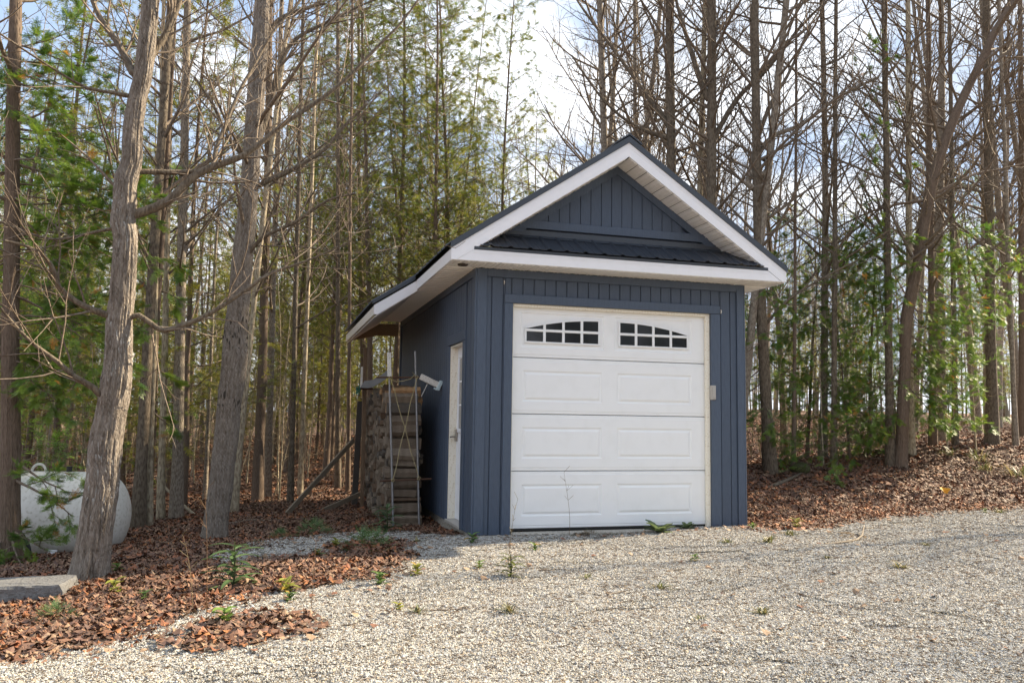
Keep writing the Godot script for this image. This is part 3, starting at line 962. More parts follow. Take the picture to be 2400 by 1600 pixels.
func woodpile() -> void:
	var r := RandomNumberGenerator.new()
	r.seed = 77
	var mats := [M.wood_a, M.wood_b, M.wood_c, M.wood_a, M.wood_b, M.wood_bark]
	var protos := []
	for k in 30:
		protos.append(split_log(300 + k, 0.37 + 0.03 * (k % 3), 1.0).mesh())
	var n := 0
	var ordinal := ["first", "second", "third", "fourth", "fifth", "sixth", "seventh", "eighth", "ninth", "tenth", "eleventh", "twelfth", "thirteenth", "fourteenth", "fifteenth", "sixteenth", "seventeenth", "eighteenth", "nineteenth", "twentieth", "twenty-first", "twenty-second", "twenty-third", "twenty-fourth"]
	var looks := ["topmost", "second", "third", "fourth", "fifth", "sixth", "seventh", "eighth", "ninth", "tenth", "eleventh", "twelfth", "thirteenth", "fourteenth", "fifteenth", "lowest"]
	for col in 20:
		var z := -1.96 - 0.132 * col
		var y := hh(-0.4, z) - 0.01
		var top := 1.50 + 0.05 * sin(col * 1.7) - (0.10 if col > 12 else 0.0)
		var pieces := []
		while y < top:
			var th := r.randf_range(0.062, 0.165)
			if y + th > top + 0.09:
				break
			pieces.append([y + th * 0.5, th])
			y += th * 0.99
		for k in pieces.size():
			var o := MeshInstance3D.new()
			o.name = "firewood_log"
			var pick := r.randi() % protos.size()
			o.mesh = protos[pick]
			var front := col == 0
			var mt: Material = mats[r.randi() % mats.size()]
			if k >= pieces.size() - 2 and col in [1, 2, 5]:
				mt = M.wood_fresh
			o.material_override = mt
			add_child(o, true)
			var th: float = pieces[k][1]
			var dx := r.randf_range(-0.045, 0.035)
			o.transform = Transform3D((Basis(Vector3.BACK, r.randf_range(-0.035, 0.035)) * Basis(Vector3.UP, r.randf_range(-0.05, 0.05)) * Basis(Vector3.RIGHT, r.randf_range(-0.25, 0.25))) * Basis.from_scale(Vector3(1, th, r.randf_range(0.11, 0.16))), Vector3(-0.42 + dx - 0.02 * (pieces[k][0] / 1.5), pieces[k][0], z + r.randf_range(-0.03, 0.02)))
			if r.randf() < 0.5:
				o.rotate_object_local(Vector3.UP, PI)
			var from_top := pieces.size() - 1 - k
			if front:
				var word: String = looks[mini(from_top, 14)] if k > 0 else "lowest"
				tag(o, "%s split log in the front column of the woodpile, between the steel pipes" % word, "firewood", "split logs stacked beside the garage")
			else:
				tag(o, "split log, %s from the top in the %s column back from the steel pipes" % [ordinal[from_top], ordinal[col - 1]], "firewood", "split logs stacked beside the garage")
			n += 1
	# the rack that holds the pile
	var t := thing("pipe_upright", "grey steel pipe upright with a white cap at the pile's front left", "pipe", Vector3(-0.56, hh(-0.56, -1.84), -1.84))
	var m := MB.new()
	m.tube(PackedVector3Array([Vector3(0, -0.05, 0), Vector3(-0.05, 0.9, 0.0), Vector3(-0.118, 2.12, 0)]), PackedFloat32Array([0.013, 0.013, 0.013]), 12, true)
	obj("pipe", m, M.steel, t)
	m = MB.new()
	m.box(Vector3(-0.112, 2.06, 0.0), Vector3(0.045, 0.28, 0.045), 0.004, Basis(Vector3.BACK, 0.05))
	m.box(Vector3(-0.106, 1.945, 0.0), Vector3(0.05, 0.10, 0.05), 0.004, Basis(Vector3.BACK, 0.05))
	obj("cap", m, M.paint_old, t)
	m = MB.new()
	m.tube(PackedVector3Array([Vector3(-0.235, hh(-0.235, -1.84) - 0.05, -1.84), Vector3(-0.29, 0.9, -1.84), Vector3(-0.345, 2.02, -1.84)]), PackedFloat32Array([0.013, 0.013, 0.013]), 12, true)
	tag(obj("pipe_upright", m, M.steel), "bare grey steel pipe upright at the pile's front, nearer the wall", "pipe")
	m = MB.new()
	m.rod(Vector3(-0.83, 1.672, -1.822), Vector3(-0.20, 1.690, -1.822), 0.0105, 8)
	tag(obj("crossbar", m, M.rust), "rusty bar tied across the pipe uprights above the woodpile", "bar")
	m = MB.new()
	m.rod(Vector3(-0.75, 0.388, -1.822), Vector3(-0.10, 0.412, -1.822), 0.0105, 8)
	tag(obj("crossbar", m, M.rust), "rusty bar tied across the pipe uprights low on the woodpile", "bar")
	# twine
	var ends := [[Vector3(-0.655, 1.67, -1.80), Vector3(-0.265, 0.42, -1.80)], [Vector3(-0.325, 1.69, -1.797), Vector3(-0.59, 0.40, -1.797)]]
	for k in 2:
		m = MB.new()
		var a: Vector3 = ends[k][0]
		var b: Vector3 = ends[k][1]
		var p := PackedVector3Array()
		var rr := PackedFloat32Array()
		for i in 9:
			p.push_back(a.lerp(b, i / 8.0) + Vector3(0.006 * sin(i * 1.9 + k), 0, 0.006 * sin(i * 0.8)))
			rr.push_back(0.0045)
		m.tube(p, rr, 6)
		for q in [a, b]:
			for i in 6:
				var ang := TAU * i / 6.0
				m.rod(q + Vector3(0.018 * cos(ang), 0.02 * sin(ang), -0.02), q + Vector3(0.02 * cos(ang + 1.0), 0.02 * sin(ang + 1.0), 0.01), 0.0045, 5)
		tag(obj("twine", m, M.twine), ["yellow twine falling from upper left to lower right across the woodpile front", "yellow twine falling from upper right to lower left across the woodpile front"][k], "twine", "crossed twine on the woodpile")
	m = MB.new()
	m.tube(PackedVector3Array([Vector3(-0.65, 1.65, -1.80), Vector3(-0.58, 1.622, -1.80), Vector3(-0.48, 1.64, -1.80), Vector3(-0.40, 1.665, -1.81), Vector3(-0.35, 1.72, -1.80), Vector3(-0.385, 1.75, -1.80)]), PackedFloat32Array([0.0045, 0.0045, 0.0045, 0.0045, 0.0045, 0.003]), 6)
	tag(obj("twine", m, M.twine), "slack yellow twine hanging under the upper rusty bar", "twine")
	# painted block with a pale blue bracket hung on the right end of the bar
	t = thing("painted_block", "peeling white wooden block with a pale blue bracket on the bar's end", "block", Vector3(-0.19, 1.645, -1.80))
	var tilt := Basis(Vector3.BACK, -0.42)
	m = MB.new()
	m.box(Vector3(0.03, 0, 0), Vector3(0.26, 0.075, 0.05), 0.004, tilt)
	obj("block", m, M.paint_old, t)
	m = MB.new()
	m.box(tilt * Vector3(0.14, 0.0, 0.005) + Vector3(0.03, 0, 0), Vector3(0.045, 0.13, 0.07), 0.005, tilt)
	m.box(tilt * Vector3(0.115, -0.062, 0.005) + Vector3(0.03, 0, 0), Vector3(0.05, 0.02, 0.06), 0.003, tilt)
	obj("bracket", m, M.bluebit, t)
	m = MB.new()
	m.rod(Vector3(0.0, -0.04, 0.03), Vector3(-0.075, -0.20, 0.03), 0.004, 6)
	obj("pin", m, M.paint_old, t)
	# rear posts, bar, sheet
	m = MB.new()
	post(m, Vector3(-0.71, -0.25, -4.15), Vector3(-0.73, 2.23, -4.15), 0.058)
	tag(obj("wooden_post", m, M.board_old), "brown square wooden post standing at the far end of the woodpile", "post")
	m = MB.new()
	post(m, Vector3(-0.79, -0.25, -4.5), Vector3(-0.75, 1.42, -4.50), 0.085)
	tag(obj("wooden_post", m, M.dark_post), "dark leaning post behind the brown post at the woodpile's far end", "post")
	m = MB.new()
	m.rod(Vector3(-0.86, 1.60, -4.06), Vector3(-0.30, 1.60, -4.06), 0.014, 8)
	tag(obj("crossbar", m, M.rust), "dark bar across the posts at the far end of the woodpile", "bar")
	m = MB.new()
	for i in 12:
		var a := i / 12.0
		var b := (i + 1) / 12.0
		var P := func(u: float, s: float) -> Vector3:
			return Vector3(lerpf(-0.67, -0.77, u) + s * 0.03, lerpf(1.74, 1.67, u) - 0.05 * sin(PI * u) + s * lerpf(0.075, 0.05, u), lerpf(-1.93, -4.05, u))
		m.quad(P.call(a, -1.0), P.call(b, -1.0), P.call(b, 1.0), P.call(a, 1.0))
		var dn := Vector3(0.002, -0.004, 0)
		m.quad(P.call(a, 1.0) + dn, P.call(b, 1.0) + dn, P.call(b, -1.0) + dn, P.call(a, -1.0) + dn)
	tag(obj("metal_sheet", m, M.sheet), "sagging grey metal strip lying along the top of the woodpile", "metal sheet")
	m = MB.new()
	post(m, Vector3(-0.76, 1.62, -4.22), Vector3(-0.76, 1.94, -4.22), 0.045)
	tag(obj("cap_block", m, M.paint_old), "short white block beside the brown post at the woodpile's far end", "block")
	m = MB.new()
	for i in 7:
		var a := i * 0.9
		m.rod(Vector3(-0.83 + 0.03 * cos(a), 1.58 + 0.012 * i, -4.04 + 0.03 * sin(a)), Vector3(-0.83 + 0.03 * cos(a + 1.6), 1.50 + 0.012 * i, -4.04 + 0.03 * sin(a + 1.6)), 0.008, 5)
	tag(obj("cord_knot", m, M.teal), "teal cord knotted round the far bar of the woodpile", "cord")
	# braces
	m = MB.new()
	plank(m, on(-1.83, -3.42, 0.02), Vector3(-0.84, 0.82, -4.40), 0.075, 0.03)
	tag(obj("brace_plank", m, M.board_grey), "steep grey plank propped from the leaves against the woodpile posts", "plank")
	m = MB.new()
	plank(m, on(-1.38, -3.62, 0.02), Vector3(-0.76, 0.02, -4.10), 0.07, 0.03)
	tag(obj("brace_plank", m, M.board_grey), "low grey plank sloping from the leaves to the woodpile posts", "plank")

func post(mb: MB, a: Vector3, b: Vector3, w: float) -> void:
	var y := (b - a).normalized()
	var x := Vector3.RIGHT - y * y.x
	x = x.normalized()
	mb.box((a + b) * 0.5, Vector3(w, (b - a).length(), w), 0.004, Basis(x, y, x.cross(y)))

func plank(mb: MB, a: Vector3, b: Vector3, w: float, th: float) -> void:
	var x := (b - a).normalized()
	var z := x.cross(Vector3.UP).normalized()
	mb.box((a + b) * 0.5, Vector3((b - a).length(), w, th), 0.004, Basis(x, z.cross(x), z))

# ---------------------------------------------------------------- tank
func tank() -> void:
	var mid := Vector3(-4.75, 0.07, -1.54)
	var ax := Vector3(0.972, 0.0, 0.235).normalized()
	var R := 0.475
	var t := thing("gas_tank", "weathered white propane tank lying behind the trees", "tank", mid)
	var p := PackedVector3Array()
	var r := PackedFloat32Array()
	for i in 13:
		var a := PI * 0.5 * i / 12.0
		p.push_back(ax * (-1.05 - 0.30 * cos(a)))
		r.push_back(maxf(R * sin(a), 0.004))
	for i in 8:
		p.push_back(ax * lerpf(-0.9, 0.8, i / 7.0))
		r.push_back(R)
	for i in 13:
		var a := PI * 0.5 * i / 12.0
		p.push_back(ax * (0.95 + 0.30 * sin(a)))
		r.push_back(maxf(R * cos(a), 0.004))
	var m := MB.new()
	m.tube(p, r, 40)
	# shape the normals of the rounded ends
	for i in m.v.size():
		var along := m.v[i].dot(ax)
		var rad := m.v[i] - ax * along
		if along > 0.95:
			m.n[i] = (rad / (R * R) + ax * (along - 0.95) / 0.09).normalized()
		elif along < -1.05:
			m.n[i] = (rad / (R * R) + ax * (along + 1.05) / 0.09).normalized()
	obj("shell", m, M.tank, t)
	for s in [-0.75, 0.30]:
		m = MB.new()
		var q := PackedVector3Array()
		var rr := PackedFloat32Array()
		for i in 11:
			var a := PI * i / 10.0
			q.push_back(ax * (s + 0.075 * cos(a)) + Vector3(0, R - 0.01 + 0.085 * sin(a), 0))
			rr.push_back(0.014)
		m.tube(q, rr, 8)
		obj("lifting_lug", m, M.tank, t)
	m = MB.new()
	m.tube(PackedVector3Array([ax * 0.62 + Vector3(0, R - 0.02, 0), ax * 0.62 + Vector3(0, R + 0.055, 0)]), PackedFloat32Array([0.03, 0.03]), 12, true)
	obj("valve", m, M.black, t)
	for s in [-0.6, 0.42]:
		m = MB.new()
		m.box(ax * s + Vector3(0, -R - 0.02, 0.0), Vector3(0.10, 0.16, 0.5), 0.01)
		obj("foot", m, M.concrete, t)
	m = MB.new()
	m.box(Vector3(-4.17, -0.30, -0.94), Vector3(0.085, 0.17, 0.035), 0.004, Basis(Vector3.BACK, -0.12) * Basis(Vector3.RIGHT, -0.2))
	tag(obj("white_tile", m, M.white), "small white slab standing under the propane tank", "slab")
	m = MB.new()
	m.tube(PackedVector3Array([Vector3(-4.58, 0.06, -0.97), Vector3(-4.43, -0.06, -0.89), Vector3(-4.37, -0.17, -0.88), Vector3(-4.35, -0.27, -0.89), Vector3(-4.34, -0.36, -0.89)]), PackedFloat32Array([0.022, 0.022, 0.022, 0.022, 0.022]), 10, true)
	tag(obj("hose", m, M.black), "black hose curving down from the propane tank to the ground", "hose")

# ---------------------------------------------------------------- trees
func smooth_path(pts: Array, step: float) -> Array:
	# pts: [Vector3, radius] -> [points, radii] along a Catmull-Rom curve
	var p := PackedVector3Array()
	var r := PackedFloat32Array()
	for i in pts.size() - 1:
		var a: Vector3 = pts[maxi(i - 1, 0)][0]
		var b: Vector3 = pts[i][0]
		var d: Vector3 = pts[i + 1][0]
		var e: Vector3 = pts[mini(i + 2, pts.size() - 1)][0]
		var m := maxi(1, int(ceil((d - b).length() / step)))
		for k in m:
			var u := k / float(m)
			p.push_back(b.cubic_interpolate(d, a, e, u))
			r.push_back(lerpf(pts[i][1], pts[i + 1][1], u))
	p.push_back(pts[-1][0])
	r.push_back(pts[-1][1])
	return [p, r]

func perp(d: Vector3, ang: float) -> Vector3:
	var s := d.cross(Vector3.UP)
	if s.length() < 0.05: s = Vector3.RIGHT
	s = s.normalized()
	return s.rotated(d.normalized(), ang)

# one branch with its twigs; ends: where foliage may sit
func branch(mb: MB, p: Vector3, d: Vector3, long: float, r: float, lev: int, g: RandomNumberGenerator, wob: float, up: float, dens: float, ends: Array) -> void:
	var segs := clampi(int(long / 0.22) + 2, 2, 8)
	var pts := PackedVector3Array([p])
	var rad := PackedFloat32Array([r])
	var dirs := [d]
	for i in segs:
		d = (d + Vector3(g.randf_range(-1, 1), g.randf_range(-1, 1), g.randf_range(-1, 1)) * wob + Vector3(0, up, 0)).normalized()
		p += d * (long / segs)
		pts.push_back(p)
		rad.push_back(maxf(lerpf(r, r * 0.28, (i + 1.0) / segs), 0.0022))
		dirs.append(d)
	mb.tube(pts, rad, 7 if r > 0.04 else (5 if r > 0.015 else 3))
	if lev <= 0:
		ends.append([p, d, long])
		return
	var kids := maxi(1, int(long * dens + g.randf()))
	var turn := g.randf() * TAU
	for k in kids:
		var u := lerpf(0.22, 0.98, (k + g.randf()) / kids)
		var i := mini(int(u * segs), segs - 1)
		var q := pts[i].lerp(pts[i + 1], u * segs - i)
		turn += 2.4 + g.randf_range(-0.5, 0.5)
		var dd: Vector3 = (dirs[i + 1] as Vector3).rotated(perp(dirs[i + 1], turn), g.randf_range(0.5, 1.0))
		branch(mb, q, dd, long * g.randf_range(0.30, 0.55) * (1.15 - 0.5 * u), maxf(r * lerpf(0.55, 0.32, u), 0.0028), lev - 1, g, wob, up, dens * 1.35, ends)
	ends.append([p, d, long])

# a flat cedar frond of small scale-like leaflets, at p along d
func frond(mb: MB, p: Vector3, d: Vector3, flat_n: Vector3, size: float, g: RandomNumberGenerator, pairs: int) -> void:
	var s := d.cross(flat_n).normalized()
	var nn := s.cross(d).normalized()
	for k in pairs:
		var u := (k + 0.3) / pairs
		var q := p + d * size * u - nn * size * 0.18 * u * u
		for e: float in [-1.0, 1.0]:
			var l := size * (0.52 - 0.36 * u) * g.randf_range(0.7, 1.15)
			var dir := (d * g.randf_range(0.55, 0.95) + s * e - nn * g.randf_range(0.0, 0.35)).normalized()
			var w := l * 0.115
			var sd := dir.cross(nn).normalized() * w
			var mid := q + dir * l * 0.55
			mb.quad(q, mid + sd, q + dir * l, mid - sd)
	var w2 := size * 0.035
	mb.quad(p - s * w2, p + s * w2, p + d * size - nn * size * 0.18 + s * w2 * 0.4, p + d * size - nn * size * 0.18 - s * w2 * 0.4)

func frond_multimesh(kind: int) -> ArrayMesh:
	var g := RandomNumberGenerator.new()
	g.seed = 900 + kind
	var mb := MB.new()
	# a spray: a stem with side fronds
	for k in 5:
		var u := k / 5.0
		var a := (-1.0 if k % 2 else 1.0) * g.randf_range(0.5, 0.9)
		if k == 4: a = 0.0
		var d := Vector3(0, 0, -1).rotated(Vector3.UP, a)
		var b := g.randf_range(0.75, 1.15)
		mb.col = Color(0.150 * b, 0.250 * b, 0.044 * b)
		frond(mb, Vector3(0, -0.08 * u * u, -0.62 * u), (d + Vector3(0, g.randf_range(-0.35, 0.05), 0)).normalized(), Vector3.UP, 0.42 * g.randf_range(0.8, 1.2), g, 8)
	return mb.mesh()

func lobed(cols: Array, g: RandomNumberGenerator) -> Color:
	var a: Color = cols[g.randi() % cols.size()]
	return a * g.randf_range(0.7, 1.25)

# kinds: 0 bare maple, 1 slim bare pole with dead side twigs, 2 thin cedar with sparse sprays tinted a sunlit yellow, 3 green cedar, 4 brushy sapling
func make_tree(kind: int, sd: int, H: float, r0: float) -> Dictionary:
	var g := RandomNumberGenerator.new()
	g.seed = sd
	var trunk := MB.new()
	var tw := MB.new()
	var lf := MB.new()
	var pts := []
	var p := Vector3(0, -0.15, 0)
	var lean := Vector3(g.randf_range(-0.05, 0.05), 1, g.randf_range(-0.05, 0.05))
	if kind == 4: lean = Vector3(g.randf_range(-0.25, 0.25), 1, g.randf_range(-0.25, 0.25))
	var steps := 9
	for i in steps + 1:
		var u := i / float(steps)
		var rr := r0 * (1.0 - 0.86 * pow(u, 0.9)) * (1.28 if i == 0 else 1.0)
		pts.append([p, maxf(rr, 0.008)])
		lean = (lean + Vector3(g.randf_range(-1, 1), 0, g.randf_range(-1, 1)) * 0.035).normalized()
		p += lean * H / steps
	var path := smooth_path(pts, 0.5)
	trunk.tube(path[0], path[1], 10 if r0 > 0.05 else 6, false, noise(sd, 1.0, 3), 0.10, 2.0, 1.6)
	var P: PackedVector3Array = path[0]
	var Rr: PackedFloat32Array = path[1]
	var limbs: int = [22, 46, 70, 74, 20, 120][kind]
	var turn := g.randf() * TAU
	for k in limbs:
		var u := lerpf([0.26, 0.10, 0.12, 0.06, 0.12, 0.22][kind], 0.985, (k + g.randf()) / limbs)
		var i := mini(int(u * (P.size() - 1)), P.size() - 2)
		var q := P[i].lerp(P[i + 1], u * (P.size() - 1) - i)
		var rt := Rr[i]
		turn += 2.399 + g.randf_range(-0.4, 0.4)
		var ends := []
		var out := Vector3(cos(turn), 0, sin(turn))
		match kind:
			0:
				var long := H * g.randf_range(0.16, 0.30) * (1.1 - 0.75 * u)
				branch(tw, q, (out + Vector3(0, g.randf_range(0.45, 1.1), 0)).normalized(), long, minf(rt * 0.5, 0.012 + long * 0.012), 3 if long > 1.2 else 2, g, 0.13, 0.07, 2.6, ends)
			1:
				var long := g.randf_range(0.35, 1.15) * (1.15 - 0.6 * u)
				branch(tw, q, (out + Vector3(0, g.randf_range(-0.15, 0.55), 0)).normalized(), long, minf(rt * 0.4, 0.009), 2 if u > 0.4 else 1, g, 0.2, 0.05, 4.0, ends)
			4:
				var long := g.randf_range(0.3, 0.9) * (1.15 - 0.6 * u)
				branch(tw, q, (out + Vector3(0, g.randf_range(0.2, 0.9), 0)).normalized(), long, minf(rt * 0.5, 0.007), 2, g, 0.2, 0.06, 5.0, ends)
			5:
				var long := g.randf_range(1.1, 2.1) * (1.12 - 0.75 * u)
				branch(tw, q, (out + Vector3(0, g.randf_range(0.25, 0.9), 0)).normalized(), long, minf(rt * 0.4, 0.012), 2, g, 0.12, 0.03, 3.0, ends)
			_:
				var long := g.randf_range(0.7, 1.35) * (1.15 - 0.75 * u) * (1.0 + 0.03 * H)
				branch(tw, q, (out + Vector3(0, g.randf_range(-0.25, 0.35), 0)).normalized(), long, minf(rt * 0.45, 0.011), 2, g, 0.16, 0.05, 3.2, ends)
		if kind == 2 or kind == 3 or kind == 5:
			for e in ends:
				var m: int = [0, 0, 8, 6, 0, 9][kind]
				if kind == 2 and g.randf() < 0.15: continue
				if kind == 3 and u < 0.25 and g.randf() < 0.55: continue
				for w in m:
					var b := g.randf_range(0.7, 1.3)
					if kind == 2:
						lf.col = Color(0.29, 0.275, 0.035) * b if g.randf() < 0.65 else Color(0.17, 0.215, 0.04) * b  # yellow share puts the backlit sun glow into the leaf colour
					elif kind == 5:
						lf.col = Color(0.23, 0.225, 0.035) * b if g.randf() < 0.5 else Color(0.13, 0.19, 0.035) * b
					else:
						lf.col = Color(0.14, 0.235, 0.040) * b
					var d: Vector3 = ((e[1] as Vector3) + Vector3(g.randf_range(-0.8, 0.8), g.randf_range(-0.7, 0.2), g.randf_range(-0.8, 0.8))).normalized()
					var nn := (Vector3.UP + Vector3(g.randf_range(-0.5, 0.5), 0, g.randf_range(-0.5, 0.5))).normalized()
					frond(lf, (e[0] as Vector3) - (e[1] as Vector3) * g.randf() * 0.7 * float(e[2]), d, nn, g.randf_range(0.12, 0.24) if kind == 3 else (g.randf_range(0.06, 0.125) if kind == 5 else g.randf_range(0.085, 0.165)), g, 3)
	return {"trunk": trunk.mesh(), "twigs": tw.mesh(), "leaves": lf.mesh() if lf.t.size() else null}

func plant_tree(t: Dictionary, called: String, at: Vector3, turn: float, size: float, bark: Material, twig: Material, label: String, group: String) -> Node3D:
	var o := thing(called, label, "tree", at, group)
	o.transform = Transform3D(Basis(Vector3.UP, turn).scaled(Vector3.ONE * size), at)
	obj("trunk", t.trunk, bark, o)
	obj("branches", t.twigs, twig, o)
	if t.leaves:
		var c := obj("foliage", t.leaves, M.leaf, o)
		c.set_meta("kind", "stuff")
	return o

# a tree whose trunk and main limbs follow measured points [x, y, z, radius]
func hero(called: String, label: String, sd: int, bark: Material, twig: Material, trunk: Array, limbs: Array, rough: float, extra: int, group := "") -> Node3D:
	var g := RandomNumberGenerator.new()
	g.seed = sd
	var base := Vector3(trunk[0][0], trunk[0][1], trunk[0][2])
	var o := thing(called, label, "tree", base, group)
	var pts := []
	for e in trunk:
		pts.append([Vector3(e[0], e[1], e[2]) - base, e[3]])
	pts[0][1] *= 1.12
	pts.push_front([pts[0][0] - Vector3(0, 0.2, 0), pts[0][1] * 1.2])
	# carry the trunk on above what the picture shows
	var last: Vector3 = pts[-1][0]
	var d: Vector3 = (last - (pts[-2][0] as Vector3)).normalized()
	var r: float = pts[-1][1]
	var rise := maxf(2.0, 11.0 - last.y)
	for k in 3:
		d = (d + Vector3(0, 0.25, 0)).normalized()
		last += d * rise / 3.0
		pts.append([last, r * (1.0 - 0.3 * (k + 1))])
	var fine := rough > 0.1
	var path := smooth_path(pts, 0.035 if fine else 0.2)
	var m := MB.new()
	m.tube(path[0], path[1], 72 if fine else 14, false, noise(sd, 1.0, 4, FastNoiseLite.TYPE_SIMPLEX, FastNoiseLite.FRACTAL_RIDGED if fine else FastNoiseLite.FRACTAL_FBM), rough, 0.9 if fine else 1.6, 6.0 if fine else 1.6)
	obj("trunk", m, bark, o)
	if sd == 13:
		for e in [[1.36, 1.68, 0.34], [2.0, 2.55, 0.42]]:
			growth(o, "moss", M.moss_dark, path, e[0], e[1], 80 + int(e[0] * 10.0), e[2], "dark moss and old bark scar")
	if sd == 12:
		for e in [[0.25, 1.25, 0.42], [1.5, 2.3, 0.4], [2.6, 3.3, 0.35]]:
			growth(o, "lichen", M.lichen, path, e[0], e[1], 91 + int(e[0] * 10.0), e[2], "pale lichen streak")
	var tw := MB.new()
	var ends := []
	for l in limbs:
		var lp := []
		for e in l:
			lp.append([Vector3(e[0], e[1], e[2]) - base, e[3]])
		var q := smooth_path(lp, 0.12)
		var b := MB.new()
		b.tube(q[0], q[1], 10, false, noise(sd + 3, 2.0, 3), 0.12, 2.0, 1.6)
		obj("limb", b, M.bark_dark if sd < 14 else bark, o)
		var P: PackedVector3Array = q[0]
		var R: PackedFloat32Array = q[1]
		var turn := g.randf() * TAU
		var i := 3
		while i < P.size() - 1:
			turn += 2.4 + g.randf_range(-0.6, 0.6)
			var dir := (P[i + 1] - P[i]).normalized()
			var dd := dir.rotated(perp(dir, turn), g.randf_range(0.5, 1.0))
			branch(tw, P[i], dd, g.randf_range(0.35, 1.2), minf(R[i] * 0.45, 0.012), 2, g, 0.16, 0.05, 3.0, ends)
			i += 1 + (1 if P.size() > 30 and g.randf() < 0.5 else 0)
	var T: PackedVector3Array = path[0]
	var TR: PackedFloat32Array = path[1]
	for k in extra:
		var u := lerpf(0.30, 0.98, (k + g.randf()) / extra)
		var i := mini(int(u * (T.size() - 1)), T.size() - 2)
		var a := g.randf() * TAU
		var long := g.randf_range(0.6, 2.2)
		branch(tw, T[i], Vector3(cos(a), g.randf_range(0.3, 1.2), sin(a)).normalized(), long, minf(TR[i] * 0.45, 0.010 + 0.009 * long), 3 if long > 1.2 else 2, g, 0.14, 0.06, 2.6, ends)
	if tw.t.size():
		obj("branches", tw, twig, o)
	return o

# irregular growth standing proud of a trunk between two heights
func growth(o: Node3D, called: String, mat: Material, path: Array, from: float, to: float, sd: int, amount: float, label: String) -> void:
	var P: PackedVector3Array = path[0]
	var R: PackedFloat32Array = path[1]
	var p := PackedVector3Array()
	var r := PackedFloat32Array()
	for i in P.size():
		if P[i].y >= from and P[i].y <= to:
			var e := minf((P[i].y - from), (to - P[i].y)) / (0.4 * (to - from))
			p.push_back(P[i])
			r.push_back(R[i] * (0.86 + 0.10 * minf(e, 1.0)))
	var m := MB.new()
	m.tube(p, r, 72, false, noise(sd, 1.0, 6), amount, 11.0, 6.0)
	var q := obj(called, m, mat, o)
	q.set_meta("label", label)

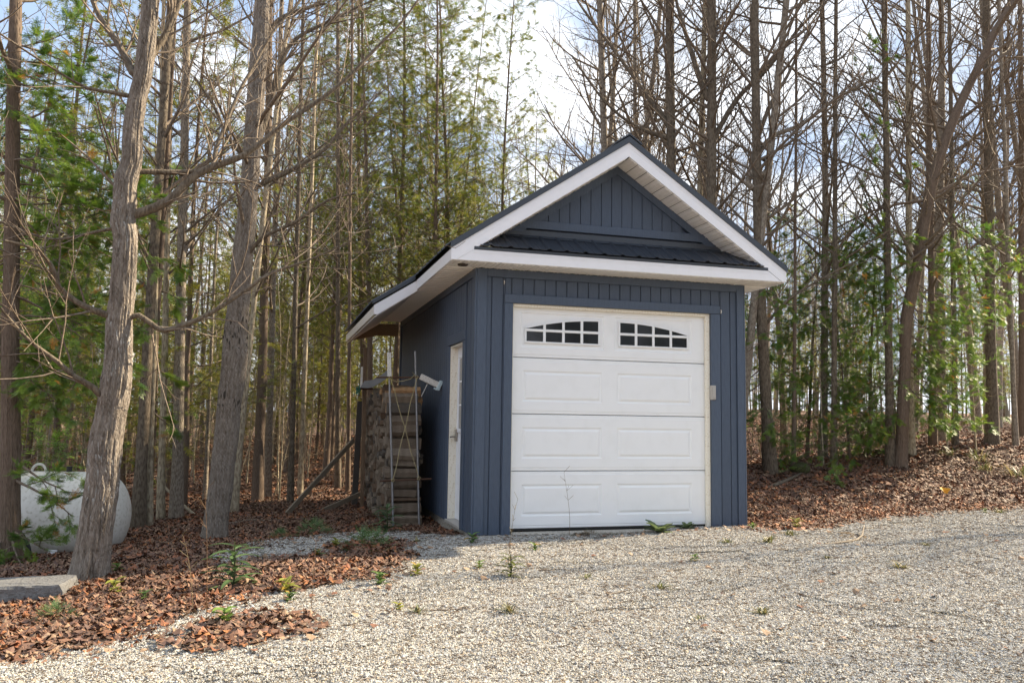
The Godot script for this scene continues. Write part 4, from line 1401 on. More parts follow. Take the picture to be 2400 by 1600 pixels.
func heroes() -> void:
	hero("cedar_tree", "slender cedar trunk at the picture's left edge standing before the propane tank", 11, M.bark_cedar, M.twig, [[-4.45, -0.28, -0.60, 0.099], [-4.49, 0.20, -0.61, 0.089], [-4.52, 0.82, -0.62, 0.082], [-4.58, 1.66, -0.64, 0.075], [-4.63, 2.51, -0.66, 0.068], [-4.68, 3.38, -0.67, 0.064], [-4.73, 4.27, -0.68, 0.060], [-4.77, 5.18, -0.69, 0.055], [-4.79, 5.69, -0.70, 0.052]],
		[], 0.14, 14)
	hero("maple_tree", "thick crooked maple with furrowed pale-streaked bark in front of the propane tank", 12, M.bark_near, M.twig, [[-3.42, -0.17, 1.23, 0.134], [-3.40, 0.06, 1.23, 0.125], [-3.38, 0.32, 1.24, 0.116], [-3.36, 0.59, 1.24, 0.113], [-3.35, 0.90, 1.25, 0.113], [-3.32, 1.21, 1.25, 0.105], [-3.30, 1.41, 1.26, 0.108], [-3.29, 1.62, 1.26, 0.096], [-3.30, 1.90, 1.26, 0.090], [-3.29, 2.11, 1.26, 0.087], [-3.29, 2.32, 1.26, 0.090], [-3.29, 2.61, 1.26, 0.084], [-3.32, 2.75, 1.25, 0.090], [-3.31, 2.89, 1.26, 0.084], [-3.31, 3.11, 1.26, 0.081], [-3.28, 3.26, 1.26, 0.073], [-3.28, 3.55, 1.27, 0.070], [-3.26, 3.81, 1.27, 0.067], [-3.23, 3.99, 1.28, 0.064], [-3.21, 4.33, 1.28, 0.064], [-3.20, 4.67, 1.29, 0.061], [-3.19, 4.97, 1.29, 0.055]],
		[[[-3.32, 2.79, 1.25, 0.046], [-3.28, 2.81, 1.25, 0.046], [-3.17, 2.85, 1.25, 0.041], [-2.98, 2.96, 1.25, 0.038], [-2.82, 3.16, 1.24, 0.035], [-2.67, 3.28, 1.23, 0.032], [-2.44, 3.39, 1.24, 0.027], [-2.30, 3.50, 1.24, 0.024], [-2.07, 3.74, 1.23, 0.022], [-1.76, 4.01, 1.22, 0.019], [-1.54, 4.23, 1.22, 0.016], [-1.28, 4.56, 1.21, 0.014], [-1.05, 4.85, 1.20, 0.011], [-0.90, 5.11, 1.18, 0.008]],
		[[-3.30, 3.18, 1.26, 0.022], [-2.72, 3.29, 1.11, 0.022], [-2.64, 3.51, 1.04, 0.019], [-2.59, 3.72, 0.96, 0.018], [-2.47, 4.16, 0.82, 0.016], [-2.37, 4.42, 0.74, 0.014], [-2.21, 4.83, 0.63, 0.012], [-1.99, 5.20, 0.53, 0.011], [-1.86, 5.47, 0.47, 0.008]],
		[[-3.31, 1.26, 1.26, 0.035], [-3.35, 1.27, 1.27, 0.035], [-3.45, 1.38, 1.32, 0.027], [-3.59, 1.47, 1.38, 0.022], [-3.69, 1.57, 1.43, 0.019], [-3.84, 1.69, 1.51, 0.015], [-3.95, 1.81, 1.58, 0.012], [-4.05, 1.95, 1.66, 0.009]],
		[[-3.29, 1.94, 1.26, 0.030], [-3.15, 1.98, 1.29, 0.023], [-3.06, 1.92, 1.30, 0.022], [-2.95, 1.86, 1.32, 0.022], [-2.75, 1.93, 1.36, 0.020], [-2.57, 2.03, 1.39, 0.018], [-2.29, 2.24, 1.43, 0.015], [-2.14, 2.36, 1.46, 0.014], [-1.94, 2.44, 1.49, 0.011], [-1.76, 2.52, 1.52, 0.008], [-1.49, 2.66, 1.57, 0.005]],
		[[-3.29, 1.95, 1.26, 0.032], [-3.34, 1.96, 1.27, 0.032], [-3.48, 2.00, 1.30, 0.027], [-3.61, 2.06, 1.32, 0.024], [-3.74, 2.17, 1.36, 0.022], [-3.76, 2.27, 1.40, 0.019], [-3.83, 2.39, 1.45, 0.015], [-3.96, 2.46, 1.48, 0.012], [-4.09, 2.48, 1.52, 0.009]],
		[[-3.23, 4.01, 1.28, 0.032], [-3.32, 4.04, 1.23, 0.032], [-3.36, 4.12, 1.19, 0.030], [-3.46, 4.32, 1.11, 0.027], [-3.61, 4.54, 1.00, 0.023], [-3.71, 4.73, 0.92, 0.020], [-3.79, 4.95, 0.84, 0.016]],
		[[-3.26, 3.79, 1.27, 0.032], [-3.24, 3.81, 1.27, 0.032], [-3.21, 4.02, 1.22, 0.032], [-3.18, 4.25, 1.17, 0.030], [-3.10, 4.41, 1.15, 0.027], [-3.01, 4.73, 1.09, 0.023], [-2.98, 4.99, 1.04, 0.019]],
		[[-3.26, 3.82, 1.27, 0.019], [-3.35, 3.81, 1.30, 0.019], [-3.45, 3.81, 1.33, 0.014], [-3.63, 3.81, 1.38, 0.012], [-3.81, 3.88, 1.45, 0.009], [-4.03, 3.98, 1.56, 0.008], [-4.19, 4.06, 1.64, 0.007]],
		[[-3.30, 2.67, 1.26, 0.022], [-3.39, 2.69, 1.26, 0.015], [-3.59, 2.62, 1.28, 0.012], [-3.80, 2.56, 1.29, 0.011], [-4.01, 2.60, 1.30, 0.011], [-4.19, 2.67, 1.32, 0.009]]], 0.20, 10)
	hero("maple_tree", "tall straight grey maple with dark mossy patches left of the woodpile", 13, M.bark_near, M.twig, [[-2.62, -0.19, -1.08, 0.131], [-2.61, 0.03, -1.08, 0.123], [-2.58, 0.35, -1.07, 0.120], [-2.56, 0.67, -1.06, 0.120], [-2.54, 0.95, -1.06, 0.123], [-2.53, 1.28, -1.05, 0.120], [-2.50, 1.61, -1.04, 0.127], [-2.49, 1.85, -1.04, 0.131], [-2.49, 2.13, -1.04, 0.116], [-2.47, 2.47, -1.04, 0.112], [-2.46, 2.85, -1.03, 0.108], [-2.44, 3.15, -1.03, 0.104], [-2.42, 3.59, -1.02, 0.092], [-2.41, 4.03, -1.02, 0.092], [-2.40, 4.38, -1.01, 0.096], [-2.39, 4.93, -1.01, 0.092], [-2.38, 5.34, -1.01, 0.088], [-2.37, 5.75, -1.01, 0.082], [-2.37, 6.26, -1.01, 0.076]],
		[[[-2.40, 4.19, -1.01, 0.041], [-2.37, 4.21, -1.02, 0.041], [-2.24, 4.74, -1.13, 0.037], [-2.15, 5.26, -1.23, 0.030], [-1.99, 5.65, -1.29, 0.022], [-1.65, 5.92, -1.31, 0.019], [-1.24, 6.21, -1.32, 0.013], [-0.93, 6.40, -1.33, 0.011]],
		[[-2.38, 5.27, -1.01, 0.033], [-2.24, 5.71, -1.12, 0.026], [-2.05, 5.92, -1.17, 0.022], [-1.66, 6.13, -1.21, 0.017]],
		[[-2.46, 2.84, -1.03, 0.026], [-2.27, 3.13, -0.90, 0.022], [-1.91, 3.31, -0.71, 0.019], [-1.57, 3.54, -0.52, 0.015], [-1.30, 3.60, -0.38, 0.011]],
		[[-2.41, 4.01, -1.02, 0.026], [-2.64, 4.24, -0.98, 0.019], [-2.83, 4.59, -0.90, 0.015], [-3.04, 4.88, -0.84, 0.011]],
		[[-2.42, 3.71, -1.02, 0.030], [-2.37, 3.74, -1.02, 0.030], [-1.98, 3.97, -0.99, 0.024], [-1.61, 4.25, -0.98, 0.020], [-1.42, 4.53, -0.99, 0.017], [-1.14, 4.85, -0.98, 0.013]]], 0.12, 16)
	hero("maple_tree", "dark trunk leftmost in the close group of four between the two big maples", 21, M.bark_dark, M.twig, [[-3.65, -0.30, -2.98, 0.094], [-3.65, 0.57, -2.98, 0.072], [-3.65, 1.46, -2.98, 0.068], [-3.65, 2.36, -2.98, 0.065], [-3.64, 3.28, -2.98, 0.061], [-3.63, 4.21, -2.98, 0.058], [-3.62, 5.16, -2.98, 0.054], [-3.61, 6.12, -2.97, 0.050], [-3.59, 7.10, -2.97, 0.047]],
		[], 0.08, 26)
	hero("maple_tree", "thin pale trunk second in the close group of four between the two big maples", 22, M.bark_pale, M.twig, [[-3.53, -0.29, -3.10, 0.048], [-3.56, 0.59, -3.11, 0.036], [-3.58, 1.49, -3.11, 0.035], [-3.60, 2.40, -3.12, 0.033], [-3.63, 3.32, -3.13, 0.031], [-3.65, 4.26, -3.13, 0.029], [-3.67, 5.22, -3.14, 0.027], [-3.70, 6.19, -3.15, 0.026], [-3.72, 7.18, -3.15, 0.024]],
		[], 0.08, 26)
	hero("maple_tree", "pale straight trunk third in the close group of four between the two big maples", 23, M.bark_pale, M.twig, [[-3.46, -0.29, -3.66, 0.059], [-3.49, 0.63, -3.66, 0.045], [-3.51, 1.57, -3.67, 0.043], [-3.54, 2.52, -3.68, 0.041], [-3.57, 3.48, -3.69, 0.038], [-3.60, 4.46, -3.70, 0.036], [-3.63, 5.45, -3.71, 0.034], [-3.66, 6.46, -3.72, 0.032], [-3.70, 7.49, -3.72, 0.029]],
		[], 0.08, 26)
	hero("maple_tree", "stout trunk rightmost in the close group of four between the two big maples", 24, M.bark_maple, M.twig, [[-3.26, -0.27, -3.59, 0.095], [-3.28, 0.65, -3.59, 0.072], [-3.31, 1.58, -3.60, 0.069], [-3.34, 2.52, -3.61, 0.065], [-3.37, 3.49, -3.62, 0.061], [-3.39, 4.46, -3.63, 0.058], [-3.42, 5.45, -3.63, 0.054], [-3.45, 6.46, -3.64, 0.051], [-3.48, 7.48, -3.65, 0.047]],
		[], 0.08, 26)
	hero("maple_tree", "brown trunk standing just right of the tall grey maple", 25, M.bark_cedar, M.twig, [[-2.23, -0.21, -5.24, 0.097], [-2.24, 0.83, -5.24, 0.074], [-2.24, 1.88, -5.24, 0.070], [-2.26, 2.95, -5.24, 0.066], [-2.27, 4.03, -5.25, 0.063], [-2.29, 5.13, -5.25, 0.059], [-2.32, 6.25, -5.26, 0.055], [-2.36, 7.39, -5.27, 0.052], [-2.39, 8.54, -5.28, 0.048]],
		[], 0.08, 26)
	hero("maple_tree", "slim dark-barked tree right of the brown trunk beside the grey maple", 26, M.bark_maple, M.twig, [[-2.09, -0.21, -5.74, 0.072], [-2.10, 0.86, -5.74, 0.055], [-2.11, 1.95, -5.75, 0.052], [-2.13, 3.06, -5.75, 0.049], [-2.14, 4.18, -5.75, 0.047], [-2.15, 5.32, -5.76, 0.044], [-2.16, 6.47, -5.76, 0.041], [-2.18, 7.65, -5.77, 0.038], [-2.19, 8.84, -5.77, 0.036]],
		[], 0.08, 26)
	hero("maple_tree", "pale slanting trunk close behind the tall grey maple", 27, M.bark_pale, M.twig, [[-2.53, -0.22, -3.90, 0.062], [-2.49, 0.73, -3.89, 0.047], [-2.44, 1.69, -3.88, 0.045], [-2.39, 2.67, -3.87, 0.042], [-2.33, 3.66, -3.85, 0.040], [-2.26, 4.67, -3.83, 0.038], [-2.18, 5.69, -3.81, 0.035], [-2.10, 6.73, -3.78, 0.033], [-2.00, 7.79, -3.75, 0.031]],
		[], 0.08, 26)
	hero("maple_tree", "slim straight tree midway between the grey maple and the woodpile", 28, M.bark_dark, M.twig, [[-1.74, -0.21, -4.82, 0.054], [-1.75, 0.81, -4.82, 0.041], [-1.76, 1.85, -4.82, 0.039], [-1.78, 2.90, -4.83, 0.037], [-1.79, 3.97, -4.83, 0.035], [-1.80, 5.05, -4.84, 0.033], [-1.82, 6.15, -4.84, 0.031], [-1.83, 7.27, -4.84, 0.029], [-1.85, 8.40, -4.85, 0.027]],
		[], 0.08, 26)
	hero("maple_tree", "thin forked-looking tree left of the leaning plank", 29, M.bark_pale, M.twig, [[-1.56, -0.21, -5.81, 0.051], [-1.56, 0.88, -5.81, 0.039], [-1.56, 1.98, -5.81, 0.037], [-1.56, 3.10, -5.81, 0.035], [-1.56, 4.24, -5.81, 0.033], [-1.56, 5.39, -5.81, 0.031], [-1.57, 6.57, -5.81, 0.029], [-1.57, 7.76, -5.81, 0.027], [-1.57, 8.97, -5.81, 0.025]],
		[], 0.08, 26)
	hero("maple_tree", "dark slim trunk behind the steep grey plank", 30, M.bark_dark, M.twig, [[-0.82, -0.21, -7.35, 0.061], [-0.86, 0.99, -7.36, 0.047], [-0.90, 2.21, -7.37, 0.044], [-0.94, 3.45, -7.38, 0.042], [-0.98, 4.70, -7.39, 0.040], [-1.02, 5.97, -7.41, 0.037], [-1.06, 7.27, -7.42, 0.035], [-1.11, 8.58, -7.43, 0.033], [-1.15, 9.91, -7.44, 0.030]],
		[], 0.08, 26)
	hero("maple_tree", "thin pole tree just left of the woodpile posts", 31, M.bark_cedar, M.twig, [[-0.70, -0.21, -6.64, 0.047], [-0.72, 0.95, -6.64, 0.036], [-0.75, 2.12, -6.65, 0.034], [-0.78, 3.32, -6.66, 0.032], [-0.81, 4.53, -6.67, 0.030], [-0.84, 5.75, -6.68, 0.029], [-0.86, 7.00, -6.68, 0.027], [-0.89, 8.27, -6.69, 0.025], [-0.92, 9.55, -6.70, 0.023]],
		[], 0.08, 26)
	hero("maple_tree", "maple rising behind the roof peak, just left of it", 40, M.bark_maple, M.twig, [[3.76, 0.13, -4.96, 0.074], [3.72, 1.46, -4.98, 0.071], [3.67, 2.81, -4.99, 0.068], [3.63, 4.18, -5.00, 0.065], [3.58, 5.57, -5.02, 0.062], [3.53, 6.99, -5.03, 0.060], [3.48, 8.44, -5.05, 0.057], [3.45, 9.42, -5.05, 0.055]],
		[], 0.08, 46)
	hero("maple_tree", "slim tree rising behind the roof peak, just right of it", 41, M.bark_maple, M.twig, [[4.76, 0.30, -6.25, 0.047], [4.76, 1.73, -6.25, 0.045], [4.75, 3.18, -6.25, 0.043], [4.75, 4.65, -6.25, 0.041], [4.74, 6.15, -6.26, 0.039], [4.73, 7.68, -6.26, 0.038], [4.73, 9.23, -6.26, 0.036], [4.72, 10.28, -6.26, 0.035]],
		[], 0.08, 46)
	hero("maple_tree", "stout dark maple behind the middle of the right roof slope", 42, M.bark_dark, M.twig, [[4.17, 0.33, -3.48, 0.090], [4.16, 1.53, -3.48, 0.086], [4.14, 2.74, -3.48, 0.083], [4.13, 3.98, -3.49, 0.079], [4.12, 5.23, -3.49, 0.076], [4.11, 6.51, -3.50, 0.072], [4.10, 7.82, -3.50, 0.069], [4.09, 8.70, -3.50, 0.066]],
		[[[4.11, 6.00, -3.49, 0.044], [3.81, 6.58, -3.71, 0.035], [3.39, 7.39, -4.01, 0.027], [2.95, 8.15, -4.29, 0.022], [2.70, 8.66, -4.47, 0.016]],
		[[4.12, 5.78, -3.49, 0.038], [4.16, 5.81, -3.48, 0.038], [3.64, 6.04, -3.70, 0.027], [3.12, 6.50, -3.92, 0.022], [2.60, 7.35, -4.17, 0.016]]], 0.08, 46)
	hero("maple_tree", "pale trunk between two dark maples behind the right roof slope", 43, M.bark_pale, M.twig, [[4.61, 0.41, -3.77, 0.056], [4.65, 1.63, -3.76, 0.054], [4.70, 2.87, -3.75, 0.052], [4.74, 4.13, -3.73, 0.050], [4.78, 5.41, -3.72, 0.047], [4.82, 6.71, -3.71, 0.045], [4.87, 8.04, -3.70, 0.043], [4.90, 8.93, -3.69, 0.042]],
		[], 0.08, 46)
	hero("maple_tree", "thick black-streaked maple behind the right roof slope", 44, M.bark_dark, M.twig, [[4.51, 0.41, -2.96, 0.090], [4.52, 1.56, -2.95, 0.087], [4.53, 2.74, -2.95, 0.083], [4.54, 3.93, -2.95, 0.080], [4.55, 5.14, -2.95, 0.076], [4.56, 6.38, -2.94, 0.073], [4.57, 7.63, -2.94, 0.069], [4.57, 8.48, -2.94, 0.067]],
		[[[4.56, 6.36, -2.94, 0.058], [4.51, 6.39, -2.97, 0.058], [4.41, 6.77, -3.07, 0.048], [4.30, 7.40, -3.22, 0.037], [4.19, 8.05, -3.37, 0.026], [4.15, 8.45, -3.45, 0.021]],
		[[4.55, 5.65, -2.95, 0.048], [5.10, 6.49, -3.04, 0.040], [5.69, 7.09, -3.07, 0.032], [6.41, 7.97, -3.13, 0.024], [6.96, 8.53, -3.14, 0.019]]], 0.08, 46)
	hero("maple_tree", "maple leaning right above the lower end of the right roof slope", 45, M.bark_maple, M.twig, [[4.77, 0.41, -2.67, 0.067], [4.90, 1.55, -2.63, 0.065], [5.03, 2.71, -2.60, 0.062], [5.16, 3.88, -2.56, 0.060], [5.30, 5.08, -2.52, 0.057], [5.44, 6.30, -2.48, 0.054], [5.58, 7.54, -2.44, 0.052], [5.67, 8.38, -2.41, 0.050]],
		[[[5.28, 4.90, -2.52, 0.047], [5.02, 4.94, -2.66, 0.047], [5.42, 5.69, -2.69, 0.039], [6.03, 6.02, -2.64, 0.031], [6.66, 6.51, -2.59, 0.026], [7.44, 6.95, -2.52, 0.021]],
		[[5.30, 5.11, -2.52, 0.042], [5.08, 5.15, -2.66, 0.042], [5.52, 6.25, -2.83, 0.034], [5.99, 6.99, -2.91, 0.026], [6.50, 7.93, -3.01, 0.021]]], 0.08, 46)
	hero("maple_tree", "stout brown trunk nearest the garage's right wall", 50, M.bark_dark, M.twig, [[5.28, 0.39, -2.54, 0.113], [5.24, 1.34, -2.55, 0.086], [5.20, 2.30, -2.56, 0.082], [5.17, 3.28, -2.57, 0.078], [5.15, 4.27, -2.58, 0.074], [5.14, 5.28, -2.58, 0.069], [5.14, 6.30, -2.58, 0.065], [5.14, 7.33, -2.58, 0.061], [5.15, 8.38, -2.58, 0.056]],
		[[[5.19, 2.67, -2.56, 0.026], [5.24, 2.70, -2.54, 0.026], [5.56, 3.09, -2.40, 0.021], [6.04, 3.42, -2.19, 0.016], [6.51, 3.69, -2.00, 0.013]]], 0.08, 48)
	hero("maple_tree", "thin trunk right of the stout brown trunk beside the garage", 51, M.bark_cedar, M.twig, [[5.81, 0.42, -2.71, 0.038], [5.84, 1.39, -2.71, 0.029], [5.86, 2.37, -2.70, 0.027], [5.88, 3.37, -2.69, 0.026], [5.90, 4.38, -2.69, 0.024], [5.93, 5.41, -2.68, 0.023], [5.95, 6.45, -2.67, 0.022], [5.97, 7.50, -2.67, 0.020], [6.00, 8.57, -2.66, 0.019]],
		[], 0.08, 26)
	hero("maple_tree", "slim dark straight trunk midway along the right bank, sunlit on its edge", 52, M.bark_dark, M.twig, [[6.41, 0.44, -2.53, 0.058], [6.44, 1.41, -2.53, 0.044], [6.46, 2.39, -2.52, 0.042], [6.49, 3.38, -2.51, 0.040], [6.51, 4.39, -2.50, 0.038], [6.54, 5.42, -2.50, 0.035], [6.56, 6.46, -2.49, 0.033], [6.59, 7.51, -2.48, 0.031], [6.62, 8.58, -2.47, 0.029]],
		[], 0.08, 46)
	hero("maple_tree", "grey trunk behind the slim dark trunk on the right bank", 53, M.bark_maple, M.twig, [[6.92, 0.53, -3.49, 0.081], [6.96, 1.56, -3.47, 0.062], [6.99, 2.60, -3.46, 0.059], [7.02, 3.66, -3.46, 0.056], [7.05, 4.73, -3.45, 0.053], [7.06, 5.82, -3.44, 0.050], [7.07, 6.92, -3.44, 0.047], [7.07, 8.04, -3.44, 0.043], [7.06, 9.17, -3.44, 0.040]],
		[], 0.08, 46)
	hero("maple_tree", "dark left trunk of the touching pair on the right bank", 54, M.bark_dark, M.twig, [[7.36, 0.49, -2.39, 0.083], [7.37, 1.46, -2.39, 0.063], [7.38, 2.45, -2.38, 0.060], [7.40, 3.45, -2.38, 0.057], [7.41, 4.46, -2.38, 0.054], [7.43, 5.49, -2.37, 0.051], [7.44, 6.53, -2.37, 0.047], [7.45, 7.59, -2.36, 0.044], [7.47, 8.66, -2.36, 0.041]],
		[], 0.08, 48)
	hero("cedar_tree", "reddish right trunk of the touching pair, leaning right high above the bank", 55, M.bark_cedar, M.twig, [[7.46, 0.48, -2.29, 0.095], [7.49, 0.88, -2.28, 0.086], [7.53, 1.48, -2.27, 0.081], [7.58, 2.16, -2.26, 0.078], [7.61, 2.77, -2.25, 0.081], [7.70, 3.26, -2.22, 0.086], [7.79, 3.60, -2.20, 0.081], [7.85, 3.88, -2.18, 0.081], [8.00, 4.74, -2.13, 0.075], [8.18, 5.42, -2.08, 0.072], [8.43, 6.11, -2.01, 0.069], [8.68, 6.66, -1.94, 0.063], [8.96, 7.22, -1.86, 0.058], [9.18, 7.70, -1.79, 0.055], [9.51, 8.21, -1.70, 0.052], [9.79, 8.66, -1.62, 0.046]],
		[[[8.02, 4.80, -2.13, 0.024], [7.58, 4.75, -2.36, 0.019], [7.18, 4.62, -2.58, 0.016], [6.71, 4.36, -2.84, 0.013]],
		[[8.04, 4.91, -2.12, 0.024], [8.20, 4.95, -2.12, 0.024], [8.90, 5.30, -2.10, 0.019], [9.50, 5.46, -2.08, 0.016], [10.11, 5.63, -2.05, 0.013]]], 0.16, 30)
	hero("maple_tree", "grey birch-like trunk right of the leaning reddish trunk's foot", 56, M.bark_pale, M.twig, [[8.09, 0.62, -2.77, 0.079], [8.11, 1.62, -2.77, 0.060], [8.14, 2.63, -2.76, 0.057], [8.16, 3.65, -2.75, 0.054], [8.18, 4.69, -2.75, 0.051], [8.21, 5.74, -2.74, 0.048], [8.23, 6.81, -2.73, 0.045], [8.26, 7.90, -2.72, 0.042], [8.28, 8.99, -2.72, 0.039]],
		[], 0.08, 46)
	hero("maple_tree", "stout straight trunk standing alone near the right edge of the picture", 57, M.bark_dark, M.twig, [[10.12, 0.83, -3.09, 0.119], [10.15, 1.86, -3.08, 0.091], [10.17, 2.91, -3.08, 0.086], [10.20, 3.97, -3.07, 0.082], [10.23, 5.05, -3.06, 0.077], [10.25, 6.14, -3.05, 0.073], [10.28, 7.25, -3.04, 0.068], [10.31, 8.37, -3.04, 0.064], [10.34, 9.51, -3.03, 0.059]],
		[[[10.24, 5.35, -3.06, 0.024], [9.81, 5.49, -3.29, 0.021], [9.43, 5.35, -3.50, 0.018], [8.85, 5.14, -3.81, 0.012]],
		[[10.27, 6.95, -3.05, 0.027], [10.75, 7.10, -2.99, 0.021], [11.20, 7.18, -2.94, 0.015]]], 0.08, 46)
	hero("maple_tree", "thin trunk leaning left just right of the lone stout trunk", 58, M.bark_maple, M.twig, [[10.25, 0.80, -2.73, 0.053], [10.25, 1.82, -2.73, 0.040], [10.26, 2.85, -2.73, 0.038], [10.26, 3.90, -2.73, 0.036], [10.26, 4.95, -2.72, 0.034], [10.27, 6.03, -2.72, 0.032], [10.27, 7.12, -2.72, 0.030], [10.28, 8.22, -2.72, 0.028], [10.28, 9.34, -2.72, 0.026]],
		[], 0.08, 26)
	hero("maple_tree", "slender dark trunk behind the right bank's crest, left of the lone stout trunk", 59, M.bark_dark, M.twig, [[9.46, 0.77, -3.24, 0.061], [9.49, 1.80, -3.24, 0.047], [9.51, 2.86, -3.23, 0.044], [9.53, 3.92, -3.22, 0.042], [9.55, 5.00, -3.22, 0.040], [9.58, 6.10, -3.21, 0.037], [9.60, 7.21, -3.20, 0.035], [9.62, 8.34, -3.20, 0.033], [9.65, 9.48, -3.19, 0.030]],
		[], 0.08, 26)
	hero("maple_tree", "short-limbed dark trunk in the threesome behind the bank's crest", 60, M.bark_cedar, M.twig, [[9.31, 0.75, -3.59, 0.078], [9.34, 1.81, -3.58, 0.060], [9.36, 2.88, -3.58, 0.057], [9.38, 3.97, -3.57, 0.054], [9.40, 5.08, -3.56, 0.051], [9.42, 6.19, -3.56, 0.048], [9.45, 7.33, -3.55, 0.045], [9.47, 8.47, -3.54, 0.042], [9.49, 9.64, -3.54, 0.039]],
		[], 0.08, 26)
	hero("maple_tree", "brown trunk at the picture's right margin on the bank", 61, M.bark_cedar, M.twig, [[11.29, 0.93, -3.53, 0.081], [11.33, 2.01, -3.52, 0.062], [11.37, 3.10, -3.51, 0.059], [11.41, 4.20, -3.50, 0.055], [11.45, 5.32, -3.49, 0.052], [11.49, 6.45, -3.47, 0.049], [11.53, 7.60, -3.46, 0.046], [11.57, 8.77, -3.45, 0.043], [11.61, 9.95, -3.44, 0.040]],
		[], 0.08, 20)
	var spray := frond_multimesh(0)
	var host: Node3D = get_node("cedar_tree")
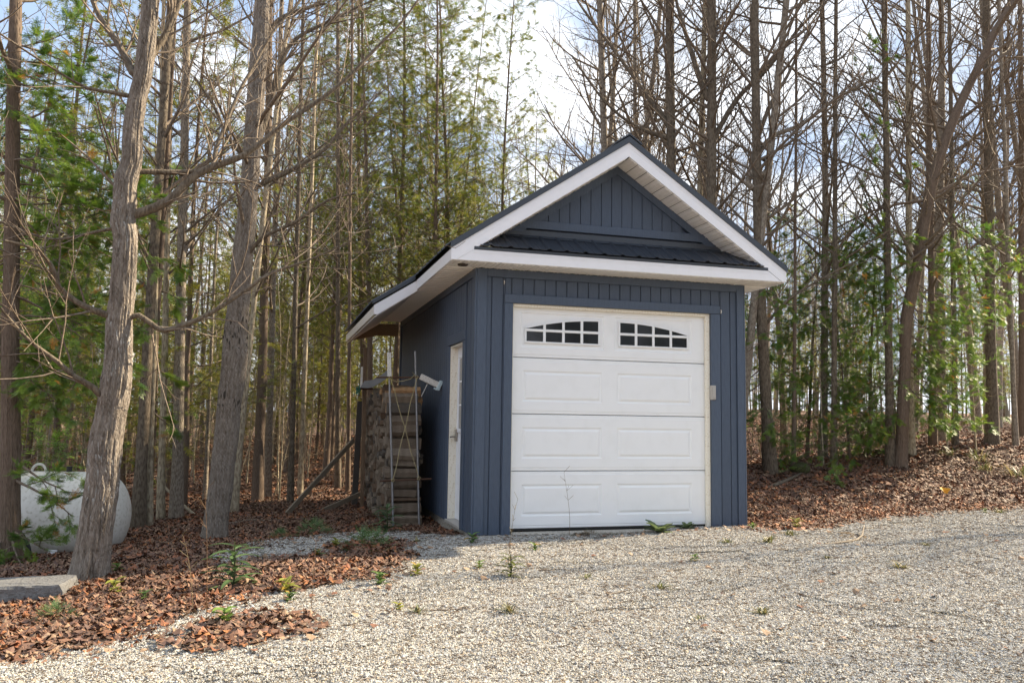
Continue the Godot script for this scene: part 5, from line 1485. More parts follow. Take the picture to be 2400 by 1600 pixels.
	var lims := [
		[Vector3(-4.74, 4.05, -0.69), Vector3(-4.00, 3.99, -0.68), 0.016, -0.02],
		[Vector3(-4.72, 3.69, -0.68), Vector3(-3.80, 3.63, -0.78), 0.016, -0.02],
		[Vector3(-4.69, 3.34, -0.67), Vector3(-4.00, 3.02, -0.16), 0.016, -0.02],
		[Vector3(-4.67, 3.08, -0.67), Vector3(-3.86, 2.96, -0.64), 0.016, -0.02],
		[Vector3(-4.66, 2.90, -0.66), Vector3(-3.57, 3.47, -0.97), 0.016, -0.02],
		[Vector3(-4.64, 2.56, -0.66), Vector3(-3.97, 2.41, -0.57), 0.016, -0.02],
		[Vector3(-4.62, 2.34, -0.65), Vector3(-3.76, 2.10, -0.82), 0.016, -0.02],
		[Vector3(-4.61, 2.13, -0.65), Vector3(-4.09, 1.72, -0.08), 0.016, -0.02],
		[Vector3(-4.59, 1.87, -0.64), Vector3(-3.95, 1.68, -0.67), 0.016, -0.02],
		[Vector3(-4.51, 0.70, -0.62), Vector3(-3.72, 0.44, -0.13), 0.016, -0.02],
		[Vector3(-4.50, 0.53, -0.62), Vector3(-3.85, 0.22, -0.07), 0.016, -0.02],
		[Vector3(-4.46, -0.02, -0.61), Vector3(-4.13, -0.23, 0.01), 0.016, -0.02],
		[Vector3(-4.47, 0.04, -0.61), Vector3(-4.06, -0.08, -0.02), 0.016, -0.02],
		[Vector3(-4.80, 4.95, -0.70), Vector3(-4.14, 4.91, -0.72), 0.016, -0.02],
		[Vector3(-4.77, 4.54, -0.70), Vector3(-4.24, 4.37, -0.54), 0.016, -0.02],
		[Vector3(-4.57, 1.62, -0.64), Vector3(-4.08, 1.33, -0.29), 0.016, -0.02],
		[Vector3(-4.65, 2.73, -0.66), Vector3(-5.30, 2.54, -1.06), 0.016, -0.02],
		[Vector3(-4.71, 3.60, -0.68), Vector3(-5.29, 3.38, -0.85), 0.016, -0.02],
		[Vector3(-4.59, 1.87, -0.64), Vector3(-5.08, 1.61, -0.78), 0.016, -0.02],
		[Vector3(-4.46, 0.00, -0.61), Vector3(-4.65, -0.22, -0.24), 0.016, -0.02],
		[Vector3(-4.81, 5.00, -0.71), Vector3(-4.87, 4.45, -0.35), 0.012, -0.02],
		[Vector3(-4.80, 4.88, -0.70), Vector3(-4.08, 4.83, -0.26), 0.012, -0.02],
		[Vector3(-4.79, 4.76, -0.70), Vector3(-4.00, 4.85, -0.69), 0.012, -0.02],
		[Vector3(-4.78, 4.64, -0.70), Vector3(-4.27, 4.53, -0.60), 0.012, -0.02],
		[Vector3(-4.77, 4.52, -0.70), Vector3(-4.82, 4.05, -0.29), 0.012, -0.02],
		[Vector3(-4.77, 4.41, -0.69), Vector3(-4.34, 4.41, -0.36), 0.012, -0.02],
		[Vector3(-4.76, 4.29, -0.69), Vector3(-4.23, 3.92, -0.45), 0.012, -0.02],
		[Vector3(-4.75, 4.17, -0.69), Vector3(-4.62, 4.36, -1.27), 0.012, -0.02],
		[Vector3(-4.74, 4.06, -0.69), Vector3(-4.86, 3.81, -0.63), 0.012, -0.02],
		[Vector3(-4.73, 3.94, -0.68), Vector3(-4.16, 3.96, -0.79), 0.012, -0.02],
		[Vector3(-4.73, 3.83, -0.68), Vector3(-4.31, 3.75, -1.07), 0.012, -0.02],
		[Vector3(-4.72, 3.71, -0.68), Vector3(-4.03, 3.61, -0.03), 0.012, -0.02],
		[Vector3(-4.71, 3.60, -0.68), Vector3(-5.33, 3.36, -0.56), 0.012, -0.02],
		[Vector3(-4.70, 3.48, -0.68), Vector3(-3.50, 3.39, -0.64), 0.012, -0.02],
		[Vector3(-4.69, 3.37, -0.67), Vector3(-3.49, 3.31, -0.21), 0.012, -0.02],
		[Vector3(-4.69, 3.25, -0.67), Vector3(-3.57, 3.38, -0.70), 0.012, -0.02],
		[Vector3(-4.68, 3.14, -0.67), Vector3(-5.03, 2.95, -1.05), 0.012, -0.02],
		[Vector3(-4.67, 3.03, -0.67), Vector3(-3.42, 2.74, -0.36), 0.012, -0.02],
		[Vector3(-4.66, 2.91, -0.66), Vector3(-4.14, 2.95, -0.60), 0.012, -0.02],
		[Vector3(-4.66, 2.80, -0.66), Vector3(-3.93, 2.97, -0.97), 0.012, -0.02],
		[Vector3(-4.65, 2.69, -0.66), Vector3(-5.03, 2.39, -0.50), 0.012, -0.02],
		[Vector3(-4.64, 2.57, -0.66), Vector3(-4.03, 2.64, -0.35), 0.012, -0.02],
		[Vector3(-4.63, 2.46, -0.66), Vector3(-4.00, 2.35, -0.38), 0.012, -0.02],
		[Vector3(-4.62, 2.35, -0.65), Vector3(-3.43, 2.00, 0.01), 0.012, -0.02],
		[Vector3(-4.62, 2.24, -0.65), Vector3(-5.13, 2.27, -1.04), 0.012, -0.02],
		[Vector3(-4.61, 2.13, -0.65), Vector3(-3.41, 2.18, -0.66), 0.012, -0.02],
		[Vector3(-4.60, 2.02, -0.65), Vector3(-4.29, 2.14, -0.91), 0.012, -0.02],
		[Vector3(-4.59, 1.91, -0.64), Vector3(-4.16, 1.92, -0.50), 0.012, -0.02],
		[Vector3(-4.59, 1.80, -0.64), Vector3(-4.79, 1.69, -0.69), 0.012, -0.02],
		[Vector3(-4.58, 1.69, -0.64), Vector3(-4.05, 1.50, -0.30), 0.012, -0.02],
		[Vector3(-4.57, 1.58, -0.64), Vector3(-4.19, 1.60, -0.13), 0.012, -0.02],
		[Vector3(-4.55, 1.25, -0.63), Vector3(-4.11, 1.17, -0.91), 0.012, -0.02],
		[Vector3(-4.53, 0.92, -0.63), Vector3(-5.01, 0.64, -1.37), 0.012, -0.02],
		[Vector3(-4.46, -0.04, -0.61), Vector3(-4.12, 0.09, -0.15), 0.012, -0.02]]
	for l in lims:
		l[0] -= host.position
		l[1] -= host.position
	cedar_sprays(host, lims, 61, 0.12, 5.2, spray)
	var second := thing("young_cedar", "young cedar with green sprays showing right of the crooked maple", "tree", on(-3.65, -3.17))
	var m := MB.new()
	m.tube(PackedVector3Array([Vector3(0, -0.1, 0), Vector3(0.05, 2.0, 0), Vector3(0.08, 4.5, 0), Vector3(0.1, 7.5, 0)]), PackedFloat32Array([0.06, 0.05, 0.035, 0.008]), 10)
	obj("trunk", m, M.bark_cedar, second)
	lims = [
		[Vector3(-3.78, 4.34, -3.31), Vector3(-3.44, 4.56, -3.52), 0.014, -0.03],
		[Vector3(-3.73, 3.29, -3.30), Vector3(-3.25, 3.10, -3.36), 0.014, -0.03],
		[Vector3(-3.71, 2.82, -3.29), Vector3(-3.26, 2.71, -3.16), 0.014, -0.03],
		[Vector3(-3.75, 3.75, -3.30), Vector3(-3.95, 3.22, -3.05), 0.014, -0.03],
		[Vector3(-3.65, 1.79, -3.27), Vector3(-3.29, 1.64, -3.37), 0.014, -0.03],
		[Vector3(-3.62, 1.23, -3.26), Vector3(-3.24, 0.95, -3.26), 0.014, -0.03],
		[Vector3(-3.69, 2.48, -3.28), Vector3(-4.02, 2.11, -3.17), 0.014, -0.03]]
	for l in lims:
		l[0] = Vector3(0.05, l[0].y - second.position.y, 0)
		l[1] -= second.position
	cedar_sprays(second, lims, 62, 0.20, 4.0, spray)
	host = tree_of("reddish right trunk of the touching pair")
	lims = [
		[Vector3(7.99, 4.80, -2.14), Vector3(8.61, 3.92, -1.57), 0.012, -0.03],
		[Vector3(7.96, 4.70, -2.14), Vector3(6.37, 3.63, -2.21), 0.012, -0.03],
		[Vector3(7.94, 4.61, -2.15), Vector3(6.96, 3.96, -2.44), 0.012, -0.03],
		[Vector3(7.92, 4.52, -2.16), Vector3(8.83, 3.89, -1.28), 0.012, -0.03],
		[Vector3(7.90, 4.43, -2.16), Vector3(7.31, 3.74, -2.15), 0.012, -0.03],
		[Vector3(7.88, 4.34, -2.17), Vector3(6.73, 4.01, -3.05), 0.012, -0.03],
		[Vector3(7.86, 4.25, -2.18), Vector3(9.51, 3.35, -1.97), 0.012, -0.03],
		[Vector3(7.83, 4.15, -2.18), Vector3(7.08, 3.97, -2.91), 0.012, -0.03],
		[Vector3(7.81, 4.06, -2.19), Vector3(8.35, 3.87, -1.79), 0.012, -0.03],
		[Vector3(7.79, 3.97, -2.19), Vector3(7.71, 3.63, -1.55), 0.012, -0.03],
		[Vector3(7.77, 3.88, -2.20), Vector3(6.97, 3.33, -2.54), 0.012, -0.03],
		[Vector3(7.75, 3.79, -2.21), Vector3(8.21, 3.53, -1.74), 0.012, -0.03],
		[Vector3(7.73, 3.70, -2.21), Vector3(7.19, 3.20, -2.45), 0.012, -0.03],
		[Vector3(7.71, 3.61, -2.22), Vector3(8.34, 2.88, -2.24), 0.012, -0.03],
		[Vector3(7.68, 3.52, -2.23), Vector3(8.21, 2.61, -1.30), 0.012, -0.03],
		[Vector3(7.66, 3.43, -2.23), Vector3(7.39, 3.09, -2.88), 0.012, -0.03],
		[Vector3(7.64, 3.34, -2.24), Vector3(8.60, 2.92, -1.37), 0.012, -0.03],
		[Vector3(7.62, 3.25, -2.24), Vector3(6.26, 2.64, -2.02), 0.012, -0.03],
		[Vector3(7.60, 3.16, -2.25), Vector3(6.71, 2.46, -2.14), 0.012, -0.03],
		[Vector3(7.60, 3.07, -2.25), Vector3(8.30, 2.71, -1.84), 0.012, -0.03],
		[Vector3(7.60, 2.98, -2.25), Vector3(9.19, 2.46, -2.45), 0.012, -0.03],
		[Vector3(7.60, 2.89, -2.25), Vector3(6.07, 2.39, -2.62), 0.012, -0.03],
		[Vector3(7.59, 2.80, -2.25), Vector3(8.64, 2.63, -1.82), 0.012, -0.03],
		[Vector3(7.59, 2.71, -2.25), Vector3(8.48, 2.12, -2.31), 0.012, -0.03],
		[Vector3(7.59, 2.62, -2.25), Vector3(8.51, 2.03, -1.73), 0.012, -0.03],
		[Vector3(7.59, 2.53, -2.25), Vector3(8.10, 2.10, -2.22), 0.012, -0.03],
		[Vector3(7.58, 2.44, -2.25), Vector3(8.33, 1.72, -2.09), 0.012, -0.03],
		[Vector3(7.58, 2.36, -2.26), Vector3(9.18, 1.73, -2.34), 0.012, -0.03],
		[Vector3(7.58, 2.27, -2.26), Vector3(7.99, 1.58, -1.73), 0.012, -0.03],
		[Vector3(7.58, 2.18, -2.26), Vector3(6.10, 1.52, -1.98), 0.012, -0.03],
		[Vector3(7.57, 2.09, -2.26), Vector3(9.03, 1.60, -2.52), 0.012, -0.03],
		[Vector3(7.57, 2.00, -2.26), Vector3(8.38, 1.51, -2.02), 0.012, -0.03],
		[Vector3(7.57, 1.91, -2.26), Vector3(6.56, 1.66, -2.66), 0.012, -0.03],
		[Vector3(7.57, 1.83, -2.26), Vector3(7.78, 1.18, -1.65), 0.012, -0.03],
		[Vector3(7.56, 1.74, -2.26), Vector3(8.12, 1.32, -1.28), 0.012, -0.03],
		[Vector3(7.56, 1.65, -2.26), Vector3(7.17, 0.89, -2.61), 0.012, -0.03],
		[Vector3(7.56, 1.56, -2.26), Vector3(5.60, 1.03, -2.00), 0.012, -0.03],
		[Vector3(7.56, 1.47, -2.26), Vector3(6.89, 1.00, -2.67), 0.012, -0.03]]
	for l in lims:
		l[0] -= host.position
		l[1] -= host.position
	cedar_sprays(host, lims, 71, 0.12, 4.6, spray)
	host = tree_of("grey trunk behind the slim dark trunk")
	lims = [
		[Vector3(6.99, 4.66, -3.46), Vector3(5.63, 3.84, -3.34), 0.012, -0.03],
		[Vector3(6.99, 4.56, -3.47), Vector3(8.09, 4.03, -3.95), 0.012, -0.03],
		[Vector3(6.99, 4.45, -3.47), Vector3(5.58, 3.71, -3.61), 0.012, -0.03],
		[Vector3(6.98, 4.35, -3.47), Vector3(7.74, 4.29, -3.76), 0.012, -0.03],
		[Vector3(6.98, 4.24, -3.47), Vector3(8.37, 3.86, -3.52), 0.012, -0.03],
		[Vector3(6.98, 4.14, -3.47), Vector3(6.53, 3.53, -4.22), 0.012, -0.03],
		[Vector3(6.98, 4.03, -3.47), Vector3(7.38, 3.58, -3.14), 0.012, -0.03],
		[Vector3(6.98, 3.93, -3.47), Vector3(7.88, 3.53, -3.20), 0.012, -0.03],
		[Vector3(6.97, 3.82, -3.47), Vector3(6.72, 3.45, -4.12), 0.012, -0.03],
		[Vector3(6.97, 3.72, -3.47), Vector3(7.08, 2.82, -2.97), 0.012, -0.03],
		[Vector3(6.97, 3.61, -3.47), Vector3(5.95, 3.30, -3.05), 0.012, -0.03],
		[Vector3(6.97, 3.51, -3.47), Vector3(6.37, 2.64, -3.63), 0.012, -0.03],
		[Vector3(6.97, 3.41, -3.47), Vector3(7.65, 2.58, -3.09), 0.012, -0.03],
		[Vector3(6.96, 3.30, -3.47), Vector3(6.30, 2.85, -4.41), 0.012, -0.03],
		[Vector3(6.96, 3.20, -3.47), Vector3(6.40, 2.79, -3.60), 0.012, -0.03],
		[Vector3(6.96, 3.09, -3.47), Vector3(6.24, 2.68, -3.45), 0.012, -0.03],
		[Vector3(6.96, 2.99, -3.47), Vector3(6.25, 2.51, -4.33), 0.012, -0.03],
		[Vector3(6.96, 2.89, -3.47), Vector3(6.04, 2.44, -4.01), 0.012, -0.03],
		[Vector3(6.95, 2.78, -3.48), Vector3(6.11, 2.48, -3.85), 0.012, -0.03],
		[Vector3(6.95, 2.68, -3.48), Vector3(7.79, 1.95, -3.82), 0.012, -0.03],
		[Vector3(6.95, 2.58, -3.48), Vector3(6.28, 1.80, -3.23), 0.012, -0.03],
		[Vector3(6.95, 2.47, -3.48), Vector3(5.90, 1.92, -3.78), 0.012, -0.03],
		[Vector3(6.95, 2.37, -3.48), Vector3(6.64, 2.18, -4.19), 0.012, -0.03],
		[Vector3(6.94, 2.27, -3.48), Vector3(7.88, 1.92, -3.17), 0.012, -0.03],
		[Vector3(6.94, 2.17, -3.48), Vector3(6.11, 2.01, -4.28), 0.012, -0.03],
		[Vector3(6.94, 2.06, -3.48), Vector3(7.27, 1.54, -3.23), 0.012, -0.03],
		[Vector3(6.94, 1.96, -3.48), Vector3(6.01, 1.73, -3.23), 0.012, -0.03],
		[Vector3(6.94, 1.86, -3.48), Vector3(7.84, 1.71, -3.63), 0.012, -0.03],
		[Vector3(6.93, 1.76, -3.48), Vector3(8.10, 1.11, -3.44), 0.012, -0.03],
		[Vector3(6.93, 1.66, -3.48), Vector3(6.14, 1.21, -3.07), 0.012, -0.03],
		[Vector3(6.93, 1.56, -3.48), Vector3(7.95, 0.90, -3.42), 0.012, -0.03],
		[Vector3(6.93, 1.45, -3.48), Vector3(8.11, 0.81, -3.26), 0.012, -0.03],
		[Vector3(6.93, 1.35, -3.48), Vector3(5.77, 1.06, -3.18), 0.012, -0.03],
		[Vector3(6.92, 1.25, -3.48), Vector3(8.57, 1.07, -3.77), 0.012, -0.03]]
	for l in lims:
		l[0] -= host.position
		l[1] -= host.position
	cedar_sprays(host, lims, 72, 0.12, 4.4, spray)
	host = tree_of("stout brown trunk nearest the garage")
	lims = [
		[Vector3(5.19, 3.50, -2.57), Vector3(5.11, 3.06, -2.06), 0.012, -0.03],
		[Vector3(5.18, 3.28, -2.57), Vector3(5.67, 2.93, -2.45), 0.012, -0.03],
		[Vector3(5.18, 3.07, -2.57), Vector3(4.70, 2.90, -2.56), 0.012, -0.03],
		[Vector3(5.18, 2.86, -2.57), Vector3(4.79, 2.46, -2.68), 0.012, -0.03],
		[Vector3(5.18, 2.64, -2.57), Vector3(5.21, 2.45, -2.17), 0.012, -0.03],
		[Vector3(5.17, 2.43, -2.57), Vector3(4.24, 1.92, -2.16), 0.012, -0.03],
		[Vector3(5.17, 2.22, -2.57), Vector3(5.53, 1.64, -2.02), 0.012, -0.03],
		[Vector3(5.17, 2.01, -2.57), Vector3(4.90, 1.51, -3.36), 0.012, -0.03],
		[Vector3(5.17, 1.79, -2.57), Vector3(4.51, 1.26, -2.77), 0.012, -0.03],
		[Vector3(5.16, 1.58, -2.57), Vector3(4.97, 1.10, -1.93), 0.012, -0.03],
		[Vector3(5.16, 1.37, -2.57), Vector3(4.90, 1.18, -2.59), 0.012, -0.03],
		[Vector3(5.16, 1.17, -2.57), Vector3(5.60, 0.80, -2.20), 0.012, -0.03],
		[Vector3(5.15, 0.96, -2.57), Vector3(5.70, 0.63, -2.92), 0.012, -0.03],
		[Vector3(5.15, 0.75, -2.58), Vector3(6.22, 0.28, -3.06), 0.012, -0.03]]
	for l in lims:
		l[0] -= host.position
		l[1] -= host.position
	cedar_sprays(host, lims, 73, 0.11, 4.0, spray)
	host = tree_of("dark left trunk of the touching pair")
	lims = [
		[Vector3(7.50, 7.77, -2.35), Vector3(6.89, 7.19, -2.00), 0.008, -0.03],
		[Vector3(7.49, 7.52, -2.35), Vector3(7.18, 7.33, -2.37), 0.008, -0.03],
		[Vector3(7.49, 7.27, -2.35), Vector3(7.77, 7.19, -2.28), 0.008, -0.03],
		[Vector3(7.48, 7.02, -2.36), Vector3(7.61, 7.39, -3.06), 0.008, -0.03],
		[Vector3(7.47, 6.78, -2.36), Vector3(7.09, 6.31, -2.34), 0.008, -0.03],
		[Vector3(7.47, 6.53, -2.36), Vector3(7.61, 6.23, -2.21), 0.008, -0.03],
		[Vector3(7.46, 6.28, -2.36), Vector3(7.10, 5.92, -2.58), 0.008, -0.03],
		[Vector3(7.45, 6.04, -2.36), Vector3(6.54, 5.66, -1.83), 0.008, -0.03],
		[Vector3(7.45, 5.79, -2.37), Vector3(7.42, 5.69, -2.74), 0.008, -0.03],
		[Vector3(7.44, 5.55, -2.37), Vector3(7.38, 5.45, -2.85), 0.008, -0.03],
		[Vector3(7.43, 5.30, -2.37), Vector3(7.25, 5.00, -1.76), 0.008, -0.03],
		[Vector3(7.43, 5.06, -2.37), Vector3(7.36, 5.26, -2.95), 0.008, -0.03],
		[Vector3(7.42, 4.82, -2.37), Vector3(6.91, 4.71, -2.20), 0.008, -0.03],
		[Vector3(7.42, 4.58, -2.37), Vector3(6.96, 4.23, -2.18), 0.008, -0.03],
		[Vector3(7.41, 4.34, -2.38), Vector3(7.18, 4.08, -1.79), 0.008, -0.03],
		[Vector3(7.40, 4.10, -2.38), Vector3(7.47, 4.12, -2.99), 0.008, -0.03]]
	for l in lims:
		l[0] -= host.position
		l[1] -= host.position
	cedar_sprays(host, lims, 74, 0.10, 3.2, spray)
	host = tree_of("short-limbed dark trunk in the threesome")
	lims = [
		[Vector3(9.37, 4.09, -3.57), Vector3(10.22, 3.68, -3.71), 0.012, -0.03],
		[Vector3(9.37, 3.92, -3.57), Vector3(10.51, 3.37, -3.82), 0.012, -0.03],
		[Vector3(9.36, 3.74, -3.57), Vector3(10.23, 3.19, -4.04), 0.012, -0.03],
		[Vector3(9.36, 3.57, -3.58), Vector3(9.97, 2.95, -3.67), 0.012, -0.03],
		[Vector3(9.35, 3.40, -3.58), Vector3(10.37, 3.33, -4.08), 0.012, -0.03],
		[Vector3(9.35, 3.23, -3.58), Vector3(9.65, 2.89, -2.99), 0.012, -0.03],
		[Vector3(9.34, 3.06, -3.58), Vector3(8.50, 2.19, -3.27), 0.012, -0.03],
		[Vector3(9.34, 2.88, -3.58), Vector3(9.88, 2.06, -3.78), 0.012, -0.03],
		[Vector3(9.33, 2.71, -3.58), Vector3(8.47, 2.27, -3.10), 0.012, -0.03],
		[Vector3(9.33, 2.54, -3.59), Vector3(9.69, 2.18, -3.52), 0.012, -0.03],
		[Vector3(9.32, 2.37, -3.59), Vector3(8.48, 1.87, -3.48), 0.012, -0.03],
		[Vector3(9.32, 2.20, -3.59), Vector3(8.85, 1.79, -4.05), 0.012, -0.03],
		[Vector3(9.31, 2.03, -3.59), Vector3(9.14, 1.22, -4.36), 0.012, -0.03],
		[Vector3(9.31, 1.86, -3.59), Vector3(10.07, 1.36, -3.83), 0.012, -0.03]]
	for l in lims:
		l[0] -= host.position
		l[1] -= host.position
	cedar_sprays(host, lims, 75, 0.11, 4.0, spray)
	host = tree_of("stout straight trunk standing alone")
	lims = [
		[Vector3(10.23, 4.52, -3.06), Vector3(11.07, 4.49, -3.50), 0.008, -0.03],
		[Vector3(10.22, 4.23, -3.06), Vector3(9.68, 4.05, -2.89), 0.008, -0.03],
		[Vector3(10.20, 3.93, -3.07), Vector3(10.97, 4.00, -3.42), 0.008, -0.03],
		[Vector3(10.19, 3.64, -3.07), Vector3(9.29, 3.27, -2.51), 0.008, -0.03],
		[Vector3(10.18, 3.35, -3.07), Vector3(11.15, 3.17, -3.59), 0.008, -0.03]]
	for l in lims:
		l[0] -= host.position
		l[1] -= host.position
	cedar_sprays(host, lims, 76, 0.11, 3.2, spray)


func tree_of(words: String) -> Node3D:
	for o in get_children():
		if String(o.get_meta("label", "")).begins_with(words):
			return o
	return null

# sprays of cedar on limbs from p: a MultiMesh shared shape
func cedar_sprays(parent: Node3D, limbs: Array, sd: int, size: float, dens: float, spray: ArrayMesh) -> void:
	var g := RandomNumberGenerator.new()
	g.seed = sd
	var tw := MB.new()
	var at := []
	for l in limbs:
		var ends := []
		var a: Vector3 = l[0]
		var b: Vector3 = l[1]
		branch(tw, a, (b - a).normalized(), (b - a).length(), l[2], 2, g, 0.10, l[3], dens, ends)
		for e in ends:
			for k in 7:
				var d: Vector3 = ((e[1] as Vector3) + Vector3(g.randf_range(-0.7, 0.7), g.randf_range(-0.6, 0.25), g.randf_range(-0.7, 0.7))).normalized()
				var x := d.cross((Vector3.UP + Vector3(g.randf_range(-0.5, 0.5), 0, g.randf_range(-0.5, 0.5)))).normalized()
				var s := size * g.randf_range(0.6, 1.25)
				var pos: Vector3 = (e[0] as Vector3) - (e[1] as Vector3) * g.randf_range(0.0, 0.7) * float(e[2])
				at.append([Transform3D(Basis(x, x.cross(d).normalized() * -1.0, -d).scaled(Vector3.ONE * s), pos), g.randf()])
	obj("branches", tw, M.twig, parent)
	var mm := MultiMesh.new()
	mm.transform_format = MultiMesh.TRANSFORM_3D
	mm.use_colors = true
	mm.mesh = spray
	mm.instance_count = at.size()
	for i in at.size():
		mm.set_instance_transform(i, at[i][0])
		var k: float = at[i][1]
		var c := Color(0.9 + 0.5 * k, 0.9 + 0.35 * k, 0.9)
		if k > 0.965: c = Color(3.2, 0.9, 0.9)
		elif k < 0.25: c = Color(0.6, 0.75, 0.75)
		mm.set_instance_color(i, c)
	var o := MultiMeshInstance3D.new()
	o.name = "foliage"
	o.multimesh = mm
	o.material_override = M.leaf
	o.set_meta("kind", "stuff")
	parent.add_child(o, true)

func forest() -> void:
	var g := RandomNumberGenerator.new()
	g.seed = 4242
	var protos := []
	for k in 3:
		protos.append([0, make_tree(0, 1000 + k, 13.0 + k, 0.085 + 0.01 * k), "maple_tree"])
	for k in 4:
		protos.append([1, make_tree(1, 1100 + k, 11.0 + k, 0.032 + 0.007 * k), "bare_tree"])
	for k in 3:
		protos.append([2, make_tree(2, 1200 + k, 10.0 + k * 1.2, 0.055), "cedar_tree"])
	for k in 2:
		protos.append([3, make_tree(3, 1300 + k, 8.0 + k * 2.0, 0.08), "cedar_tree"])
	for k in 2:
		protos.append([5, make_tree(5, 1500 + k, 11.5 + k, 0.062), "cedar_tree"])
	for k in 2:
		protos.append([4, make_tree(4, 1400 + k, 4.0 + k, 0.022), "sapling"])
	var barks := [M.bark_maple, M.bark_maple, M.bark_cedar, M.bark_cedar, M.bark_pale, M.bark_cedar]
	var eye := Vector3(-2.08, 0, 8.59)
	var put := []
	var first := {}
	var place := func(pick: int, at: Vector3, size: float, label: String, group: String) -> void:
		var pr: Array = protos[pick]
		var turn := g.randf() * TAU
		if first.has(pick):
			copy(first[pick], label, at, turn, size, group)
		else:
			var bk: Material = barks[pr[0]]
			first[pick] = plant_tree(pr[1], pr[2], at, turn, size, bk, M.twig_lit if pr[0] in [1, 4] else M.twig, label, group)
		put.append(Vector2(at.x, at.z))
	# the tall green cedars right behind the garage
	var cedars := [[-0.1, -8.6, 12, 1.15, "green cedar in the clump behind the garage, left of the low eave"], [0.55, -9.6, 13, 1.2, "tallest dense cedar in the clump behind the left roof slope"], [1.1, -8.4, 12, 1.1, "green cedar in the clump behind the garage, nearest the roof ridge side"], [-0.9, -9.9, 13, 1.05, "cedar at the left edge of the clump behind the garage"], [1.9, -9.8, 12, 1.2, "dense cedar behind the middle of the garage's left roof slope"], [2.7, -9.0, 13, 1.0, "thinner cedar behind the garage, just left of the roof peak"], [-1.7, -11.0, 12, 0.95, "small cedar standing apart left of the clump behind the garage"], [0.2, -11.6, 13, 1.35, "tall cedar farthest back in the clump behind the garage"]]
	for e in cedars:
		place.call(e[2], on(e[0], e[1]), e[3], e[4], "tall cedars behind the garage")
	# green cedars on the right bank
	var bank := [[5.6, -3.9, 10, 0.55, "green cedar close behind the stout trunk beside the garage"], [6.7, -3.6, 11, 0.44, "green cedar behind the slim sunlit trunk on the right bank"], [7.7, -3.3, 10, 0.52, "broad green cedar behind the touching pair of trunks"], [8.6, -3.6, 11, 0.38, "low green cedar just right of the touching pair"], [4.6, -4.4, 10, 0.5, "green cedar against the garage's right rear wall"], [7.0, -2.9, 10, 0.32, "small cedar at the crest left of the touching pair"]]
	for e in bank:
		place.call(e[2], on(e[0], e[1]), e[3], e[4], "green cedars on the right bank")
	# green cedars at the left
	for e in [[-5.6, -3.2, 10, 0.8, "bushy green cedar right behind the propane tank"], [-4.3, -6.0, 11, 0.7, "green cedar behind the tank, seen between the two big maples"], [-7.2, -5.0, 10, 0.9, "green cedar at the far left behind the tank"]]:
		place.call(e[2], on(e[0], e[1]), e[3], e[4], "green cedars behind the tank")

	# the wood at large: nearer trees first
	var made := 0
	var tries := 0
	while made < 200 and tries < 6000:
		tries += 1
		var dist := lerpf(12.5, 44.0, pow(g.randf(), 0.75))
		var az := g.randf_range(-0.64, 0.57)
		var a := az - 0.2818 * -1.0
		var x := eye.x + dist * sin(a)
		var z := eye.z - dist * cos(a)
		if x > -2.2 and x < 4.6 and z > -8.6: continue
		if x > -3.0 and x < 0.5 and z > -7.5: continue
		if z > -2.2: continue
		if x > 3.0 and z > -4.2: continue
		# keep the lane and the path open
		if Geometry2D.is_point_in_polygon(Vector2(x, z), PackedVector2Array([Vector2(6.9, -5.3), Vector2(8.5, -5.4), Vector2(10.2, -6.9), Vector2(12.4, -9.0), Vector2(20, -13.2), Vector2(40, -25.0), Vector2(64, -41), Vector2(64, -50.5), Vector2(34, -29.5), Vector2(18, -17.2), Vector2(10.2, -10.6), Vector2(8.6, -9.0)])): continue
		if z < -8.0 and z > -13.0 and x < -0.5 and absf(z + 11.0 + (x + 6.0) * -0.2) < 0.9: continue
		var ok := true
		for q in put:
			if (q as Vector2).distance_squared_to(Vector2(x, z)) < (0.5 if dist < 25.0 else 0.8): ok = false; break
		if not ok: continue
		var left := az < 0.05
		var k := g.randf()
		var pick := 0
		if left:
			pick = g.randi_range(3, 6) if k < 0.27 else (g.randi_range(7, 9) if k < 0.82 else (g.randi_range(0, 2) if k < 0.86 else g.randi_range(14, 15)))
		else:
			if g.randf() < 0.35: continue
			pick = g.randi_range(3, 6) if k < 0.52 else (g.randi_range(0, 2) if k < 0.72 else (g.randi_range(10, 11) if k < 0.80 else g.randi_range(14, 15)))
		var label := ""
		var group := ""
		var kinds := ["bare maple", "slim bare pole tree", "thin cedar coloured as sunlit yellow-green", "green cedar", "pale thin sapling", "feathery cedar"]
		var deep := "in the front row" if dist < 19.0 else ("midway" if dist < 28.0 else "deep in the wood")
		var spot := "behind the propane tank"
		if az > -0.48: spot = "between the two big maples"
		if az > -0.355: spot = "between the grey maple and the woodpile"
		if az > -0.2: spot = "above the garage's low left eave"
		if az > 0.05: spot = "over the garage's right roof slope"
		if az > 0.30: spot = "just right of the garage"
		if az > 0.39: spot = "behind the touching pair of trunks"
		if az > 0.47: spot = "near the lone stout trunk at right"
		label = "%s %s %s" % [kinds[protos[pick][0]], deep, spot]
		group = "trees of the left wood" if left else "trees of the right wood"
		var size := g.randf_range(0.75, 1.2)
		if protos[pick][0] == 3: size *= 0.75
		place.call(pick, on(x, z), size, label, group)
		made += 1
	var limbed := [[5.6, -7.2, 0, "many-limbed maple nearest the garage's right rear corner"], [6.4, -9.4, 1, "many-limbed maple beyond the bend of the far lane"], [4.8, -9.0, 2, "many-limbed maple hidden low behind the garage's rear right corner"], [11.4, -5.6, 0, "many-limbed maple at the lane's right side"], [13.2, -6.4, 1, "many-limbed maple farthest right before the lane"], [10.4, -4.6, 2, "many-limbed maple just behind the lone stout trunk"], [13.0, -4.4, 0, "many-limbed maple at the picture's right margin"]]
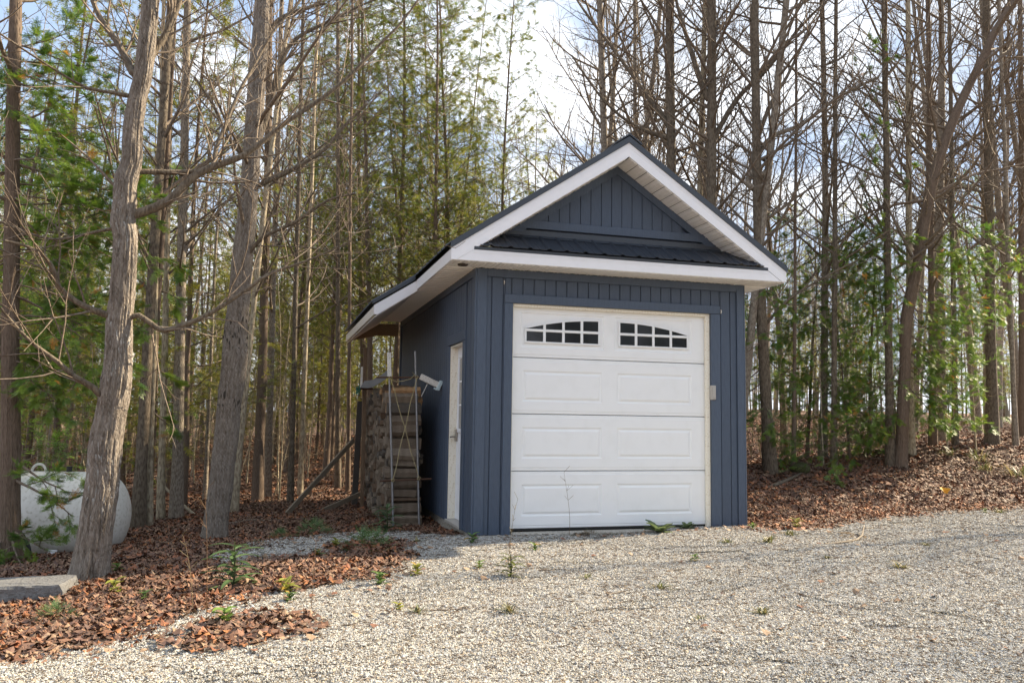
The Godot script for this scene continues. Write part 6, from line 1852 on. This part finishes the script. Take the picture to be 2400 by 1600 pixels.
	for e in limbed:
		place.call(e[2], on(e[0], e[1]), g.randf_range(0.9, 1.1), e[3], "maples behind the right bank")
	# trees outside the frame: bare ones at the right placed to band the low sun on the drive, unseen ones behind the camera placed to darken the panes
	for e in [[13.5, 0.6, 0], [17.0, 2.2, 1], [14.8, 3.6, 2], [21.0, 1.6, 0], [19.0, 4.6, 2], [13.0, 5.6, 1], [16.2, 6.8, 0], [23.0, 3.4, 1], [18.4, 0.4, 4], [15.4, 5.0, 5], [20.5, 6.2, 2]]:
		place.call(e[2], on(e[0], e[1]), 1.0, "bare tree out of view at right, placed to band the sunlight on the drive", "out of view trees right of the drive")
	for i in 36:
		var x := -4.0 + 0.8 * i + g.randf_range(-0.5, 0.5)
		place.call([12, 11, 13, 10, 12, 0][i % 6], on(x, 23.0 + g.randf_range(-3.0, 5.0)), g.randf_range(1.0, 1.3), "unseen tree behind the camera, placed to darken the panes of the door", "unseen trees behind the camera")
	# brush filling the left wood, past counting
	for pk in [8, 14, 15]:
		var at := []
		while at.size() < (24 if pk < 10 else 110):
			var dist := lerpf(13.5, 42.0, g.randf())
			var a := g.randf_range(-0.62, 0.02) + 0.2818
			var q := Vector2(eye.x + dist * sin(a), eye.z - dist * cos(a))
			if q.x > -1.2 and q.y > -7.5 or q.y > -3.4: continue
			var size := g.randf_range(0.35, 0.9) if pk < 10 else g.randf_range(0.5, 0.9)
			at.append(Transform3D(Basis(Vector3.UP, g.randf() * TAU).scaled(Vector3.ONE * size), on(q.x, q.y)))
		mass("undergrowth", "tangle of young cedars and twiggy brush filling the left wood", "undergrowth", protos[pk][1], at, barks[protos[pk][0]], M.twig_lit)
	for pk in [14, 15]:
		var at := []
		for i in 26:
			at.append(Transform3D(Basis(Vector3.UP, g.randf() * TAU).scaled(Vector3.ONE * g.randf_range(0.35, 0.7)), on(g.randf_range(3.7, 9.5), g.randf_range(-6.5, -2.6))))
		mass("undergrowth", "twiggy brush among the trunks on the right bank", "undergrowth", protos[pk][1], at, barks[4], M.twig_lit)
	# the far wood, one mass
	for pk in [0, 3, 4, 8]:
		var at := []
		for i in 130:
			var dist := g.randf_range(44.0, 90.0)
			var a := g.randf_range(-0.75, 0.75) + 0.2818
			var p := on(eye.x + dist * sin(a), eye.z - dist * cos(a))
			at.append(Transform3D(Basis(Vector3.UP, g.randf() * TAU).scaled(Vector3.ONE * g.randf_range(0.9, 1.5)), p))
		mass("distant_wood", "mass of far bare trees closing off the wood", "woodland", protos[pk][1], at, barks[protos[pk][0]], M.twig_lit if protos[pk][0] == 1 else M.twig)

func mass(called: String, label: String, category: String, t: Dictionary, at: Array, bark: Material, twig: Material) -> void:
	for bit in ["trunk", "twigs", "leaves"]:
		if t[bit]:
			lay(called, label, category, t[bit], M.leaf if bit == "leaves" else (bark if bit == "trunk" else twig), at)

# ---------------------------------------------------------------- ground cover
func maple_leaf(mb: MB, p: Vector3, b: Basis, s: float, curl: float, g: RandomNumberGenerator) -> void:
	var tips := [0.0, 0.75, 1.35, 2.2, 2.75, 3.53, 4.08, 4.93, 5.53]
	var rad := [1.0, 0.62, 0.92, 0.58, 0.68, 0.66, 0.56, 0.9, 0.6]
	var ring := []
	for k in 9:
		var a: float = tips[k] + g.randf_range(-0.1, 0.1)
		var r: float = rad[k] * s
		var x := sin(a) * r
		var y := cos(a) * r
		ring.append(p + b * Vector3(x, curl * (x * x * 1.6 - 0.5 * y * y) / s + g.randf_range(-0.1, 0.1) * s, y))
	for k in 9:
		mb.tri(ring[k], ring[(k + 1) % 9], p)

func litter_patch(sd: int, count: int, radius: float, cols: Array) -> ArrayMesh:
	var g := RandomNumberGenerator.new()
	g.seed = sd
	var mb := MB.new()
	for i in count:
		var a := g.randf() * TAU
		var r := radius * sqrt(g.randf())
		mb.col = lobed(cols, g)
		var b := Basis.from_euler(Vector3(g.randfn(0, 0.22), g.randf() * TAU, g.randfn(0, 0.22)))
		maple_leaf(mb, Vector3(cos(a) * r, g.randf_range(0.004, 0.026), sin(a) * r), b, g.randf_range(0.016, 0.040), g.randf_range(-0.3, 0.6), g)
	return mb.mesh()

func stone_patch(sd: int, count: int, radius: float) -> ArrayMesh:
	var g := RandomNumberGenerator.new()
	g.seed = sd
	var mb := MB.new()
	for i in count:
		var a := g.randf() * TAU
		var r := radius * sqrt(g.randf())
		var s := g.randf_range(0.0028, 0.0062) if g.randf() < 0.94 else g.randf_range(0.007, 0.012)
		var k := g.randf_range(0.72, 1.12)
		mb.col = Color(0.435, 0.425, 0.395) * k
		var w := g.randf()
		if w < 0.16: mb.col = Color(0.20, 0.17, 0.135) * k
		elif w < 0.28: mb.col = Color(0.37, 0.37, 0.38) * k
		elif w < 0.37: mb.col = Color(0.44, 0.37, 0.27) * k
		var p := Vector3(cos(a) * r, g.randf_range(-0.001, 0.004), sin(a) * r)
		var b := Basis.from_euler(Vector3(g.randf() * TAU, g.randf() * TAU, g.randf() * TAU)).scaled(Vector3(s, s * 0.72, s * g.randf_range(0.8, 1.35)))
		var q := []
		for d in [Vector3.RIGHT, Vector3.UP, Vector3.BACK, Vector3.LEFT, Vector3.DOWN, Vector3.FORWARD]:
			q.append(p + b * (d + Vector3(g.randf_range(-0.3, 0.3), g.randf_range(-0.3, 0.3), g.randf_range(-0.3, 0.3))))
		for f in [[0, 1, 2], [1, 3, 2], [3, 4, 2], [4, 0, 2], [1, 0, 5], [3, 1, 5], [4, 3, 5], [0, 4, 5]]:
			mb.tri_out(q[f[0]], q[f[1]], q[f[2]], p)
	for i in 26:
		var a := g.randf() * TAU
		var r := radius * sqrt(g.randf())
		mb.col = Color(0.09, 0.06, 0.04) * g.randf_range(0.6, 1.6)
		var p := Vector3(cos(a) * r, 0.008, sin(a) * r)
		var d := Vector3(cos(a * 5.0), g.randf_range(-0.1, 0.2), sin(a * 5.0)) * g.randf_range(0.008, 0.03)
		mb.tube(PackedVector3Array([p - d, p + Vector3(0, 0.003, 0), p + d]), PackedFloat32Array([0.0012, 0.0022, 0.0012]), 3)
	return mb.mesh()

func lay(called: String, label: String, category: String, shape: ArrayMesh, mat: Material, at: Array) -> void:
	var mm := MultiMesh.new()
	mm.transform_format = MultiMesh.TRANSFORM_3D
	mm.mesh = shape
	mm.instance_count = at.size()
	for i in at.size(): mm.set_instance_transform(i, at[i])
	var o := MultiMeshInstance3D.new()
	o.name = called
	o.multimesh = mm
	o.material_override = mat
	add_child(o, true)
	tag(o, label, category, "", "stuff")

func laid(x: float, z: float, up: float, turn: float, size: float) -> Transform3D:
	var e := 0.1
	var y := Vector3(hh(x - e, z) - hh(x + e, z), 2.0 * e, hh(x, z - e) - hh(x, z + e)).normalized()
	var xx := Vector3(cos(turn), 0, sin(turn))
	xx = (xx - y * y.dot(xx)).normalized()
	return Transform3D(Basis(xx, y, xx.cross(y)).scaled(Vector3.ONE * size), Vector3(x, hh(x, z) + wobble(x, z) + up, z))

func inside_garage(x: float, z: float) -> bool:
	return x > -0.03 and x < W + 0.03 and z < 0.02 and z > -L

func litter() -> void:
	var g := RandomNumberGenerator.new()
	g.seed = 99
	var browns := [Color(0.155, 0.083, 0.052), Color(0.115, 0.064, 0.045), Color(0.195, 0.11, 0.068), Color(0.095, 0.055, 0.04), Color(0.25, 0.165, 0.105), Color(0.165, 0.078, 0.045)]
	var reds := browns + [Color(0.27, 0.11, 0.04), Color(0.22, 0.085, 0.04)]
	var shapes := []
	for k in 3:
		shapes.append(litter_patch(500 + k, 170, 0.27, browns if k < 2 else reds))
	var thin := litter_patch(510, 4, 0.30, browns)
	var stones := []
	for k in 3:
		stones.append(stone_patch(600 + k, 2100, 0.26))
	var drive := gravel_outline()
	var piles := leaf_piles()
	var leaf_at := [[], [], []]
	var thin_at := []
	var stone_at := [[], [], []]
	var eye := Vector2(-2.08, 8.59)
	var ahead := Vector2(sin(0.2818), -cos(0.2818))
	var x := -9.0
	while x < 16.0:
		var z := -12.0
		while z < 6.2:
			var px := x + g.randf_range(-0.12, 0.12)
			var pz := z + g.randf_range(-0.12, 0.12)
			z += 0.2
			var to := Vector2(px, pz) - eye
			var dep := to.dot(ahead)
			var across := absf(to.dot(Vector2(ahead.y, -ahead.x)))
			if dep < 2.6 or across > dep * 0.66 + 0.5: continue
			if inside_garage(px, pz): continue
			var p := Vector2(px, pz)
			var on_gravel := Geometry2D.is_point_in_polygon(p, drive)
			var piled := false
			for pl in piles:
				if Geometry2D.is_point_in_polygon(p, pl): piled = true
			if on_gravel:
				if dep < 11.5:
					var k := g.randi() % 3
					(stone_at[k] as Array).append(laid(px, pz, 0.031, g.randf() * TAU, g.randf_range(0.9, 1.15)))
				var by_edge := false
				for o in [Vector2(0.3, 0), Vector2(-0.3, 0), Vector2(0, 0.3), Vector2(0, -0.3)]:
					if not Geometry2D.is_point_in_polygon(p + o, drive): by_edge = true
					for pl in piles:
						if Geometry2D.is_point_in_polygon(p + o, pl): by_edge = true
				if g.randf() < (0.75 if by_edge else 0.035):
					thin_at.append(laid(px, pz, 0.034, g.randf() * TAU, 1.0))
			if not on_gravel or piled:
				var keep := 1.0 if dep < 13.0 else 0.6
				if g.randf() < keep * (1.0 if not on_gravel else 0.85):
					var k := 2 if px > 3.0 and g.randf() < 0.7 else g.randi() % 3
					(leaf_at[k] as Array).append(laid(px, pz, 0.01 if not on_gravel else 0.035, g.randf() * TAU, g.randf_range(0.95, 1.25)))
		x += 0.2
	# thinner leaves further into the wood
	for i in 4200:
		var dist := lerpf(13.0, 45.0, g.randf())
		var a := g.randf_range(-0.62, 0.62) + 0.2818
		var q := eye + Vector2(sin(a), -cos(a)) * dist
		if inside_garage(q.x, q.y): continue
		(leaf_at[g.randi() % 3] as Array).append(laid(q.x, q.y, 0.02, g.randf() * TAU, g.randf_range(1.15, 1.6)))
	for k in 3:
		lay("fallen_leaves", ["brown dry leaves carpeting the ground round the trees", "dark brown dry leaves carpeting the ground", "russet dry leaves carpeting the bank and the wood"][k], "leaves", shapes[k], M.litter, leaf_at[k])
		lay("gravel_stones", "loose pale crushed stone covering the drive", "gravel", stones[k], M.stone, stone_at[k])
	lay("fallen_leaves", "scattered single leaves lying on the pale gravel", "leaves", thin, M.litter, thin_at)

func weed(kind: int, sd: int, s: float) -> Array:
	# [part name, mesh] pairs of one small plant of height or spread s
	var g := RandomNumberGenerator.new()
	g.seed = sd
	var out := []
	var mb := MB.new()
	var blade := func(m: MB, a: Vector3, d: Vector3, l: float, w: float, droop: float) -> void:
		var side := d.cross(Vector3.UP).normalized() * w
		var p := a
		var prev := side * 0.35
		for i in 4:
			var u := (i + 1) / 4.0
			var q := a + d * l * u - Vector3(0, droop * l * u * u, 0)
			var now := side * ([1.0, 1.0, 0.65, 0.03][i] as float)
			var lift := Vector3(0, w * 0.25, 0)
			m.quad(p - prev + lift, p, q, q - now + lift)
			m.quad(p, p + prev + lift, q + now + lift, q)
			p = q
			prev = now
	match kind:
		0, 4:
			var n := 26 if kind == 0 else 13
			var stem := MB.new()
			stem.col = Color(0.09, 0.10, 0.04)
			stem.tube(PackedVector3Array([Vector3(0, -0.02, 0), Vector3(0.01, s * 0.3, 0), Vector3(0.0, s * 0.75, 0.01)]), PackedFloat32Array([0.008, 0.006, 0.003]), 6)
			if kind == 0: out.append(["stem", stem])
			for k in n:
				var m := MB.new()
				var a := k * 2.4 + g.randf_range(-0.2, 0.2)
				var b := g.randf_range(0.7, 1.25)
				m.col = Color(0.075, 0.13, 0.05) * b if kind == 0 else Color(0.12, 0.165, 0.075) * b
				if kind == 0 and sd % 3 == 1: m.col = Color(0.13, 0.15, 0.03) * b
				var up := g.randf_range(0.15, 0.8) if kind == 0 else g.randf_range(0.25, 1.3)
				var at := Vector3(0, s * 0.7 * (k / float(n)), 0) if kind == 0 else Vector3(0, 0.01, 0)
				var d := Vector3(cos(a), up, sin(a)).normalized()
				blade.call(m, at, d, s * g.randf_range(0.38, 0.6) * (1.2 if kind == 4 else 1.0), s * (0.05 if kind == 0 else 0.13), 0.35)
				out.append(["leaf", m])
			return out
		1:
			for k in 170:
				var a := g.randf() * TAU
				var r := sqrt(g.randf())
				var b := g.randf_range(0.6, 1.3)
				mb.col = Color(0.10, 0.175, 0.06) * b
				if r > 0.75 and g.randf() < 0.3: mb.col = Color(0.26, 0.05, 0.03) * b
				var p := Vector3(cos(a) * r * s * 0.5, s * 0.42 * (1.0 - r * r) * g.randf_range(0.5, 1.0) + 0.02, sin(a) * r * s * 0.5)
				var d := Vector3(cos(a) * r, 0.5, sin(a) * r).normalized().rotated(Vector3.UP, g.randf_range(-0.8, 0.8))
				frond(mb, p, d, Vector3.UP, s * g.randf_range(0.14, 0.24), g, 3)
		2, 6:
			for k in 46 if kind == 2 else 150:
				var a := g.randf() * TAU
				var b := g.randf_range(0.7, 1.3)
				mb.col = Color(0.12, 0.135, 0.045) * b if kind == 2 else Color(0.24, 0.165, 0.09) * b
				if kind == 2 and g.randf() < 0.35: mb.col = Color(0.24, 0.20, 0.10) * b
				var d := Vector3(cos(a), g.randf_range(0.3, 2.2) if kind == 2 else g.randf_range(0.02, 0.5), sin(a)).normalized()
				var r := s * (0.22 if kind == 2 else 0.45) * sqrt(g.randf())
				blade.call(mb, Vector3(cos(a * 3.0) * r, 0.005, sin(a * 3.0) * r), d, s * g.randf_range(0.4, 0.95) * (1.0 if kind == 2 else 0.5), 0.0035 + s * 0.006, 0.4)
		3:
			mb.col = Color(0.17, 0.10, 0.05) if sd % 2 else Color(0.22, 0.17, 0.09)
			var p := PackedVector3Array()
			var r := PackedFloat32Array()
			var lean := g.randf_range(-0.12, 0.12)
			for i in 8:
				var u := i / 7.0
				p.push_back(Vector3(lean * s * u * u * 2.0, s * u - 0.01, 0.02 * sin(u * 5.0)))
				r.push_back(0.0022 * (1.0 - 0.6 * u))
			mb.tube(p, r, 5)
			for k in 7:
				var i := 4 + k % 4
				var a := g.randf() * TAU
				var d := Vector3(cos(a), 0.9, sin(a)).normalized()
				mb.rod(p[mini(i, 7)], p[mini(i, 7)] + d * s * g.randf_range(0.05, 0.16), 0.0013, 4)
		5:
			for k in 15:
				var a := k * 2.4
				var b := g.randf_range(0.75, 1.3)
				mb.col = [Color(0.12, 0.19, 0.04), Color(0.21, 0.22, 0.04), Color(0.09, 0.15, 0.04)][sd % 3] * b
				if g.randf() < 0.08: mb.col = Color(0.30, 0.20, 0.03)
				var d := Vector3(cos(a), g.randf_range(0.2, 1.1), sin(a)).normalized()
				blade.call(mb, Vector3(0, s * 0.05 * k * 0.6, 0), d, s * g.randf_range(0.22, 0.5), s * 0.09, 0.35)
		7:
			for k in 130:
				var a := g.randf() * TAU
				var r := sqrt(g.randf())
				var b := g.randf_range(0.6, 1.3)
				mb.col = [Color(0.16, 0.07, 0.045), Color(0.20, 0.13, 0.07), Color(0.09, 0.09, 0.04)][g.randi() % 3] * b
				var p := Vector3(cos(a) * r * s * 0.5, 0.01 + 0.06 * (1.0 - r) * g.randf(), sin(a) * r * s * 0.22)
				frond(mb, p, Vector3(cos(a * 2.0), 0.5, sin(a * 2.0)).normalized(), Vector3.UP, 0.06 * g.randf_range(0.7, 1.5), g, 3)
		8:
			for k in 110:
				var a := g.randf() * TAU
				var y := g.randf()
				var r := sqrt(g.randf()) * 0.5 * s * (1.0 - 0.6 * y)
				var b := g.randf_range(0.6, 1.3)
				mb.col = Color(0.045, 0.085, 0.028) * b
				frond(mb, Vector3(cos(a) * r, y * s, sin(a) * r), Vector3(cos(a), 0.2, sin(a)).normalized(), Vector3.UP, s * g.randf_range(0.12, 0.22), g, 4)
	out.append(["leaves", mb])
	return out

func plants() -> void:
	var names := ["leafy_weed", "herb_clump", "grass_tuft", "dry_stalk", "rosette_weed", "seedling", "dry_grass", "dried_herb", "evergreen_seedling"]
	var sd := 700
	for e in [
		[-2.30, 2.08, 0, 0.42, "dark green many-fingered plant growing where leaves meet the upper gravel strip"],
		[-3.27, 0.88, 5, 0.16, "low broad-leaved weed with a yellow bud beside the crooked maple's foot"],
		[-3.12, 1.90, 5, 0.20, "bright green broad-leaved seedling below the crooked maple"],
		[-2.87, 2.25, 5, 0.13, "small dark green seedling among brown leaves left of the gravel"],
		[-3.33, 2.66, 1, 0.20, "mossy green tuft among the brown leaves near the left corner"],
		[-1.59, -0.58, 1, 0.34, "spreading green herb with red leaf tips at the upper gravel edge"],
		[-1.94, -0.47, 1, 0.20, "small ferny herb left of the red-tipped herb"],
		[-1.16, 0.68, 1, 0.42, "rounded mound of dark green herb on the leaf drift"],
		[-1.93, 2.40, 5, 0.22, "leafy green patch at the lower edge of the leaf drift"],
		[-1.91, 2.68, 5, 0.14, "yellowing seedling just below the leaf drift"],
		[-2.30, 3.24, 5, 0.24, "bright green weed at the left end of the lower leaf heap"],
		[-1.44, 0.43, 5, 0.18, "pair of small weeds on the upper gravel strip"],
		[-1.64, 1.05, 5, 0.16, "weed at the upper edge of the leaf drift"],
		[-0.79, -0.81, 0, 0.38, "tall yellow-green leafy weed at the foot of the left steel pipe"],
		[-0.61, 0.17, 2, 0.16, "flat green grass tuft on the gravel before the woodpile"],
		[-0.12, 0.50, 5, 0.20, "green weed against the garage's front left corner"],
		[-0.36, 1.76, 5, 0.14, "small bright weed in the gravel left of the door"],
		[-0.93, 2.03, 5, 0.18, "fresh green weed on open gravel below the dry grass clump"],
		[-1.26, 2.34, 5, 0.20, "reddish-green weed at the right end of the leaf drift"],
		[-1.12, 3.20, 2, 0.12, "olive grass tuft in the gravel left of centre"],
		[-1.23, 3.08, 5, 0.12, "tiny twiggy weed in the gravel left of centre"],
		[-0.77, 1.14, 6, 0.36, "matted clump of dry tan grass on the gravel before the woodpile"],
		[-0.28, 1.14, 6, 0.20, "small dry grass tuft by the garage's front left corner"],
		[-0.20, 2.13, 0, 0.24, "upright yellow-green weed with browning base left of the door"],
		[0.37, 0.99, 5, 0.16, "small upright green weed left of the door"],
		[1.27, 0.17, 7, 0.50, "flat red-brown dried herb patch before the middle of the door"],
		[2.04, 0.24, 4, 0.36, "big grey-green rosette with broad leaves at the door's foot"],
		[2.47, 0.07, 4, 0.20, "smaller green rosette right of the big rosette at the door's foot"],
		[1.58, 1.87, 5, 0.15, "single round-leaved weed on the gravel right of centre"],
		[1.59, 1.02, 6, 0.20, "dried brown tuft below the big rosette"],
		[1.82, 1.01, 6, 0.15, "small dried tuft right of the brown tuft below the rosette"],
		[2.30, 1.20, 2, 0.13, "spiky grass tuft on gravel before the garage's right corner"],
		[2.72, 1.26, 2, 0.20, "yellow-green grass tuft on gravel right of the garage"],
		[3.26, 0.85, 2, 0.16, "grass tuft at the leaf edge right of the garage"],
		[3.14, 0.34, 5, 0.14, "yellow weed at the garage's front right corner"],
		[3.66, 0.41, 5, 0.20, "yellow-leaved weed at the edge of the right leaf bank"],
		[3.93, 1.14, 6, 0.40, "low brown dried weeds on the gravel at right"],
		[4.90, 0.73, 6, 0.25, "dry brown tuft near the bank at right"],
		[3.00, 2.76, 2, 0.16, "olive grass tuft alone on the open gravel at right"],
		[4.08, 1.86, 2, 0.10, "small grass tuft on the right gravel above the lone tuft"],
		[2.66, 2.27, 2, 0.08, "tiny grass sprig on the gravel at right centre"],
		[1.95, 2.82, 3, 0.20, "single green stalk on the gravel at right centre"],
		[1.05, 0.10, 3, 0.62, "tall wiry dead stalk standing before the white door"],
		[-0.17, 1.95, 3, 0.55, "thin dark stalk beside the upright yellow-green weed"],
		[-2.42, 2.95, 3, 0.72, "tall reddish dry stalk at the gravel edge below the grey maple"],
		[-2.52, 2.73, 3, 0.45, "curving pale dry stalk left of the tall reddish stalk"],
		[-1.78, 2.96, 3, 0.40, "thin dry stem on gravel below the leaf drift"],
		[0.34, 2.43, 2, 0.13, "small grass tuft in the gravel below the door"],
		[0.71, 2.94, 2, 0.14, "brown and green flattened tuft in the mid gravel"],
		[0.49, 2.79, 6, 0.20, "flattened olive weed in the mid gravel below the door"],
		[-0.55, 3.33, 2, 0.14, "green weed low on the open gravel left of centre"],
		[1.03, 3.78, 2, 0.13, "grey-green tuft low on the open gravel at right"],
		[0.54, 3.84, 2, 0.08, "small brown tuft low in the gravel"],
		[8.91, -2.25, 2, 0.50, "tall green grass clump on the bank's crest"],
		[8.65, -2.55, 2, 0.40, "yellow-green grass clump on the bank's crest"],
		[9.00, -1.54, 2, 0.50, "bright green grass clump at the right edge of the bank"],
		[8.66, -1.84, 2, 0.34, "grass tuft on the bank below the crest"],
		[6.66, 0.07, 5, 0.14, "yellow-green weed at the bank's foot near the right edge"],
		[6.80, 0.16, 2, 0.16, "dull tuft at the bank's foot at the right edge"],
		[7.25, -3.18, 8, 0.75, "bushy evergreen seedling with shining leaves before the dark trunks"],
		[-2.15, 0.94, 8, 0.18, "green evergreen sprig among the leaves by the tank"],
	]:
		sd += 1
		var bits := weed(e[2], sd, e[3])
		var at := on(e[0], e[1], wobble(e[0], e[1]) + (0.02 if e[2] != 8 else 0.0))
		var o: Node3D
		if bits.size() == 1:
			o = obj(names[e[2]], bits[0][1], M.weed)
			o.position = at
		else:
			o = thing(names[e[2]], "", "", at)
			for b in bits:
				obj(b[0], b[1], M.weed, o)
		o.scale = Vector3.ONE * 1.12
		tag(o, e[4], "grass" if e[2] in [2, 6] else "plant")

func small_things() -> void:
	# stone slab lying at the left edge
	var m := MB.new()
	slab_shape(m, 1.25, 0.16, 0.40)
	var sl := obj("stone_slab", m, M.slab)
	sl.transform = Transform3D(Basis(Vector3.UP, 3.037) * Basis(Vector3.BACK, -0.02), Vector3(-4.08, -0.15, 1.58))
	tag(sl, "long grey stone slab lying in the leaves at the foot of the crooked maple", "stone slab")
	m = MB.new()
	var sp := SphereMesh.new()
	sp.radius = 0.15
	sp.height = 0.2
	sp.radial_segments = 24
	sp.rings = 14
	var arr := sp.get_mesh_arrays()
	var f := noise(71, 3.0, 3)
	var vs: PackedVector3Array = arr[Mesh.ARRAY_VERTEX]
	for i in vs.size():
		vs[i] *= 1.0 + 0.35 * f.get_noise_3dv(vs[i])
	arr[Mesh.ARRAY_VERTEX] = vs
	var am := ArrayMesh.new()
	am.add_surface_from_arrays(Mesh.PRIMITIVE_TRIANGLES, arr)
	var rock := obj("mossy_rock", am, M.moss)
	rock.position = on(5.75, -2.49, 0.08)
	tag(rock, "mossy boulder at the bank's edge beside thin trunks right of the garage", "rock")
	m = MB.new()
	m.tube(PackedVector3Array([on(3.12, 1.62, 0.05), on(3.40, 1.55, 0.05), on(3.62, 1.46, 0.05), on(3.82, 1.29, 0.06), on(4.04, 1.05, 0.12)]), PackedFloat32Array([0.014, 0.012, 0.011, 0.009, 0.007]), 8, true)
	tag(obj("fallen_branch", m, M.bark_maple), "crooked grey dead branch lying on the right-hand gravel below the bank", "branch")
	m = MB.new()
	m.tube(PackedVector3Array([on(4.22, -1.39, 0.03), on(5.03, -1.91, 0.04), on(5.87, -2.48, 0.04), on(6.61, -2.89, 0.05)]), PackedFloat32Array([0.035, 0.029, 0.023, 0.018]), 8, true)
	tag(obj("fallen_log", m, M.bark_dark), "thin dark log lying along the leafy bank right of the garage", "log")
	m = MB.new()
	m.tube(PackedVector3Array([on(-3.56, -1.28, 0.03), on(-3.34, -1.37, 0.05), on(-3.07, -0.69, 0.05), on(-2.86, -0.40, 0.03)]), PackedFloat32Array([0.020, 0.017, 0.013, 0.010]), 8, true)
	tag(obj("fallen_branch", m, M.board_old), "brown fallen branch in the leaves right of the propane tank", "branch")
	m = MB.new()
	m.tube(PackedVector3Array([on(-2.56, -2.53, 0.03), on(-2.31, -2.70, 0.05), on(-2.00, -2.70, 0.04)]), PackedFloat32Array([0.018, 0.013, 0.009]), 8, true)
	tag(obj("fallen_branch", m, M.twig), "dark branch lying in the leaves right of the grey maple", "branch")
	m = MB.new()
	m.tube(PackedVector3Array([Vector3(-3.61, 0.28, -4.22), Vector3(-3.32, -0.01, -4.03), Vector3(-3.03, -0.23, -3.84)]), PackedFloat32Array([0.014, 0.020, 0.024]), 8, true)
	tag(obj("broken_branch", m, M.bark_pale), "pale broken branch leaning from the ground left of the grey maple", "branch")
	var g := RandomNumberGenerator.new()
	g.seed = 33
	m = MB.new()
	m.col = Color(0.55, 0.27, 0.02)
	maple_leaf(m, Vector3.ZERO, Basis.from_euler(Vector3(0.9, 0.4, 0.3)), 0.10, 0.5, g)
	var lf := obj("maple_leaf", m, M.litter)
	lf.position = on(7.17, -1.13, 0.09)
	tag(lf, "single golden maple leaf standing on the right bank", "leaf")
	var k := 0
	for e in [
		[1.14, 2.34, "short dark twig beside a green sprig in the mid gravel"],
		[0.35, 3.02, "dark twig lying across the gravel below the door"],
		[0.25, 3.29, "crooked twig below the door, lowest of the three there"],
		[0.55, 3.10, "thin straight twig on the gravel below the rosette"],
		[-0.36, 2.51, "brown twig on the gravel below the upright weed"],
		[-0.89, 3.16, "fine twig on the open gravel left of centre"],
		[-2.41, 3.11, "dark stick at the gravel's left edge"],
		[-1.63, 3.53, "brown stick right of the lower leaf heap"],
		[-2.39, 3.69, "long thin stick below the lower leaf heap"],
		[4.68, 1.34, "fine twigs on the gravel under the bank at right"],
		[2.91, 2.32, "small forked twig on the right gravel"],
		[0.24, 1.95, "thin twig on the gravel before the door's left half"],
		[2.63, 1.75, "tiny twig on the gravel right of the garage"],
		[-2.02, 2.96, "bent twig on the gravel below the leaf drift"],
	]:
		k += 1
		m = MB.new()
		var a := g.randf_range(-0.5, 0.5)
		var long := g.randf_range(0.14, 0.32)
		var p := PackedVector3Array()
		var r := PackedFloat32Array()
		for i in 6:
			p.push_back(Vector3((i / 5.0 - 0.5) * long, 0.012 + 0.006 * sin(i * 2.0 + k), 0.018 * sin(i * 1.3 + k * 2.0)))
			r.push_back(0.006 * (1.0 - 0.1 * i))
		m.tube(p, r, 6, true)
		m.rod(p[3], p[3] + Vector3(0.05, 0.015, 0.05), 0.003, 5)
		var o := obj("fallen_twig", m, M.twig)
		o.transform = Transform3D(Basis(Vector3.UP, a), on(e[0], e[1], wobble(e[0], e[1]) + 0.03))
		tag(o, e[2], "twig", "twigs lying on the gravel")

func slab_shape(mb: MB, long: float, high: float, deep: float) -> void:
	# a split stone slab: broken edges all round, a nearly flat top
	var g := RandomNumberGenerator.new()
	g.seed = 17
	var rings := []
	var levels := [[-0.5, 0.0], [-0.15, 0.012], [0.2, 0.004], [0.42, -0.004], [0.5, -0.020]]
	for l in levels:
		var ring := []
		for k in 56:
			var u := k / 56.0 * 2.0 * (long + deep)
			var p := Vector2()
			if u < long: p = Vector2(u - long * 0.5, -deep * 0.5)
			elif u < long + deep: p = Vector2(long * 0.5, u - long - deep * 0.5)
			elif u < 2.0 * long + deep: p = Vector2(long * 1.5 + deep - u, deep * 0.5)
			else: p = Vector2(-long * 0.5, long * 2.0 + deep * 1.5 - u)
			p += p.normalized() * (l[1] + g.randf_range(-0.012, 0.012))
			ring.append(Vector3(p.x, l[0] * high + g.randf_range(-0.006, 0.006), p.y))
		rings.append(ring)
	for i in 4:
		for k in 56:
			var q := (k + 1) % 56
			mb.quad_out(rings[i][k], rings[i][q], rings[i + 1][q], rings[i + 1][k], Vector3(rings[i][k].x * 0.8, 0, 0))
	var mid := []
	for k in 56:
		mid.append(Vector3(rings[4][k].x * 0.8, high * 0.5 + g.randf_range(-0.003, 0.004), rings[4][k].z * 0.55))
	for k in 56:
		var q := (k + 1) % 56
		mb.quad_out(rings[4][k], rings[4][q], mid[q], mid[k], Vector3(0, -5, 0))
		mb.tri_out(mid[k], mid[q], Vector3(0, high * 0.5, 0), Vector3(0, -5, 0))

func rough_up(v: PackedVector3Array, amount: float) -> PackedVector3Array:
	var f := noise(9, 6.0, 2)
	for i in v.size():
		v[i] += Vector3(f.get_noise_3dv(v[i]), f.get_noise_3dv(v[i] + Vector3(9, 0, 0)), f.get_noise_3dv(v[i] + Vector3(0, 9, 0))) * amount
	return v
